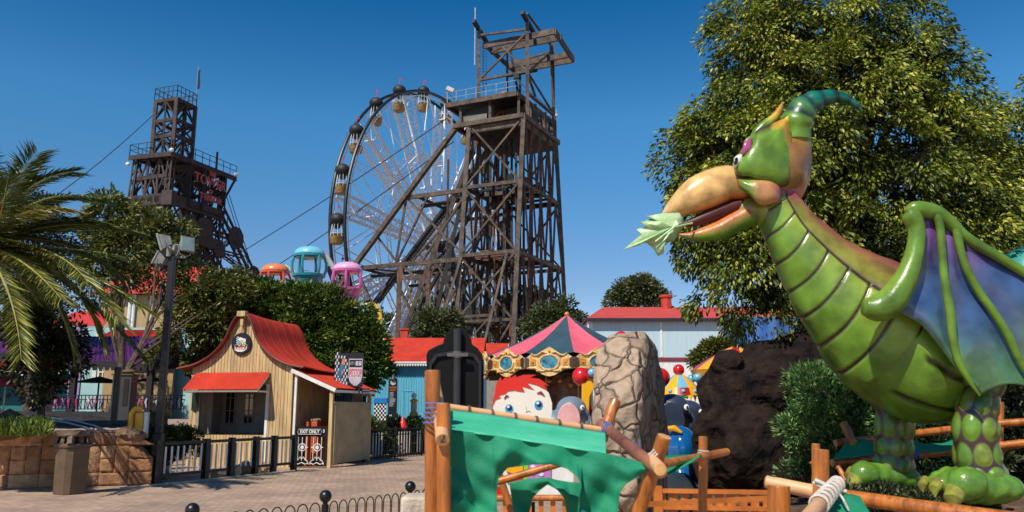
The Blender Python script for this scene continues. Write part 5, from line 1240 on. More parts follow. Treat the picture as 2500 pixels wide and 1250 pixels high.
def tent():
    Y = 18; c = P(1795,842,Y); R = 1.05; t = thing('striped_tent', V(c.x,Y,0), 'red and yellow striped tent roof above the dark rock', 'tent'); N = 10; k = Y/2034
    for i in range(N):
        a0 = i*2*math.pi/N-math.pi/2; m = MB()
        def f(u,v): a = a0+2*math.pi/N*u; r = (4+108*v)*k; return c+V(r*math.cos(a),r*math.sin(a),(-50*v**1.1-2)*k*(1+.2*v))
        m.grid(f,4,8); m.build('roof_panel', RR if i % 2 else RY, t)
        def g(u,v): a = a0+2*math.pi/N*u; r = (112-22*v)*k; return c+V(r*math.cos(a),r*math.sin(a),(-62-48*v)*k)
        m = MB(); m.grid(g,4,3); m.build('valance_panel', RY, t)
        a = a0; m = MB(); m.ball(c+V(110*k*math.cos(a),110*k*math.sin(a),-82*k),11*k,12,8); m.build('dome_light', RB, t)
        m = MB(); m.bar(c+V(88*k*math.cos(a),88*k*math.sin(a),-105*k),V(c.x+.75*math.cos(a),c.y+.75*math.sin(a),0),.08); m.build('leg', mat('leg_green',(40,130,90),.4) if i % 2 else RR, t)
tent()
def elephant(px, py, Y, s, m_, lab, flip=1):
    c = P(px,py,Y); t = thing('elephant_car', V(c.x,Y,c.z-1.0*s), lab, 'ride car', 'elephant ride cars'); k = s
    def q(x,y,z): return c+V(x*k*flip,y*k,z*k)
    blobs('body', [(q(0,0,0),(.42*k,.4*k,.36*k)),(q(-.45,0,-.35),(.6*k,.42*k,.34*k)),(q(.28,-.02,-.12),(.2*k,.2*k,.2*k)),(q(.42,-.02,-.3),(.12*k,.12*k,.2*k)),(q(.5,-.02,-.5),(.09*k,.09*k,.18*k))], m_, t, .03*s)
    for sy in (-1,1):
        m = MB(); m.prism([q(-.1+.34*math.cos(a*.35)*.9,sy*.42,-.25+.42*math.sin(a*.35)) for a in range(18)],(0,.03,0)); m.build('ear', EP if m_ is EG else m_, t, bevel=.01)
    for sx in (1,):
        m = MB(); m.ball(q(.27,-.33,.05),(.06*k,.03*k,.07*k),10,8); e = m.build('eye', WHT, t); m = MB(); m.ball(q(.28,-.355,.05),(.025*k,.015*k,.035*k),8,6); m.build('pupil', DARK, e)
elephant(1395,1000,14.0,.62,EG,'pale grey elephant ride car with a pink ear beside the yellow arch')
elephant(1640,1000,14.8,.78,ED,'dark slate elephant ride car right of the stone wheel')
elephant(1680,1010,15.6,.7,ED,'farther dark slate elephant ride car, partly behind the first')
def blue_car():
    Y = 13.4; c = P(1660,1092,Y); t = thing('blue_bubble_car', V(c.x,Y,0), 'shiny deep blue moulded ride car with a yellow stripe behind the green canvas', 'ride car')
    BB = mat('deep_blue',(20,96,160),.12,.2,2,coat=.8); k = Y/2034
    blobs('body', [(c,(44*k,60*k,52*k)),(c+V(22*k,0,-10*k),(36*k,50*k,46*k)),(c+V(0,0,-80*k),(50*k,60*k,60*k))], BB, t, .025)
    m = MB(); m.tube([c+V(-48*k,-22*k,44*k),c+V(-20*k,-46*k,46*k),c+V(-5*k,-50*k,36*k)],[.03,.05,.02],8); m.build('yellow_stripe', RY, t)
    e = P(1650,1222,12.6); t2 = thing('cream_egg', V(e.x,12.6,0), 'large cream egg-shaped shell low behind the slatted fence', 'egg'); m = MB(); m.ball(e,(46*k,46*k,62*k),24,16); m.build('shell', mat('egg_cream',(222,204,160),.4,.08,2), t2)
blue_car()

# ------------------------------------------------------------------ stone wheel
def stone_wheel():
    Y = 11.0; c = V(P(1543,994,Y).x,Y,1.36); Rr = 1.34; W = .29
    n = V(.95,-.30,0).normalized(); p = V(-n.y,n.x,0)
    t = thing('stone_wheel', V(c.x,c.y,0), 'upright thick wheel of rough grey-brown stone with a dark hole in its side', 'stone wheel')
    m = MB(); rr = random.Random(8)
    def f(u,v):
        # v runs across: inner hole -> side -> tread -> other side -> hole
        a = u*2*math.pi; prof = [(.36,-W*.6),(.40,-W),(.75,-W*1.08),(1.2,-W*1.04),(1.31,-W*.86),(1.345,-W*.4),(1.35,0),(1.345,W*.4),(1.31,W*.86),(1.2,W*1.04),(.75,W*1.08),(.40,W),(.36,W*.6)]
        i = v*(len(prof)-1); j = min(int(i),len(prof)-2); q = (prof[j][0]+(prof[j+1][0]-prof[j][0])*(i-j), prof[j][1]+(prof[j+1][1]-prof[j][1])*(i-j))
        d = 1+.022*math.sin(a*7+q[1]*6)+.014*math.sin(a*13+q[1]*14+2)+.01*math.sin(a*29+q[1]*30)
        w_ = q[1]+.02*math.sin(a*9+q[0]*7)
        return c+n*w_+p*(q[0]*d*math.cos(a))+V(0,0,q[0]*d*math.sin(a))
    m.grid(f,200,72,cu=True); m.build('wheel_body', stone_mat('grey_stone',(162,140,118),(62,50,40),3.3), t, smooth=70)
    m = MB(); m.tube([c-n*W*.5,c+n*W*.62],.38,24); m.build('hole_plug', mat('hole_shade',(26,22,20),.9), t)  # dark plug set in the hole, its shade given as colour
stone_wheel()

# ------------------------------------------------------------------ sign seen from behind
def sign_back():
    Y = 7.2; t = thing('sign_back', V(P(1117,994,Y).x,Y,0), 'back of a black shaped signboard clamped to a grey-black pole', 'sign')
    K = mat('sign_black',(12,12,13),.6,.25,4,spec=.2); K2 = mat('sign_black2',(24,24,26),.5,.3,3)
    pts = [(1042,1104),(1041,866),(1046,855),(1062,846),(1082,838),(1084,826),(1092,818),(1096,806),(1104,800),(1112,803),(1122,803),(1130,800),(1139,806),(1143,818),(1150,826),(1152,840),(1166,850),(1178,866),(1181,884),(1180,1104)]
    m = MB(); m.prism([P(x,y,Y) for x,y in pts],(0,-.035,0)) if 0 else m.prism([P(x,y,Y+.05) for x,y in pts],(0,.035,0)); b = m.build('board', K, t, bevel=.005)
    m = MB(); r = [(1052,1098),(1051,888),(1066,868),(1100,862),(1134,862),(1158,868),(1172,888),(1171,1098)]; q = [P(x,y,Y+.035) for x,y in r]
    for i in range(len(q)): m.bar(q[i],q[(i+1) % len(q)],.022,.03)
    m.build('frame', K2, b)
    m = MB(); m.tube([P(1117,803,Y),V(P(1117,994,Y).x,Y,0)],.036,14); m.build('pole', mat('pole_black',(46,46,48),.35,.2,3), t)
    m = MB(); m.bar(P(1092,866,Y-.03),P(1143,866,Y-.03),.03,.03); m.tube([P(1117,858,Y-.0),P(1117,874,Y-.0)],.045,12); m.build('clamp', mat('clamp_grey',(96,94,90),.4), t)
sign_back()

# ------------------------------------------------------------------ hoop fence
def hoop_fence():
    pts = [G(420,1252,.56),G(470,1240,.56),G(795,1207,.56),G(1002,1184,.56),G(1160,1162,.56),G(1330,1140,.56)]
    pts = [V(p.x,p.y,0) for p in pts]; t = thing('hoop_fence', pts[1], 'low black fence of wire hoops between ball-topped posts on the paving', 'fence')
    HB = mat('hoop_black',(18,19,22),.35,.15,4)
    for p in pts[1:]:
        m = MB(); m.lathe(p,[(.05,0),(.05,.42),(.035,.43),(.035,.46)],12); o = m.build('post', HB, t); m = MB(); m.ball(p+V(0,0,.535),.085,18,12); m.build('ball', HB, o)
    for a,b,n in ((pts[0],pts[1],2),(pts[1],pts[2],9),(pts[2],pts[3],9),(pts[3],pts[4],8),(pts[4],pts[5],8)):
        d = (b-a).normalized(); L = (b-a).length
        m = MB(); m.bar(a+V(0,0,.1),b+V(0,0,.1),.012,.03); m.build('rail', HB, t)
        for i in range(n):
            s0 = .07+(L-.14)*(i+.08)/n; s1 = .07+(L-.14)*(i+.92)/n; r = (s1-s0)/2
            pp = [a+d*s0,a+d*s0+V(0,0,.44-r)]+[a+d*((s0+s1)/2-r*math.cos(k*math.pi/8))+V(0,0,.44-r+r*1.25*math.sin(k*math.pi/8)) for k in range(1,8)]+[a+d*s1+V(0,0,.44-r),a+d*s1]
            m = MB(); m.tube(pp,.0085,6); m.build('hoop', HB, t)
hoop_fence()
def pale_block():
    p = G(1010,1252,.0); Y = 9.2; x0 = P(978,1220,Y).x; x1 = P(1120,1220,Y).x; t = MB(); z = zp(1214,Y)
    t.box(x0,x1,Y,Y+.5,0,z); tag(t.build('concrete_block', mat('pale_concrete',(196,180,160),.9,.2,5,.5,20), bevel=.03), 'pale concrete block beside the leftmost tall timber post', 'block')
pale_block()

# ------------------------------------------------------------------ painted boards
def boy_board():
    Y = 9.6; t = thing('boy_cutout', V(P(1275,994,Y).x,Y,0), 'painted cut-out of a red-haired blue-eyed boy peeping over the green canvas', 'cut-out board')
    F_ = mat('board_skin',(228,220,204),.5,.03,2); HR = mat('board_hair',(214,40,22),.45,.05,2); LN = mat('board_line',(70,24,24),.5); IR = mat('board_iris',(60,150,200),.4); PU = mat('board_pupil',(20,30,66),.4)
    def q(x,y,o=0): return P(x,y,Y-o)
    m = MB(); m.prism([q(x,y) for x,y in [(1203,1002),(1206,984),(1216,968),(1240,952),(1290,930),(1322,938),(1340,960),(1348,985),(1347,1012),(1338,1045),(1318,1075),(1280,1092),(1245,1088),(1216,1064),(1205,1032)]],(0,.03,0)); f = m.build('face', F_, t)
    m = MB(); m.prism([q(x,y,.008) for x,y in [(1201,1000),(1203,979),(1208,960),(1211,938),(1222,920),(1225,929),(1232,923),(1237,919),(1238,926),(1246,915),(1248,923),(1258,915),(1261,921),(1278,915),(1309,915),(1294,922),(1317,925),(1341,942),(1328,939),(1336,953),(1310,940),(1286,934),(1304,952),(1275,943),(1281,957),(1264,955),(1256,953),(1240,955),(1234,961),(1217,966),(1223,971),(1210,976),(1204,988)]],(0,.03,0)); m.build('hair', HR, t)
    def disc(x,y,r,o,mt,nm,sx=1):
        m = MB(); m.prism([q(x+r*sx*math.cos(k*math.pi/10),y+r*math.sin(k*math.pi/10),o) for k in range(20)],(0,.004,0)); return m.build(nm, mt, f)
    for x,y,r in ((1243,998,11),(1315,989,11.5)):
        disc(x,y,r,.006,IR,'iris',.9); disc(x+1,y-2,r*.55,.012,PU,'pupil'); disc(x-2,y-5,r*.3,.018,WHT,'glint')
    m = MB(); m.tube([q(1231,973,.01),q(1236,966,.01),q(1242,967,.01)],[.006,.012,.005],6); m.build('eyebrow', DR, f)
    m = MB(); m.tube([q(1311,960,.01),q(1320,957,.01),q(1329,966,.01)],[.006,.016,.006],6); m.build('eyebrow', DR, f)
    m = MB(); m.tube([q(1284,992,.005),q(1286,1003,.005)],.003,5); m.tube([q(1283,1006,.005),q(1290,1003,.005),q(1295,1005,.005)],.003,5); m.build('nose', mat('board_shade',(190,170,150),.5), f)
    m = MB(); m.bar(q(1260,1080,-.06),V(q(1260,1080).x,Y+.06,0),.05); m.bar(q(1300,1080,-.06),V(q(1300,1080).x,Y+.06,0),.05); m.build('support', DARK, t)
    t2 = thing('painted_board', V(P(1280,994,Y-.3).x,Y-.3,0), 'low painted board with yellow, red, lime and lilac shapes seen through the canvas arch', 'painted board')
    def pg(pts, mt, nm, o=0): m = MB(); m.prism([P(x,y,Y-.3-o) for x,y in pts],(0,.012,0)); m.build(nm, mt, t2)
    pg([(1205,1225),(1205,1190),(1230,1130),(1400,1130),(1400,1225)], mat('board_white',(226,222,214),.5), 'backing',-.02)
    pg([(1232,1128),(1236,1150),(1250,1155),(1268,1155),(1276,1150),(1278,1128)], RY, 'yellow_shape'); pg([(1240,1156),(1276,1156),(1278,1178),(1238,1178)], RR, 'red_shape'); pg([(1208,1190),(1225,1185),(1236,1200),(1234,1220),(1208,1224)], RR, 'red_shape')
    pg([(1279,1128),(1290,1128),(1288,1172),(1278,1172)], mat('board_lime',(130,206,60),.5), 'lime_shape'); pg([(1291,1134),(1345,1134),(1345,1172),(1289,1172)], mat('board_lilac',(186,120,186),.5), 'lilac_shape')
    for x,y in ((1301,1139),(1326,1140),(1301,1155),(1322,1158)): pg([(x+6*math.cos(k),y+5*math.sin(k)) for k in range(6)], mat('board_pale',(206,226,240),.5), 'pale_dot', .01)
boy_board()

# ------------------------------------------------------------------ timber pole frames and canvas (foreground)
POLE = mat('varnished_pole',(188,112,44),.38,.25,2.2,.15,14,coat=.25,c2=(120,62,22),stretch=(6,6,.8)); ENDG = mat('pole_end',(214,160,100),.7,.2,8); PALEP = mat('pale_pole_wood',(220,168,120),.5,.12,3)
GRN = mat('green_canvas',(2,136,94),.75,.06,1.5,.12,60,c2=(4,112,80)); ROPE = mat('rope_white',(206,200,190),.8,.15,20); BROPE = mat('rope_blue',(90,110,170),.8)
def pole(t, a, b, rpx, m_=POLE, name='pole', taper=1.0, seed=0):
    a = P(*a); b = P(*b); r = rpx*a.y/2034; rr = random.Random(seed+int(a.x*100)); m = MB(); n = 8
    pts = [a.lerp(b,i/n)+V(rr.uniform(-1,1),rr.uniform(-1,1),0)*r*.08 for i in range(n+1)]
    m.tube(pts,[r*(1+(taper-1)*i/n)*rr.uniform(.96,1.04) for i in range(n+1)],18); o = m.build(name, m_, t, bevel=.004)
    d = (b-a).normalized()
    for c_,s,k in ((a,-1,1),(b,1,taper)): e = MB(); e.tube([c_+d*s*.001,c_+d*s*.003],r*k*.93,18); e.build('cut_end', ENDG, o)
    return o
def lash(t, p, axis, r, n=4, m_=ROPE, rope=.006, pitch=.016):
    m = MB(); axis = V(*axis).normalized()
    u = axis.orthogonal().normalized(); v = axis.cross(u); N = 14*n
    m.tube([p+axis*(pitch*(i/14-n/2))+u*r*math.cos(i*2*math.pi/14)+v*r*math.sin(i*2*math.pi/14) for i in range(N)],rope,5); return m.build('lashing', m_, t)
def front_frame():
    t = thing('timber_frame', V(P(1300,994,5.4).x,5.4,0), 'varnished timber pole frame in the foreground carrying the large green canvas', 'timber frame')
    o = pole(t,(1057,905,5.3),(1057,1950,5.3),19,seed=1)
    pole(t,(1083,985,5.1),(1088,1950,5.1),17,seed=2)
    pole(t,(1062,940,5.7),(1081,1074,5.0),15,m_=PALEP,seed=3)
    m = MB(); M = plane_M(P(1081,1072,4.985),(1,0,0)); text_mb('2',M,.07,.001,.001).build('chalk_number', DARK, t)
    pole(t,(1085,992,5.9),(1482,1052,6.2),8.5,m_=PALEP,seed=4)
    for px,py in ((1145,1001),(1202,1010),(1258,1018),(1310,1026),(1365,1034),(1418,1042)): lash(t, P(px,py,5.9+.3*(px-1085)/400), (1,.3,-.1), .028, 2, mat('rope_grey',(90,84,84),.8), .005, .012)
    pole(t,(1468,1035,6.3),(1614,1152,5.0),13,taper=1.0,m_=mat('weathered_pole',(150,96,66),.5,.3,3,.2,15,c2=(100,60,48)),seed=5)
    pole(t,(1622,1066,5.2),(1500,1420,5.5),18,seed=6)
    pole(t,(1502,978,6.4),(1468,1075,6.3),14,seed=7)
    pole(t,(1545,1148,5.3),(1774,1103,6.1),10.5,seed=8)
    pole(t,(1716,1067,6.0),(1716,1700,6.0),11,seed=9)
    pole(t,(1588,1120,5.3),(1612,1146,4.95),15,m_=PALEP,seed=20)
    lash(t,P(1600,1110,5.25),(-.6,.3,.75),.055,3,ROPE,.005); lash(t,P(1716,1110,5.95),(.2,0,1),.036,4,ROPE,.005); lash(t,P(1480,1048,6.1),(1,0,-.5),.05,4,BROPE); lash(t,P(1058,1010,5.25),(.1,0,1),.056,5,BROPE,.006,.03); lash(t,P(1548,1098,5.6),(1,-.4,-.8),.045,4,BROPE)
    pole(t,(1200,1180,6.4),(1400,1122,6.4),9,seed=10); pole(t,(1208,1125,6.6),(1262,1290,6.6),9,seed=11); pole(t,(1195,1216,7.2),(1385,1216,7.2),8,m_=POLE,seed=12)
    return t
front_frame()
def canvas(name, pairs, Y0, Y1, label, nv=26, fold=.04, seed=0, slack=0, mt=None):
    rr = random.Random(seed); n = 150
    T = catmull([p[0] for p in pairs] if 0 else [(*p[0],) for p in pairs], n); Bm = catmull([(*p[1],) for p in pairs], n)
    lx = [np.array(p[0]) for p in pairs]; K = len(pairs)-1
    m = MB(); ph = [rr.uniform(0,6) for _ in range(6)]
    def f(u,v):
        i = u*K; j = min(int(i),K-1); fr = i-j; a = (np.array(pairs[j][0])*(1-fr)+np.array(pairs[j+1][0])*fr); b = (np.array(pairs[j][1])*(1-fr)+np.array(pairs[j+1][1])*fr)
        q = a*(1-v)+b*v; Y = Y0+(Y1-Y0)*v
        w_ = math.sin(q[0]*.06+v*2.2+ph[0])*.5+math.sin(q[0]*.021-v*5+ph[1])*.6+math.sin((q[0]+q[1])*.045+ph[2])*.5+math.sin((q[0]*.8-q[1]*1.2)*.09+ph[3])*.25
        return P(q[0],q[1]+slack*math.sin(math.pi*v)*8, Y+fold*w_*(.25+.75*v))
    m.grid(f,n,nv); o = m.build(name, mt or GRN, None, smooth=60); s = o.modifiers.new('cloth','SOLIDIFY'); s.thickness = .006
    return tag(o, label, 'canvas')
canvas('canvas_sheet', [((1100,1000),(1098,1050)),((1200,1012),(1200,1062)),((1300,1029),(1300,1078)),((1400,1044),(1400,1094)),((1478,1056),(1480,1108))],5.88,5.25,'sunlit green canvas strip laced to the pale rail of the front frame',12,.02,1,mt=mat('sunlit_canvas',(84,190,150),.75,.08,2,.1,50,c2=(40,166,124)))  # paler copy of the green canvas, sunlight put into its colour
canvas('canvas_sheet', [((1099,1048),(1098,1262)),((1150,1055),(1160,1262)),((1200,1061),(1211,1262)),((1203,1062),(1211,1206)),((1215,1065),(1218,1166)),((1240,1069),(1240,1142)),((1300,1077),(1300,1134)),((1350,1085),(1345,1134)),((1390,1092),(1385,1144)),((1410,1095),(1410,1162)),((1419,1097),(1420,1182)),((1422,1098),(1416,1224)),((1425,1098),(1412,1262)),((1465,1104),(1460,1262)),((1495,1110),(1505,1262)),((1505,1112),(1511,1204)),((1520,1116),(1524,1183)),((1550,1124),(1552,1168)),((1580,1132),(1578,1152))],5.25,5.2,'large green canvas flap with an arched cut-out hanging in the foreground',30,.05,2)
canvas('canvas_sheet', [((1243,1178),(1256,1262)),((1275,1172),(1290,1262)),((1288,1170),(1300,1216)),((1315,1168),(1318,1197)),((1338,1167),(1337,1183)),((1355,1172),(1360,1196)),((1375,1175),(1378,1216)),((1390,1177),(1386,1262)),((1422,1178),(1414,1262))],6.3,6.25,'smaller green canvas with its own arch seen through the large cut-out',18,.04,3)
canvas('canvas_sheet', [((1622,1112),(1600,1170)),((1660,1110),(1650,1150)),((1700,1108),(1690,1126)),((1712,1106),(1708,1112))],5.9,5.6,'green canvas corner stretched between the leaning pole and the post',8,.02,4)
def slat_fence():
    a = P(1605,1200,9.2); b = P(1890,1200,9.0); t = thing('slatted_fence', V(a.x,a.y,0), 'low varnished slatted fence in front of the dark rock', 'fence'); z0 = zp(1200,9.1)
    a.z = b.z = 0; FW = mat('fence_wood',(196,112,42),.4,.2,3,.1,14,c2=(150,80,28),coat=.2)
    for z in (z0,z0-.17,z0-.62): m = MB(); m.bar(a+V(0,0,z),b+V(0,0,z),.05,.045); m.build('rail', FW, t)
    a2 = P(1560,1232,8.0); b2 = P(1880,1216,8.4); m = MB(); m.bar(a2,b2,.05,.045); m.build('rail', FW, t)
    for i in range(10): p = a.lerp(b,(i+.4)/10)+V(0,.03,0); m = MB(); m.bar(p+V(0,0,z0-.62),p+V(0,0,z0-.02),.085,.02,up=(0,1,0)); m.build('slat', FW, t)
    for f in (.0,1.0): p = a.lerp(b,f); m = MB(); m.bar(p,p+V(0,0,z0+.05),.09); m.build('post', FW, t)
    c = thing('inner_fence', V(P(1300,994,8.6).x,8.6,0), 'low varnished fence glimpsed through the canvas arch', 'fence')
    for y in (1216,1262): m = MB(); m.bar(P(1190,y,8.6),P(1420,y,8.6),.05,.06); m.build('rail', FW, c)
    for k in range(8): m = MB(); m.bar(P(1205+k*29,1222,8.62),P(1205+k*29,1300,8.62),.05,.02); m.build('slat', FW, c)
slat_fence()
def right_frames():
    t = thing('pole_rail', V(P(1990,994,6.6).x,6.6,0), 'near varnished pole rail with an upright and a stub post below the dragon feet', 'timber frame')
    pole(t,(2004,1098,6.6),(2000,1800,6.6),19,seed=21); pole(t,(1992,1084,7.2),(1992,1200,7.2),10,seed=22)
    pole(t,(1870,1176,6.9),(1992,1202,6.7),15,m_=PALEP,taper=1.1,seed=23); pole(t,(1985,1200,6.75),(2540,1282,5.6),15,taper=1.25,seed=24)
    pole(t,(1902,1186,6.3),(1900,1700,6.3),27,seed=25)
    pole(t,(2046,1178,6.4),(1940,1300,5.4),14,m_=mat('pale_lashed',(206,160,120),.6,.15,3),taper=1.3,seed=26)
    d = (P(1940,1300,5.4)-P(2046,1178,6.4)).normalized(); c0 = P(2046,1178,6.4)
    for k in range(7): lash(t, c0+d*(.04+k*.09), d, .052+.002*k, 2, ROPE, .009, .02)
    m = MB(); m.tube([P(1990,1172,6.35),P(2020,1186,6.3),P(2050,1198,6.3),P(2066,1200,6.3)],.016,8); m.tube([P(1985,1178,6.38),P(2040,1206,6.25)],.012,8); m.tube([P(2050,1205,6.2),P(2062,1225,6.1),P(2072,1246,6.1)],.008,6); m.build('rope_tail', ROPE, t)
    canvas('canvas_sheet', [((2028,1196),(1960,1262)),((2050,1200),(2030,1262)),((2068,1206),(2060,1262)),((2080,1206),(2090,1262)),((2100,1212),(2130,1262))],6.3,6.1,'bright green canvas scrap tied beside the white rope under the dragon foot',12,.03,5)
    u = thing('back_rails', V(P(2250,994,9.6).x,9.6,.5), 'far varnished pole rails running behind the dragon legs', 'timber frame')
    pole(u,(2040,1082,9.9),(2340,1046,10.3),9,seed=31); pole(u,(2032,1130,9.7),(2345,1100,10.1),10,seed=32); pole(u,(2060,1035,9.9),(2083,1080,9.7),10,seed=33); pole(u,(1978,1130,9.8),(2040,1128,9.8),3,seed=34)
    pole(u,(2046,1140,9.5),(2078,1198,9.3),6,seed=35); lash(u,P(2230,1110,9.7),(1,.1,0),.055,4,BROPE,.012,.025)
    v = thing('corner_rails', V(P(2440,994,9.4).x,9.4,.5), 'post with two pole rails right of the dragon leg', 'timber frame')
    pole(v,(2441,982,9.5),(2434,1200,9.5),10,seed=41); pole(v,(2432,1030,9.4),(2430,1330,9.4),11,seed=42); pole(v,(2436,1034,9.3),(2560,1026,9.0),9,seed=43); pole(v,(2430,1090,9.3),(2560,1076,9.0),10,seed=44)
    canvas('canvas_sheet', [((2070,1074),(2034,1120)),((2088,1070),(2080,1118)),((2110,1072),(2110,1112)),((2138,1078),(2138,1108))],9.8,9.6,'green canvas hung on the far rails left of the shaded dragon leg',8,.03,6)
    canvas('canvas_sheet', [((2225,1072),(2225,1108)),((2250,1082),(2250,1104)),((2300,1082),(2300,1102)),((2330,1072),(2330,1096))],10.0,9.8,'torn green canvas hung on the far rails between the dragon legs',8,.03,7)
right_frames()
def teal_dome():
    c = P(2515,682,12.5); t = thing('teal_dome', V(c.x,12.5,.5), 'smooth teal moulded dome cut off by the right edge of the picture', 'dome'); TD = mat('teal_mould',(60,150,140),.35,.15,1.5,coat=.3)
    k = 12.5/2034; m = MB(); m.ball(c,(80*k,80*k,84*k),32,20); m.build('shell', TD, t)
    m = MB(); m.tube([c+V(81*k*math.cos(a),0-81*k*math.sin(a)*.5,30*k) for a in [i*math.pi/12 for i in range(13)]],.012,6); m.build('seam', mat('teal_dark2',(24,90,84),.5), t)
    m = MB(); m.lathe(V(c.x,c.y,.4),[(.16,0),(.10,c.z-.8)],12); m.build('pedestal', DARK, t)
teal_dome()

# ================================================================== DARK ROCK MOUND
def mound():
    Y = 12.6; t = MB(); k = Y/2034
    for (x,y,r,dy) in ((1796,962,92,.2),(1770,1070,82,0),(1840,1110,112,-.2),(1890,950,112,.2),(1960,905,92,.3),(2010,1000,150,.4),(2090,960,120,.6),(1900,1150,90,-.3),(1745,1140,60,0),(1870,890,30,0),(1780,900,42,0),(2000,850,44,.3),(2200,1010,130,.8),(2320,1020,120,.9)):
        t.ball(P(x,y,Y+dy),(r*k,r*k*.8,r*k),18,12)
    o = t.build('rock_mound', mat('shaded_rock',(40,30,25),.9,.5,3,.8,9,c2=(10,8,8),spec=.15)); tag(o,'large dark brown artificial rock mound in the shade of the big tree','rock')  # brown rock taken near black: deep tree shade put into the colour
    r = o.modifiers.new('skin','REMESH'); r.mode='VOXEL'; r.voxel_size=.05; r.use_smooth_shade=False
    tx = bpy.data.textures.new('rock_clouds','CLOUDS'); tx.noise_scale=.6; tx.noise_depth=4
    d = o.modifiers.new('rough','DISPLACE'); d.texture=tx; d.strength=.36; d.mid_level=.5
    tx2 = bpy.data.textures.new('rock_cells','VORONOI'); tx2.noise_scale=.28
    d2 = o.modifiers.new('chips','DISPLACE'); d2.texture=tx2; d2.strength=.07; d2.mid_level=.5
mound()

# ================================================================== THE DRAGON
DY = 8.5; DS = DY/2034
def loft(name, secs, Y, mt, parent, nu=48, nv=80, k=.85, colf=None, dispf=None, close=True, dy=None):
    """secs: (px, py, radius px[, depth offset m[, depth factor]]); u runs round (0 = upper/back side, .25 = towards the camera), v along"""
    S = catmull([(s[0],s[1],s[2],(s[3] if len(s) > 3 else 0),(s[4] if len(s) > 4 else k)) for s in secs], nv)
    cs = [P(s[0],s[1],Y+s[3]) for s in S]; sc = Y/2034; m = MB(); cols = []
    for j in range(nv):
        T = (cs[min(j+1,nv-1)]-cs[max(j-1,0)]).normalized(); B_ = V(0,-1,0); B_ = (B_-T*B_.dot(T)).normalized(); N = B_.cross(T).normalized()
        if loft.flip: N = -N
        r = max(S[j][2],.5)*sc; v = j/(nv-1)
        for i in range(nu):
            u = i/nu; a = u*2*math.pi; d = dispf(u,v) if dispf else 0
            m.v.append(tuple(cs[j]+N*(r*math.cos(a)*(1+d))+B_*(r*S[j][4]*math.sin(a)*(1+d))))
            cols.append(colf(u,v) if colf else (1,1,1))
    for j in range(nv-1):
        for i in range(nu): m.f.append((j*nu+i,j*nu+(i+1) % nu,(j+1)*nu+(i+1) % nu,(j+1)*nu+i)); m.m.append(0)
    if close: m.f += [tuple(range(nu)), tuple((nv-1)*nu+i for i in range(nu))]; m.m += [0,0]
    return m.build(name, mt, parent, smooth=75, cols=cols)
loft.flip = False
def mixc(a,b,t): t = max(0,min(1,t)); return tuple(x*(1-t)+y*t for x,y in zip(a,b))
GREEN = lin((104,142,40)); GREEND = lin((72,108,24)); OLIVE = lin((136,134,52)); BROWNP = lin((160,88,62)); PURP = lin((58,22,36)); LIMEY = lin((140,162,54)); TEALC = lin((16,112,92)); ORANG = lin((206,110,56)); BEAK = lin((224,178,108)); PINKC = lin((206,92,100))
SKIN = vcol('dragon_paint', .33, .18, .3, 7, nscale=4, nvar=.5)
def smooth_(a,b,x): t = max(0,min(1,(x-a)/(b-a))); return t*t*(3-2*t)
def dome(name, c, poly, Y, base, Hh, mt, parent, colf=None, nr=14, rim=0.0, pw=.5):
    """bulging shell over a pixel outline: base = offset towards the camera at the edge, Hh = extra bulge at the centre"""
    pts = catmull(list(poly)+[poly[0]], 61)[:-1]; n = len(pts); m = MB(); cols = []
    rm = sum(math.hypot(p[0]-c[0],p[1]-c[1]) for p in pts)/n
    for j in range(nr):
        q = 1-(j/(nr-1)); hh = Hh*(1-q**2)**pw
        for p in pts: ro = math.hypot(p[0]-c[0],p[1]-c[1]); kk = q*((rm/ro)*(1-q*q*q)+q*q*q); x = c[0]+(p[0]-c[0])*kk; y = c[1]+(p[1]-c[1])*kk; m.v.append(tuple(P(x,y,Y-base-hh))); cols.append(colf(x,y,q) if colf else (1,1,1))
    for j in range(nr-1):
        for i in range(n): m.f.append((j*n+i,j*n+(i+1) % n,(j+1)*n+(i+1) % n,(j+1)*n+i)); m.m.append(0)
    b0 = len(m.v)
    for p in pts: m.v.append(tuple(P(p[0],p[1],Y-base+.12))); cols.append(colf(p[0],p[1],1) if colf else (1,1,1))
    for i in range(n): m.f.append((i,(i+1) % n,b0+(i+1) % n,b0+i)); m.m.append(0)
    return m.build(name, mt, parent, smooth=70, cols=cols if colf else None)
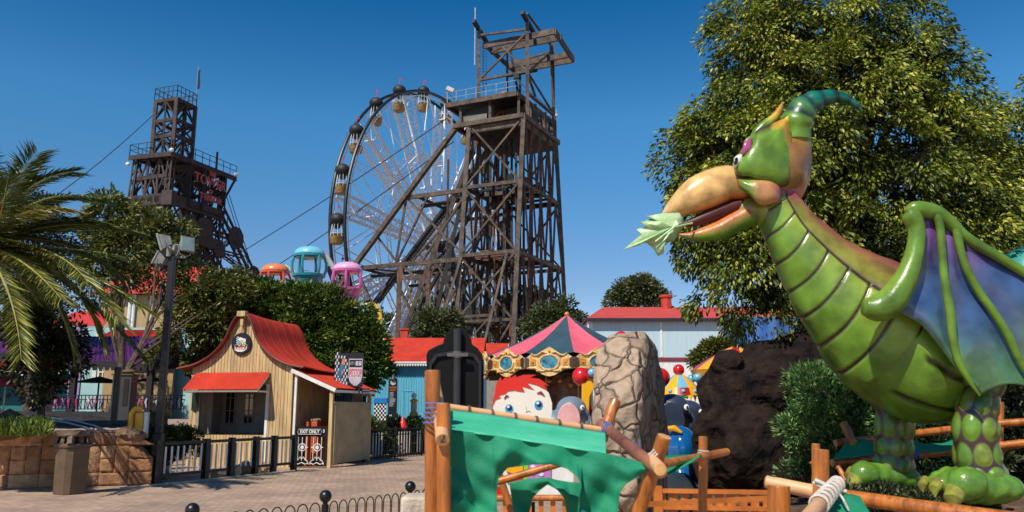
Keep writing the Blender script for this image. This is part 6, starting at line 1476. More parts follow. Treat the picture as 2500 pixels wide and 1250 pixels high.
def dragon():
    t = thing('dragon_statue', V(P(2300,994,DY).x,DY,.5), 'glossy green dragon statue with curved beak, purple-blue wings and a ringed teal horn', 'dragon statue')
    # body and neck
    secs = [(1897,470,52),(1903,507,60),(1940,576,76),(2002,655,103),(2066,722,134),(2150,792,166),(2240,862,172),(2330,905,135),(2410,925,70),(2450,925,20)]
    LINE = .222       # where the purple line runs on the camera side
    bounds = [.085+.072*i for i in range(8)]
    def plate(u,v):
        uu = u if u <= .5 else 1-u       # 0 back .. .5 throat
        if uu < LINE or v > .60: return None
        tt = (uu-LINE)/(.5-LINE); sh = v-.030*(1-(1-min(1,tt*1.5))**2)
        d = min(abs(sh-b) for b in bounds); return d,tt
    def bell(u,v):     # belly seams
        uu = u if u <= .5 else 1-u
        if v < .57: return 9
        c1 = .285+.06*(v-.57); c2 = .40-.05*(v-.57); fd = .03*(1-smooth_(.57,.66,v))
        return min(abs(uu-c1), abs(uu-c2))+fd
    def disp(u,v):
        uu = u if u <= .5 else 1-u; d = -.035*math.exp(-((uu-LINE)/.007)**2)*(1-smooth_(.6,.68,v))
        p = plate(u,v)
        if p: d += .012-.04*math.exp(-(p[0]/.0040)**2)
        d -= .04*math.exp(-(bell(u,v)/.007)**2)
        return d+.012*math.sin(u*19+v*31)+.008*math.sin(u*41-v*53)
    def col(u,v):
        uu = u if u <= .5 else 1-u
        c = mixc(BROWNP, OLIVE, smooth_(.07,.20,uu)) if v < .5 else mixc(mixc(BROWNP,GREEN,.3), GREEN, smooth_(.05,.2,uu))
        c = mixc(PINKC, c, smooth_(.02,.16,v)) if uu < LINE else mixc(GREEN, GREEND, smooth_(.36,.5,uu)*.8)
        p = plate(u,v)
        if p: c = mixc(mixc(LIMEY,GREEN,smooth_(0,.5,p[1])), c, smooth_(.4,1,p[1])); c = mixc(PURP, c, smooth_(.0015,.0055,p[0]))
        if v < .64: c = mixc(PURP, c, smooth_(.003,.010,abs(uu-LINE)))
        c = mixc(lin((40,44,18)), c, smooth_(.004,.011,bell(u,v)))
        if v < .06: c = mixc(PINKC, c, v/.06)
        return c
    loft('body', secs, DY, SKIN, t, 150, 300, .80, col, disp)
    # head
    HM = vcol('dragon_head_paint', .32, .2, .22, 10, nscale=6, nvar=.45)
    loft('head', [(1822,470,20,0,.7),(1832,440,58),(1868,415,88),(1905,395,88),(1935,372,60),(1950,350,30),(1958,340,6)], DY, HM, t, 48, 60, .78, lambda u,v: mixc(mixc(OLIVE,BROWNP,.55), mixc(GREEN,BROWNP,.75), smooth_(.2,.7,v)))
    loft('nape', [(1862,500,42),(1900,480,50),(1932,430,46),(1945,370,38),(1946,320,34),(1950,300,25)], DY+.03, HM, t, 36, 50, .85, lambda u,v: mixc(mixc(BROWNP,PINKC,.25), OLIVE, smooth_(.1,.9,v)))
    loft('throat', [(1800,505,20),(1830,512,36),(1868,512,42),(1905,500,44)], DY, HM, t, 36, 30, .8, lambda u,v: mixc(GREEN,OLIVE,abs(math.sin(u*6))))
    def shc(x,y,q):
        e = smooth_(.86,.97,q); side = smooth_(1895,1925,x)*smooth_(420,330,y) if y < 420 else 0
        base = mixc(GREEN, GREEND, smooth_(420,480,y)*.7); base = mixc(base, LIMEY, smooth_(.5,.0,q)*.35)
        return mixc(base, mixc(lin((70,30,30)), lin((216,150,50)), 1 if (x > 1880 and y < 400) else 0), e)
    dome('face_shell', (1862,392), [(1923,287),(1930,325),(1938,370),(1938,410),(1930,445),(1905,458),(1870,442),(1835,432),(1806,432),(1792,412),(1806,388),(1828,376),(1838,350),(1846,320),(1880,303)], DY, .20, .19, HM, t, shc)
    dome('cheek', (1862,466), [(1798,438),(1830,432),(1862,434),(1888,436),(1904,452),(1907,474),(1900,492),(1880,500),(1855,500),(1838,484),(1822,472),(1805,458)], DY, .22, .14, HM, t, lambda x,y,q: mixc(mixc(GREEN, lin((196,140,90)), smooth_(1820,1865,x)), mixc(PINKC,lin((120,40,50)),.2), max(smooth_(.6,1,q)*smooth_(1870,1900,x), smooth_(.9,1,q)*.6)))
    dome('brow', (1835,352), [(1812,384),(1818,356),(1832,336),(1848,322),(1856,322),(1852,345),(1846,372),(1832,384),(1815,398),(1800,412),(1796,406)], DY, .20, .10, HM, t, lambda x,y,q: mixc(GREEN, lin((110,80,40)), smooth_(.7,1,q)))
    el = dome('eyelid', (1826,358), [(1812,378),(1815,352),(1828,338),(1836,340),(1833,360),(1822,378)], DY, .31, .045, mat('lid_pink',(170,76,128),.3,.1,4,coat=.4), t)
    ey = dome('eye', (1802,391), [(1790,404),(1793,385),(1805,376),(1814,380),(1810,396),(1797,410)], DY, .26, .06, mat('eye_white',(220,216,206),.15,.05,4,coat=.6), t)
    dome('pupil', (1797,393), [(1792,402),(1793,390),(1798,384),(1802,388),(1799,400)], DY, .315, .02, mat('eye_black',(12,12,14),.1,.05,4,coat=.6), ey)
    # beak
    def bk(u,v): uu = u if u <= .5 else 1-u; c = mixc(lin((196,164,104)), BEAK, smooth_(.0,.4,v)); c = mixc(c, ORANG, smooth_(.34,.46,uu)*smooth_(1,.4,v)); return mixc(c, lin((200,176,140)), smooth_(.8,1,v))
    loft.flip = True
    loft('upper_beak', [(1836,442,36),(1808,447,42),(1772,447,46),(1742,458,49),(1708,472,47),(1678,489,39),(1650,506,26),(1630,519,14),(1615,530,4)], DY-.02, HM, t, 48, 60, .82, bk, lambda u,v: .03*math.sin(v*60)*math.exp(-((v-.12)/.08)**2))
    loft('lower_beak', [(1870,520,32),(1838,523,30),(1800,540,27),(1762,560,25),(1722,572,19),(1688,577,12),(1658,573,3)], DY, HM, t, 40, 50, .95, lambda u,v: mixc(ORANG, mixc(GREEN,GREEND,.5), smooth_(.14,.34,u if u <= .5 else 1-u)))
    loft('mouth', [(1815,500,18),(1770,512,20),(1725,530,17),(1690,543,11),(1665,548,4)], DY, mat('mouth_red',(74,18,16),.5,.1,4), t, 24, 20, 1.0)
    loft.flip = False
    # horn and spikes
    def hc(u,v): ring = .5+.5*math.sin(v*46+math.sin(u*6.3)*1.2); c = mixc(GREEN, TEALC, smooth_(.12,.45,v)); return mixc(c, mixc(lin((8,60,66)),PURP,.25), (1-ring)**2*.9*smooth_(.05,.2,v))
    loft('horn', [(1944,345,34),(1944,308,41),(1953,278,38),(1976,254,31),(2006,242,24),(2040,236,16),(2070,243,12),(2092,258,8),(2104,271,3)], DY+.02, HM, t, 40, 200, 1, hc, lambda u,v: .045*math.sin(v*46+math.sin(u*6.3)*1.2))
    yl = lambda u,v: mixc(GREEN, lin((222,160,60)), smooth_(.35,.8,v))
    loft('spike', [(1832,345,5),(1848,325,13),(1868,306,14),(1888,290,12),(1902,270,8),(1912,248,1)], DY+.12, HM, t, 24, 40, 1, yl)
    loft('spike', [(1890,330,12,-.1),(1905,312,14,-.16),(1917,298,9,-.19),(1924,284,1,-.2)], DY, HM, t, 24, 30, .6, lambda u,v: mixc(lin((216,150,50)),lin((230,190,80)),v))
    # wing
    WY = 7.72
    wc = lambda u,v: mixc(LIMEY, mixc(GREEN,GREEND,.35), .5+.5*math.sin(u*6.28))
    limb = [(2110,748,22),(2140,752,34),(2172,738,36),(2200,700,31),(2222,655,26),(2235,605,22),(2238,560,21),(2226,530,24),(2218,516,20)]
    loft('wing_limb', limb, WY, SKIN, t, 36, 90, 1, wc)
    loft('wing_limb', [(2214,520,10),(2232,511,20),(2262,513,21),(2290,522,19),(2322,545,16),(2352,574,14),(2400,606,13),(2450,634,12),(2540,690,12)], WY, SKIN, t, 30, 80, 1, wc)
    loft('wing_rib', [(2288,524,11),(2296,560,10),(2301,620,10),(2306,680,10),(2320,760,11),(2326,820,10),(2340,880,9),(2364,925,7),(2392,966,2)], WY-.03, SKIN, t, 24, 90, 1, wc)
    loft('wing_rib', [(2336,560,11),(2345,610,10),(2362,660,10),(2392,715,10),(2428,765,10),(2462,820,10),(2490,880,9),(2525,940,6)], WY-.03, SKIN, t, 24, 80, 1, wc)
    MEM = vcol('wing_membrane', .26, .4, .2, 5, nscale=4, nvar=.5)
    BLUEM = lin((60,84,128)); VIOL = lin((112,70,130)); TEALM = lin((66,104,92)); GM = lin((96,140,56))
    def mem(name, L, Rr, bulge, vio=0):
        A_ = catmull(L,40); B2 = catmull(Rr,40); m = MB(); cols = []; nu = 26
        for j in range(40):
            v = j/39
            for i in range(nu):
                u = i/(nu-1); q = A_[j]*(1-u)+B2[j]*u
                y = q[1]-(22*math.sin(math.pi*u)*(v**5) if vio != 3 else 0)
                m.v.append(tuple(P(q[0],y,WY+.06+bulge*math.sin(math.pi*u)*(.3+v)+.012*math.sin(v*13+u*5))))
                e = 1-math.sin(math.pi*u)
                c = mixc(mixc(VIOL,BLUEM,smooth_(.05,.4,v)), mixc(TEALM,GM,.4), smooth_(.5,.95,v)); c = mixc(c, GM, smooth_(.55,1,e)*smooth_(.35,.7,v)*.8 if vio != 3 else 0); c = mixc(c, VIOL, smooth_(.6,1,e)*.6*(1-smooth_(.2,.6,v) if vio != 3 else .8)); cols.append(c)
        m.f = [(j*nu+i,j*nu+i+1,(j+1)*nu+i+1,(j+1)*nu+i) for j in range(39) for i in range(nu-1)]; m.m = [0]*len(m.f)
        o = m.build(name, MEM, t, smooth=80, cols=cols); s = o.modifiers.new('skin','SOLIDIFY'); s.thickness = .02; s.offset = -1
    mem('wing_membrane', [(2236,515),(2232,590),(2215,670),(2172,745),(2200,765),(2255,800),(2330,895),(2390,966)], [(2284,520),(2298,570),(2302,620),(2306,690),(2318,750),(2326,815),(2345,890),(2392,966)], -.05)
    mem('wing_membrane', [(2290,520),(2298,580),(2305,680),(2320,760),(2328,830),(2345,890),(2392,968)], [(2336,556),(2350,620),(2375,690),(2420,752),(2462,820),(2494,885),(2530,950)], -.06, 1)
    mem('wing_membrane', [(2338,562),(2350,625),(2378,690),(2425,757),(2465,820),(2495,885),(2525,940)], [(2350,572),(2400,604),(2450,632),(2500,664),(2560,700),(2600,730),(2640,760)], -.05, 3)
    # legs
    def legcol(u,v):
        d,e = scale(u,v); return mixc(mixc(mixc(GREEN,GREEND,.45),lin((150,116,56)),.3*e), lin((66,40,44)), smooth_(.80,1.0,d)) if .06 < u < .62 else mixc(GREEN,TEALM,.5)
    def scale(u,v):
        row = v*5.2; r = int(row); cx = u*7+(.5 if r % 2 else 0); dx = cx-math.floor(cx)-.5; dz = row-r-.5
        return math.sqrt((dx*1.9)**2+(dz*1.9)**2), math.sin(math.floor(cx)*3+r*5)
    def lgd(u,v): d,e = scale(u,v); return .10*(1-smooth_(.35,.95,d))
    loft('leg', [(2400,900,60),(2400,950,42),(2386,1000,46),(2381,1050,50),(2386,1110,50),(2392,1150,55),(2396,1178,58)], 8.05, SKIN, t, 120, 160, .95, legcol, lgd)
    loft('leg', [(2190,900,60),(2185,960,46),(2183,1050,43),(2183,1110,43),(2180,1160,46)], 8.95, SKIN, t, 60, 60, .95, legcol, lgd)
    # feet
    FM = mat('dragon_foot',(98,138,46),.3,.25,4,.35,8,coat=.25,c2=(66,102,32)); NL = mat('claw',(140,150,60),.2,.25,5,.1,10,coat=.5,c2=(110,80,50))
    def foot(balls, toes, Y):
        k = Y/2034; rr = random.Random(3)
        b = [(P(x,y,Y+dy),(r*k,r*k*f,r*k*.92)) for x,y,r,dy,f in balls]
        for i in range(len(balls)-1):
            x = (balls[i][0]+balls[i+1][0])/2; b.append((P(x,(balls[i][1]+balls[i+1][1])/2,Y+(balls[i][3]+balls[i+1][3])/2),((balls[i][2]+balls[i+1][2])/2*k,)*3))
        for (x0,y0,r0,x1,y1,r1,dy) in toes:
            for f in (0,.33,.66,1): r = (r0+(r1-r0)*f)*(1+.12*(f in (.33,))); b.append((P(x0+(x1-x0)*f,y0+(y1-y0)*f-6*math.sin(math.pi*f),Y+dy),(r*k,)*3))
        o = blobs('foot', b, FM, t, .018, 6)
        for (x0,y0,r0,x1,y1,r1,dy) in toes:
            m = MB(); a = P(x1-2,y1-2,Y+dy); e = P(x1-8,y1+r1*1.9,Y+dy-.10); mid = P(x1-12,y1+r1*.7,Y+dy-.1)
            m.tube([a,mid,e],[r1*k*.95,r1*k*.75,.004],14); m.build('claw', NL, o)
    foot([(2462,1192,34,0,1.1),(2425,1190,42,0,1.1),(2385,1188,44,0,1.1),(2350,1190,38,-.05,1)], [(2365,1180,40,2338,1200,27,-.12),(2350,1170,28,2292,1182,17,.0),(2340,1162,24,2262,1176,14,.12)], 7.95)
    foot([(2216,1168,30,0,1.1),(2180,1162,33,0,1.1),(2145,1160,33,0,1.1),(2112,1164,32,-.05,1)], [(2115,1160,30,2092,1172,22,-.12),(2120,1150,22,2082,1152,13,.05)], 8.9)
dragon()
def leaf_spray():
    o = [(1668,540),(1656,520),(1612,522),(1580,526),(1590,534),(1562,544),(1582,552),(1554,562),(1566,572),(1522,610),(1556,600),(1576,590),(1596,608),(1606,626),(1618,620),(1628,594),(1642,588),(1660,560)]
    c = (1640,555); m = MB(); n = len(o)
    def Yf(x,y): return 8.30-.0012*(1640-x)+.03*math.sin(y*.25)
    pts = [P(x,y,Yf(x,y)) for x,y in o]; mids = [P((x+c[0])/2,(y+c[1])/2,Yf((x+c[0])/2,(y+c[1])/2)-.03) for x,y in o]; cc = P(*c,8.26)
    m.add(pts+mids+[cc],[(i,(i+1) % n,n+(i+1) % n,n+i) for i in range(n)]+[(n+i,n+(i+1) % n,2*n) for i in range(n)])
    m.tube([P(1600,590,8.2),P(1645,555,8.2),P(1690,545,8.4)],.01,6)
    ob = m.build('leaf_spray', mat('pale_leaf',(190,212,160),.4,.12,6,.2,20,c2=(150,186,130)), None, smooth=30); s = ob.modifiers.new('thick','SOLIDIFY'); s.thickness = .018
    tag(ob,'pale green jagged leaf held in the dragon beak','leaf')
leaf_spray()

# ================================================================== TREES AND SHRUBS
PAL_BIG = ((28,40,12),(114,130,36),(210,202,84)); PAL_RND = ((32,50,14),(78,104,34),(148,160,70)); PAL_OLV = ((48,56,20),(104,112,42),(166,158,72)); PAL_FAR = ((44,54,30),(88,98,56),(140,144,92)); PAL_BUSH = ((30,56,22),(64,104,46),(130,160,86))
def tree(name, base, label, cat, blobs_, nclump, per, L, W, pal, seed, trunk_top, r0, limbs=(), mt=None, sig=.3, droop=.5, inner=.25, grp=None, core=None):
    t = thing(name, base, label, cat, grp)
    tb = trunk_mb(base, trunk_top, r0, r0*.6, limbs, seed); tb.build('trunk', BARK, t)
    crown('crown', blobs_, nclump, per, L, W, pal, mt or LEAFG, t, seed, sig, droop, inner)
    return t
def limbs_to(bl, n, seed, t0=.45):
    rr = random.Random(seed); out = []
    for i in range(n): b = bl[i % len(bl)]; out.append((t0+(1-t0)*rr.random(), b[0]+V(rr.uniform(-.4,.4),rr.uniform(-.4,.4),rr.uniform(-.3,.3))*b[1][0]))
    return out
bg_ = px_blobs([(1880,110,140),(2020,70,170),(2150,120,160),(2240,230,135),(1860,270,170,-.1),(1760,330,110,0),(1705,430,95,0),(2060,280,200,-.3),(1900,430,190,-.3),(2150,430,220,-.2),(2300,380,140,.1),(1730,560,110,0),(1850,610,150,-.3),(1760,690,105,0),(1850,740,85,-.1),(2010,620,200,0),(2250,600,220,.2),(2330,520,150,.2),(2120,740,160,.4),(2300,760,150,.5),(1840,30,80)], 13.2)
b = V(P(2080,994,13.6).x,13.6,.4)
tree('big_leafy_tree', b, 'very large glossy leafy tree filling the sky behind the dragon', 'tree', bg_, 1050, 140, .10, .042, PAL_BIG, 11, P(2060,420,13.4), .26, limbs_to(bg_,16,2), sig=.30, droop=.95, inner=.28)
b2 = px_blobs([(2400,350,100),(2470,340,90),(2440,470,130),(2520,470,120),(2420,620,150),(2520,640,120),(2400,780,130),(2500,800,120),(2520,250,40)], 14.6)
tree('right_leafy_tree', V(P(2480,994,14.8).x,14.8,.4), 'leafy tree at the right edge, lower than the big tree beside it', 'tree', b2, 360, 120, .105, .044, PAL_BIG, 12, P(2470,560,14.8), .2, limbs_to(b2,8,3), sig=.31, droop=.95)
rt = px_blobs([(570,775,62),(640,755,70),(720,775,80),(790,765,68),(850,800,68),(895,840,52),(600,860,100),(720,870,120),(840,890,90),(912,895,38),(655,722,32),(770,735,40),(540,840,62),(500,880,40),(705,740,40),(600,735,35)], 32)
tree('round_clipped_tree', V(P(720,994,32).x,32,.0), 'dense rounded bright green tree behind the kiosk roof', 'tree', rt, 1900, 34, .19, .095, PAL_RND, 13, P(715,860,32), .25, limbs_to(rt,8,4), sig=.30, droop=.1, inner=.15)
lt = px_blobs([(345,555,62),(405,592,60),(450,620,34),(390,660,52),(478,670,32),(440,730,42),(540,705,42),(575,715,30),(500,745,48),(440,810,40),(510,790,45),(400,870,32),(330,600,40)], 30)
tree('olive_tree', V(P(392,994,30).x,26,1.5), 'loose olive green tree with thin trunk behind the light mast', 'tree', lt, 330, 34, .20, .085, PAL_OLV, 14, P(415,690,30), .09, limbs_to(lt,14,5,.2), sig=.34, droop=.35, inner=.3)
l2 = px_blobs([(285,520,36),(245,555,36),(262,498,26),(295,600,46),(240,640,38),(300,680,28)], 24.5)
tree('slender_tree', V(P(300,994,24.5).x,24.5,1.4), 'slender tree with leaning pale trunk left of the light mast', 'tree', l2, 130, 34, .19, .07, PAL_OLV, 15, P(290,700,24.5), .11, limbs_to(l2,8,6,.2), sig=.28, droop=.35, inner=.3)
l3 = px_blobs([(110,830,60),(150,870,50),(90,900,55),(60,790,50),(120,770,50),(170,830,35),(100,950,30)], 20)
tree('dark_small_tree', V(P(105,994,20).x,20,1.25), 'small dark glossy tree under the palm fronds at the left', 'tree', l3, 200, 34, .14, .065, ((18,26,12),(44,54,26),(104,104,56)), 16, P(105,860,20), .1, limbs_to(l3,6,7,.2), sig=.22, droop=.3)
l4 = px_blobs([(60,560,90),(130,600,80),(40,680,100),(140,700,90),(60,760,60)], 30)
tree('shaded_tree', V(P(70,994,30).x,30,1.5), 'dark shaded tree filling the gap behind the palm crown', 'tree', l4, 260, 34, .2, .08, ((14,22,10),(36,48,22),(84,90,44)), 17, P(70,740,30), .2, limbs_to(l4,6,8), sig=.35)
for k,(pb,Yt,lab,sd_) in enumerate((([(1530,720,30),(1570,715,35),(1600,735,25),(1510,740,20)],60,'dark bushy tree rising behind the pale blue barn roof',21),([(1060,790,35),(1085,810,35),(1045,830,30),(1100,790,25),(1075,850,30)],52,'grey-green tree seen under the headgear beside the blue house roof',22),([(1385,760,25),(1365,790,35),(1330,790,45),(1395,790,30)],62,'tree behind the right foot of the big headgear above the carousel tent',23),([(930,800,35),(985,800,40),(1030,770,45),(1130,800,50),(1190,800,45)],110,'line of distant dark trees beneath the ferris wheel',24),([(1250,780,50),(1290,740,35),(1340,745,30)],85,'distant tree seen through the steelwork of the big headgear',25),([(1740,862,22),(1720,880,22),(1760,850,16)],20,'small shrub left of the striped tent against the pale barn',26),([(575,690,26),(525,690,24),(612,700,20)],36,'olive tree top under the foot of the lattice tower',27),([(-60,850,90),(0,900,70)],33,'dark tree at the far left behind the purple roof',28))):
    bb = px_blobs(pb,Yt); c = bb[0][0]; base = V(P(pb[0][0],994,Yt).x,Yt,0); sc_ = Yt/40
    tree('far_tree' if Yt > 30 else 'shrub', base, lab, 'tree' if Yt > 30 else 'shrub', bb, int(60*len(pb)), 22, .22*max(.5,sc_), .10*max(.5,sc_), PAL_FAR if Yt > 30 else PAL_OLV, sd_, c, .12*sc_+.04, (), LEAFM, sig=.34*max(.4,sc_), droop=.2, grp=None)
def bush(label, lst, Y, n, per, L, W, pal, seed, z=.5, name='bush', sig=.12, mt=None, droop=-.3, cat='shrub'):
    bb = px_blobs(lst, Y); c = V(P(lst[0][0],994,Y).x,Y,z); t = thing(name, c, label, cat)
    m = MB(); rr = random.Random(seed)
    for b in bb:
        for k in range(3): m.tube([V(c.x+rr.uniform(-.1,.1),Y,z), b[0].lerp(c,.4)+V(rr.uniform(-.1,.1),0,0), b[0]+V(rr.uniform(-1,1),rr.uniform(-1,1),rr.uniform(-1,1))*b[1][0]*.6],[.02,.012,.004],5)
    m.build('stems', BARK, t); crown('foliage', bb, n, per, L, W, pal, mt or LEAFM, t, seed, sig, droop, .3)
bush('pale green spiky bush between the dark rock and the dragon leg', [(1990,960,60),(2060,1000,75),(1960,1040,45),(2110,1060,60),(2020,1080,50),(1970,1110,35),(2120,980,50),(1950,1150,25),(2100,930,40)], 11.0, 330, 30, .10, .026, ((50,84,36),(100,140,70),(180,204,130)), 31, sig=.13)
bush('dark green bush between the dragon legs', [(2280,1020,50),(2260,1080,50),(2310,1100,50),(2290,1150,45),(2240,1150,40)], 11.4, 200, 22, .09, .03, ((20,38,20),(48,78,44),(110,136,84)), 32, sig=.1)
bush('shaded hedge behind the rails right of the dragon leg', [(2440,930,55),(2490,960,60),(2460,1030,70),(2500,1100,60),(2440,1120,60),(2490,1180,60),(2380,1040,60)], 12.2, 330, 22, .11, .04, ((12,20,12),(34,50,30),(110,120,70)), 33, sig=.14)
bush('low dark groundcover plants beneath the dragon feet', [(2060,1225,30),(2120,1230,30),(2180,1232,30),(2250,1240,30),(2310,1250,30),(2160,1215,25),(2400,1250,30)], 8.6, 200, 24, .06, .022, ((14,24,12),(44,60,30),(150,160,110)), 34, z=.5, sig=.09)
bush('clipped box hedge behind the left end of the picket fence', [(372,1062,20,-1.0),(405,1062,20,-.6),(440,1062,20,0),(472,1066,16,0),(350,1078,16,-1.2),(385,1090,22,-.9),(425,1092,22,-.5),(465,1095,20,0)], 21.6, 300, 30, .07, .035, ((30,46,14),(72,96,34),(150,160,80)), 35, z=0, name='hedge', sig=.13, cat='hedge')
bush('clipped hedge behind the iron fence in front of the blue house', [(900,1050,25,-3),(925,1062,22,-2.4),(960,1045,25,-1.2),(1000,1046,22,0),(1030,1046,22,.6),(1060,1048,22,1.4),(905,1080,25,-3),(940,1088,25,-2.2),(980,1080,25,-.8),(1020,1080,25,.4)], 33, 300, 36, .12, .055, ((26,44,14),(66,96,34),(140,160,76)), 36, z=0, name='hedge', sig=.17, cat='hedge')
def fern_tufts():
    rng = np.random.default_rng(5); n = 5200; xs = rng.uniform(-60,118,n); Ys = rng.uniform(16.9,18.6,n); pos = np.array([tuple(V(P(x,994,Y).x,Y,TZ(Y)+.02)) for x,Y in zip(xs,Ys)]); pos[:,2] += rng.uniform(0,.12,n)
    d = rng.normal(0,.55,(n,3)); d[:,2] = 1; t = rng.random(n)[:,None]; col = np.array(lin((34,60,18)))*(1-t)+np.array(lin((140,164,60)))*t
    o = leaf_mesh('grass_tufts', pos, d, .27, .035, col, LEAFM, None, 9, org=(pos[:,0].mean(),17.6,1.2)); o['kind'] = 'stuff'; tag(o,'bright green grassy tufts growing behind the stone wall','grass')
fern_tufts()

# ------------------------------------------------------------------ palm
def palm():
    Y = 17.5; cz = P(-35,600,Y); base = V(P(-75,994,Y).x,Y,1.1); t = thing('date_palm', base, 'date palm at the left edge, its fronds arching into the picture', 'palm')
    m = MB(); n = 14; m.tube([base.lerp(cz,i/n) for i in range(n+1)],[.26+.03*(i % 2) for i in range(n+1)],14); m.build('trunk', BARK, t)
    m = MB(); m.ball(cz,(.5,.5,.45),14,10); m.build('crown_boss', mat('palm_boss',(104,84,50),.9,.4,9,.8,15), t)
    FR = vcol('palm_leaf', .38, 0, 0, trans=.18, nvar=.1, nscale=1)
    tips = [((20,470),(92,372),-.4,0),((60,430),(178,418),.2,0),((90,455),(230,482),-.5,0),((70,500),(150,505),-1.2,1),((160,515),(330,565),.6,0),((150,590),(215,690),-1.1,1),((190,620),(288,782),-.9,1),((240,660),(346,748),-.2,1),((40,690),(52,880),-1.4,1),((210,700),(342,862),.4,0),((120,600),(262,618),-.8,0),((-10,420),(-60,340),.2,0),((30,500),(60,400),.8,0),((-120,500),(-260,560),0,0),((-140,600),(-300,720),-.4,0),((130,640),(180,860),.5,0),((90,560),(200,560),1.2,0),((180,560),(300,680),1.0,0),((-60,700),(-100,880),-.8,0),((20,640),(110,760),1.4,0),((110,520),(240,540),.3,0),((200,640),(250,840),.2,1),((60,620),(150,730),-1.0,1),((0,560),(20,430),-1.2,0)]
    rr = random.Random(4)
    for k,(c_,e_,dy,lit) in enumerate(tips):
        p0 = cz+V(rr.uniform(-.2,.2),rr.uniform(-.2,.2),rr.uniform(0,.3)); p1 = P(c_[0],c_[1],Y+dy*.6); p2 = P(e_[0],e_[1],Y+dy*1.5); N = 44
        pts = [p0*(1-s)**2+p1*2*s*(1-s)+p2*s*s for s in [i/N for i in range(N+1)]]
        m = MB(); m.tube(pts,[.035*(1-i/N)+.005 for i in range(N+1)],6); fr = m.build('frond', mat('palm_rachis',(150,140,70),.5,.2,6), t)
        pos = []; dr = []; Ls = []
        for i in range(3,N+1):
            T = (pts[i]-pts[i-1]).normalized(); side = T.cross(V(0,0,1)).normalized(); up = side.cross(T)
            for s in (-1,1):
                for q in (0,.33,.66):
                    pos.append(tuple(pts[i-1].lerp(pts[i],q))); f = i/N; d = T*(.55+.5*f)+side*s*(1.0-.25*f)+up*(.30)-V(0,0,.28+.2*f); dr.append(tuple(d+V(rr.uniform(-.1,.1),rr.uniform(-.1,.1),rr.uniform(-.1,.1)))); Ls.append(1)
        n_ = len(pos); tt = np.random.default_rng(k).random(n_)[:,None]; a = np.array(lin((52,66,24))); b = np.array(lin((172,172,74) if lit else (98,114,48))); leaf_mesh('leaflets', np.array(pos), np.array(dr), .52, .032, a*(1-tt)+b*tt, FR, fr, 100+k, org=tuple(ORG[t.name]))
palm()

# ================================================================== LEFT: PAVILIONS AND HOUSES ON THE TERRACE
PUR = mat('purple_sheet',(74,20,84),.45,.15,1.5,.1,8); MINT = mat('mint_wall',(160,200,204),.7,.06,2); LIL = mat('lilac_wall',(158,140,190),.7,.08,2); TEALW = mat('teal_wall',(36,110,110),.7,.1,2)
def sheet(mb_, a, b, c, d, waves, amp):
    """corrugated sheet a-b along the eave, d-c along the ridge"""
    n = (b-a).cross(d-a).normalized(); mb_.grid(lambda u,v: (a.lerp(b,u)).lerp(d.lerp(c,u),v)+n*amp*math.sin(u*waves*2*math.pi), waves*5, 3)
def pavilion(px0, px1, y_eave, y_top, Y, Yt, label):
    a,b,c,d = P(px0,y_eave,Y),P(px1,y_eave,Y),P(px1-12,y_top,Yt),P(px0+12,y_top,Yt); b.z = a.z; c.z = d.z; t = thing('pavilion', V(a.x,Y,1.5), label, 'pavilion')
    m = MB(); sheet(m,a,b,c,d,int((b.x-a.x)/.16),.025); d2,c2 = d+V(0,2*(Yt-Y),0),c+V(0,2*(Yt-Y),0); a2,b2 = V(a.x,2*Yt-Y,a.z),V(b.x,2*Yt-Y,b.z); sheet(m,b2,a2,d,c,int((b.x-a.x)/.16),.025); rf = m.build('roof', PUR, t, smooth=80)
    m = MB(); m.bar(a-V(0,0,.08),b-V(0,0,.08),.06,.22); n = int((b.x-a.x)/.22)
    for i in range(n): x = a.x+(i+.5)*(b.x-a.x)/n; m.prism([(x-.1,Y-.04,a.z-.18),(x+.1,Y-.04,a.z-.18),(x+.05,Y-.04,a.z-.30),(x-.05,Y-.04,a.z-.30)],(0,.03,0))
    m.build('dark_fascia', mat('dark_plum',(30,18,24),.7), rf)
    for i in range(int((b.x-a.x)/3)+1): x = a.x+.4+i*(b.x-a.x-.8)/max(1,int((b.x-a.x)/3)); m = MB(); m.box(x-.1,x+.1,Y+.1,Y+.3,1.4,a.z-.05); m.build('post', MATS['dark_plum'], t)
pavilion(-120,62,862,790,30,32,'purple corrugated pavilion roof at the far left, sunlit')
pavilion(150,392,884,822,29.5,32,'long purple roofed pavilion in tree shade behind the retaining wall')
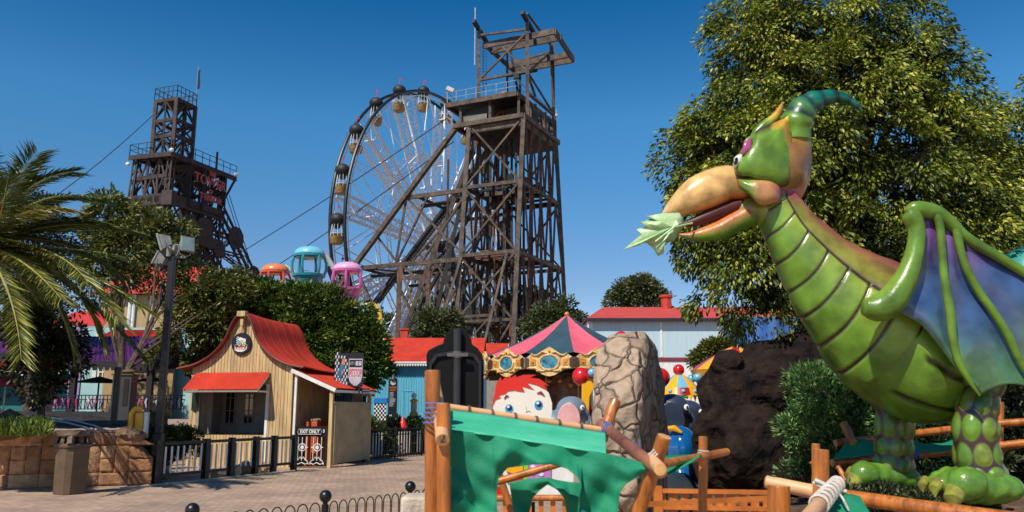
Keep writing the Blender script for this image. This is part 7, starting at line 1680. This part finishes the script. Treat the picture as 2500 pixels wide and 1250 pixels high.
def mint_house():
    Y = 36; x0,x1 = P(168,994,Y).x,P(470,994,Y).x; t = thing('mint_house', V(x0,Y,1.5), 'pale mint house wall with white framed window and lilac corner', 'house')
    zt = zp(800,Y); m = MB(); m.box(x0,x1,Y,Y+6,1.3,zt); m.build('wall', MINT, t)
    m = MB(); m.box(x0-.1,x0+.4,Y-.06,Y-.01,1.3,zt); m.build('lilac_corner', LIL, t)
    for px in (252,): 
        a,b = P(px-13,924,Y),P(px+13,896,Y); m = MB(); 
        for (p,q) in ((a.x,a.x+.06),(b.x-.06,b.x),((a.x+b.x)/2-.02,(a.x+b.x)/2+.02)): m.box(p,q,Y-.06,Y-.01,a.z,b.z)
        for z in (a.z,(a.z+b.z)/2,b.z-.05): m.box(a.x,b.x,Y-.065,Y-.012,z,z+.05)
        w_ = m.build('window', WHT, t); m = MB(); m.box(a.x,b.x,Y-.03,Y-.005,a.z,b.z); m.build('pane', mat('amber_glass',(110,80,40),.2,.2,4), w_)
        m = MB(); m.box(b.x+.05,b.x+.22,Y-.05,Y-.01,1.3,zt); m.box(a.x-.25,a.x-.08,Y-.05,Y-.01,a.z,zt); m.build('shutter', WHT, t)
    for px in (345,372): x = P(px,994,Y).x; m = MB(); m.box(x,x+.18,Y-.12,Y-.01,1.3,zt); m.build('pilaster', WHT, t)
    m = MB(); x = P(350,994,Y).x; m.box(x,x+.22,Y-.06,Y-.01,zp(945,Y),zp(936,Y)); m.build('wall_plaque', DARK, t)
mint_house()
def teal_house():
    Y = 38; x0,x1 = P(-140,994,Y).x,P(166,994,Y).x; t = thing('teal_house', V(x0,Y,1.5), 'teal house with red sheet roof and white fascia at the far left', 'house'); ze = zp(905,Y)
    m = MB(); m.box(x0,x1,Y,Y+4,1.3,ze); m.build('wall', TEALW, t)
    m = MB(); DD = mat('dark_door',(34,20,34),.6); m.box(x0,x0+2.5,Y-.05,Y-.01,1.3,ze-.5); m.build('door', DD, t); m = MB(); m.box(P(88,994,Y).x,P(125,994,Y).x,Y-.05,Y-.01,1.3,ze-.5); m.build('door', mat('dark_door',(34,20,34),.6), t)
    m = MB(); a,b,c,d = V(x0,Y-.8,ze),V(x1,Y-.8,ze),V(x1,Y+1,ze+.75),V(x0,Y+1,ze+.75); sheet(m,a,b,c,d,60,.03); rf = m.build('roof', RED, t, smooth=80)
    m = MB(); m.box(x0,x1,Y-.84,Y-.78,ze-.28,ze-.02)
    for i in range(50): x = x0+(i+.5)*(x1-x0)/50; m.lathe((x,Y-.83,ze-.32),[(.09,-.01),(.09,.03)],8,M=Matrix.Rotation(math.pi/2,4,'X'))
    m.build('white_fascia', WHT, rf)
teal_house()
def upper_house():
    Y = 46; t = thing('tan_house', V(P(330,994,Y).x,Y,1.5), 'tall tan boarded house with steep red roof half hidden by the olive tree', 'house')
    x0,x1 = P(228,994,Y).x,P(520,994,Y).x; ze = zp(720,Y); zr = zp(655,Y+3); TB = mat('tan_boards2',(176,148,106),.8,.12,3,.2,12,stretch=(4,4,.3))
    m = MB(); m.box(x0,x1,Y,Y+7,1.3,ze); m.build('wall', TB, t)
    xr = P(300,994,Y+3).x; xr2 = P(480,994,Y+3).x; m = MB(); m.prism([(x0-.4,Y-.5,ze),(x1+.4,Y-.5,ze),(xr2,Y+3,zr),(xr,Y+3,zr)],(0,0,.07)); m.prism([(x0-.4,Y-.5,ze),(xr,Y+3,zr),(x0-.4,Y+7.4,ze)],(0,0,.07)); m.prism([(x1+.4,Y-.5,ze),(x1+.4,Y+7.4,ze),(xr2,Y+3,zr)],(0,0,.07)); m.prism([(xr,Y+3.05,zr),(xr2,Y+3.05,zr),(x1+.4,Y+7.4,ze),(x0-.4,Y+7.4,ze)],(0,0,.07)); m.build('roof', mat('bright_red_roof',(200,58,44),.55,.1,1.5,.1,10), t)
    for px in (308,352,298): x = P(px,994,Y).x; m = MB(); m.tube([(x,Y-.1,1.4),(x,Y-.1,ze+ (1.2 if px == 298 else 0))],.1,8); m.build('downpipe', WHT, t)
    a,b = P(300,808,Y),P(322,785,Y); m = MB(); m.box(a.x,b.x,Y-.04,Y-.01,a.z,b.z); m.build('vent_window', DARK, t)
    m = MB(); x0 = P(470,994,Y).x; m.box(x0,x0+2.5,Y-1.5,Y-.2,1.3,zp(790,Y)); m.build('annex', TB, t)
    u = thing('red_annex', V(P(170,994,40).x,40,1.5), 'single storey annex with bright red roof and grey fascia above the purple pavilion', 'house'); Y = 40; a,b = P(118,800,Y),P(244,800,Y); z0 = zp(798,Y); z1 = zp(762,Y+2.5)
    m = MB(); m.box(a.x,b.x,Y,Y+5,1.3,z0-.1); m.build('wall', MINT, u)
    m = MB(); m.prism([(a.x-.1,Y-.3,z0),(b.x+.3,Y-.3,z0),(b.x-.6,Y+2.5,z1),(a.x,Y+2.5,z1)],(0,0,.06)); r = m.build('roof', MATS['bright_red_roof'], u); m = MB(); m.box(a.x-.1,b.x+.3,Y-.36,Y-.3,z0-.45,z0); m.build('grey_fascia', mat('grey_fascia',(150,156,166),.6), r)
    w_ = thing('red_verandah', V(P(300,994,34).x,34,1.5), 'low strip of red sheet roof above the middle of the purple pavilion', 'verandah'); Y = 34.5; a,b = P(232,830,Y),P(405,830,Y); z0 = zp(828,Y); z1 = zp(806,Y+1.5); m = MB(); sheet(m,V(a.x,Y,z0),V(b.x,Y,z0),V(b.x,Y+1.5,z1),V(a.x,Y+1.5,z1),46,.03); m.build('roof', MATS['bright_red_roof'], w_, smooth=80)
    m = MB(); m.box(a.x,b.x,Y+1.0,Y+1.2,1.4,z1-.35); m.build('wall', TB, w_)
upper_house()
def parasol(px, py, Y, r, label):
    c = P(px,py,Y); t = thing('parasol', V(c.x,Y,1.5), label, 'parasol', 'pink parasols on the terrace'); k = Y/2034
    m = MB(); N = 8; m.lathe(c,[(r*k,-.55*r*k),(r*k*.98,-.50*r*k),(r*k*.5,-.2*r*k),(.03,0)],N); m.build('canopy', mat('parasol_pink',(206,60,84),.7,.15,3), t)
    m = MB(); m.tube([c,V(c.x,c.y,1.45)],.03,6); m.build('pole', WHT, t)
parasol(18,908,33,62,'pink parasol with faded band, nearest the left edge'); parasol(95,924,35,45,'smaller red-pink parasol behind the dark small tree'); parasol(140,922,36.5,30,'red-pink parasol just right of the small tree trunk')
def dark_parasol(px,py,Y,r,label):
    c = P(px,py,Y); t = thing('parasol', V(c.x,Y,1.5), label, 'parasol'); k = Y/2034; m = MB(); m.lathe(c,[(r*k,-.26*r*k),(r*k*.98,-.24*r*k),(.03,0)],8); m.build('canopy', DARK, t); m = MB(); m.tube([c,V(c.x,c.y,1.45)],.03,6); m.build('pole', DARK, t)
dark_parasol(243,919,31,58,'dark flat parasol in front of the mint house window'); dark_parasol(370,920,31,42,'dark flat parasol partly behind the light mast')
def balustrade():
    Y = 27; xa,xb = P(125,994,Y).x,P(450,994,Y).x; z0 = zp(1000,Y); z1 = zp(965,Y); t = thing('balustrade', V(xa,Y,z0), 'black ornamental balustrade with pink and purple ribbons along the terrace', 'balustrade'); IR = mat('iron',(20,20,22),.5)
    for z in (z0+.02,z1-.14,z1): m = MB(); m.bar((xa,Y,z),(xb,Y,z),.03,.03); m.build('rail', IR, t)
    n = 36; rr = random.Random(8); rb = [mat('ribbon_pink',(190,50,120),.6),mat('ribbon_purple',(96,50,130),.6),mat('ribbon_white',(210,206,204),.6)]
    for i in range(n):
        x = xa+(xb-xa)*i/n; dx = (xb-xa)/n; m = MB(); m.bar((x,Y,z0),(x,Y,z1),.022)
        if i % 2: m.bar((x,Y,z0),(x+dx,Y,z1-.14),.016); m.bar((x+dx,Y,z0),(x,Y,z1-.14),.016)
        m.build('baluster', IR, t)
        if rr.random() < .5: m = MB(); w_ = rr.uniform(-.08,.08); m.tube([(x+.1,Y-.04,z1-.1),(x+.1+w_,Y-.06,z0+.25),(x+.1-w_*.5,Y-.04,z0+.05)],[.02,.035,.012],5); m.build('ribbon', rr.choice(rb), t)
balustrade()
def terrace_bits():
    Y = 21; m = MB(); c = P(288,905,Y); z = TZ(Y); t = thing('dark_post', V(c.x,Y,z), 'short thick dark post in front of the grey cabinet on the terrace', 'post'); m.tube([(c.x,Y,z-.1),(c.x,Y,c.z)],.085,14); m.build('post', mat('post_grey',(44,46,48),.4,.2,3), t)
    m = MB(); m.lathe((c.x,Y,c.z),[(.1,0),(.1,.06),(.05,.09)],14); m.build('cap', MATS['post_grey'], t)
    Y = 23; a,b = P(268,1004,Y),P(322,916,Y); u = thing('grey_cabinet', V((a.x+b.x)/2,Y,TZ(Y)), 'tall dark grey cabinet with a recessed panel behind the short post', 'cabinet'); m = MB(); m.box(a.x,b.x,Y,Y+.4,TZ(Y)-.05,b.z); m.build('body', mat('cabinet',(58,56,56),.6,.15,2), u, bevel=.01); m = MB(); m.box(a.x+.33,b.x-.06,Y-.012,Y-.002,TZ(Y)+.35,b.z-.1); m.build('panel', DARK, u)
    m = MB(); m.box(a.x-.03,b.x+.03,Y-.03,Y+.43,b.z,b.z+.04); m.ball((b.x-.15,Y+.1,b.z+.1),(.2,.12,.08),10,6); m.build('top', mat('cabinet_top',(90,70,52),.7), u)
    Y = 19.5; c = P(338,1055,Y); zb = TZ(Y); zt = zp(996,Y); v = thing('bucket_chair', V(c.x,Y,zb), 'yellow moulded bucket seat shape beside a pale post on the terrace', 'seat'); YM = mat('yellow_mould',(222,166,20),.35,.1,2,coat=.3)
    x0,x1 = P(322,994,Y).x,P(352,994,Y).x; m = MB(); m.box(x0+.06,x1-.02,Y+.05,Y+.2,zb-.1,zt-.1); m.tube([(x0,Y,zb),(x0,Y,zt-.12),(x0+.07,Y,zt-.02),(x1-.04,Y,zt)],.06,8); m.build('shell', YM, v, bevel=.02); m = MB(); m.box(x1+.02,x1+.10,Y,Y+.1,zb-.2,zt-.1); m.build('pale_post', WHT, v)
    m = MB(); m.tube([V(P(px,994,Y2).x,Y2,TZ(Y2)+.06) for px,Y2 in ((-40,23.5),(60,23),(130,22.3),(190,21),(235,19.6),(262,18.2))],.03,6); m.tube([V(P(px,994,Y2).x,Y2,TZ(Y2)+.06) for px,Y2 in ((-40,22.6),(60,22.1),(120,21.5),(172,20.4),(212,19.1),(236,17.9))],.03,6)
    tag(m.build('miniature_track', mat('track_rail',(96,98,106),.35,.1,4,metal=.5)),'pair of curved miniature rails on the terrace behind the wall','rails')
terrace_bits()
for i,(px,Y,s,sc,l) in enumerate(((20,18.6,.55,(1.2,1,.75),'largest brown boulder behind the grass tufts at the left edge'),(62,18.8,.42,(1.3,1,.6),'flat brown boulder right of the largest one'),(-20,19.0,.5,(1,1,.9),'boulder cut off by the left edge'),(320,18.3,.28,(1.2,1,.6),'rounded brown rock under the yellow seat'),(340,18.1,.2,(1,1,.7),'small brown rock at the sloping end of the wall'),(125,23,.28,(1.4,1,.6),'dark low boulder beneath the balustrade'),(225,23,.3,(1.5,1,.5),'dark broad boulder left of the cabinet'),(170,24,.25,(1.6,1,.6),'dark long boulder under the middle of the balustrade'))):
    rock(px,994,s,l,Y=Y,m=mat('brown_rock',(122,94,70),.95,.4,4,.8,10) if i < 5 else mat('black_rock',(40,34,32),.95,.4,4,.8,10),z=TZ(Y)-.12,sc=sc,seed=20+i,name='boulder')
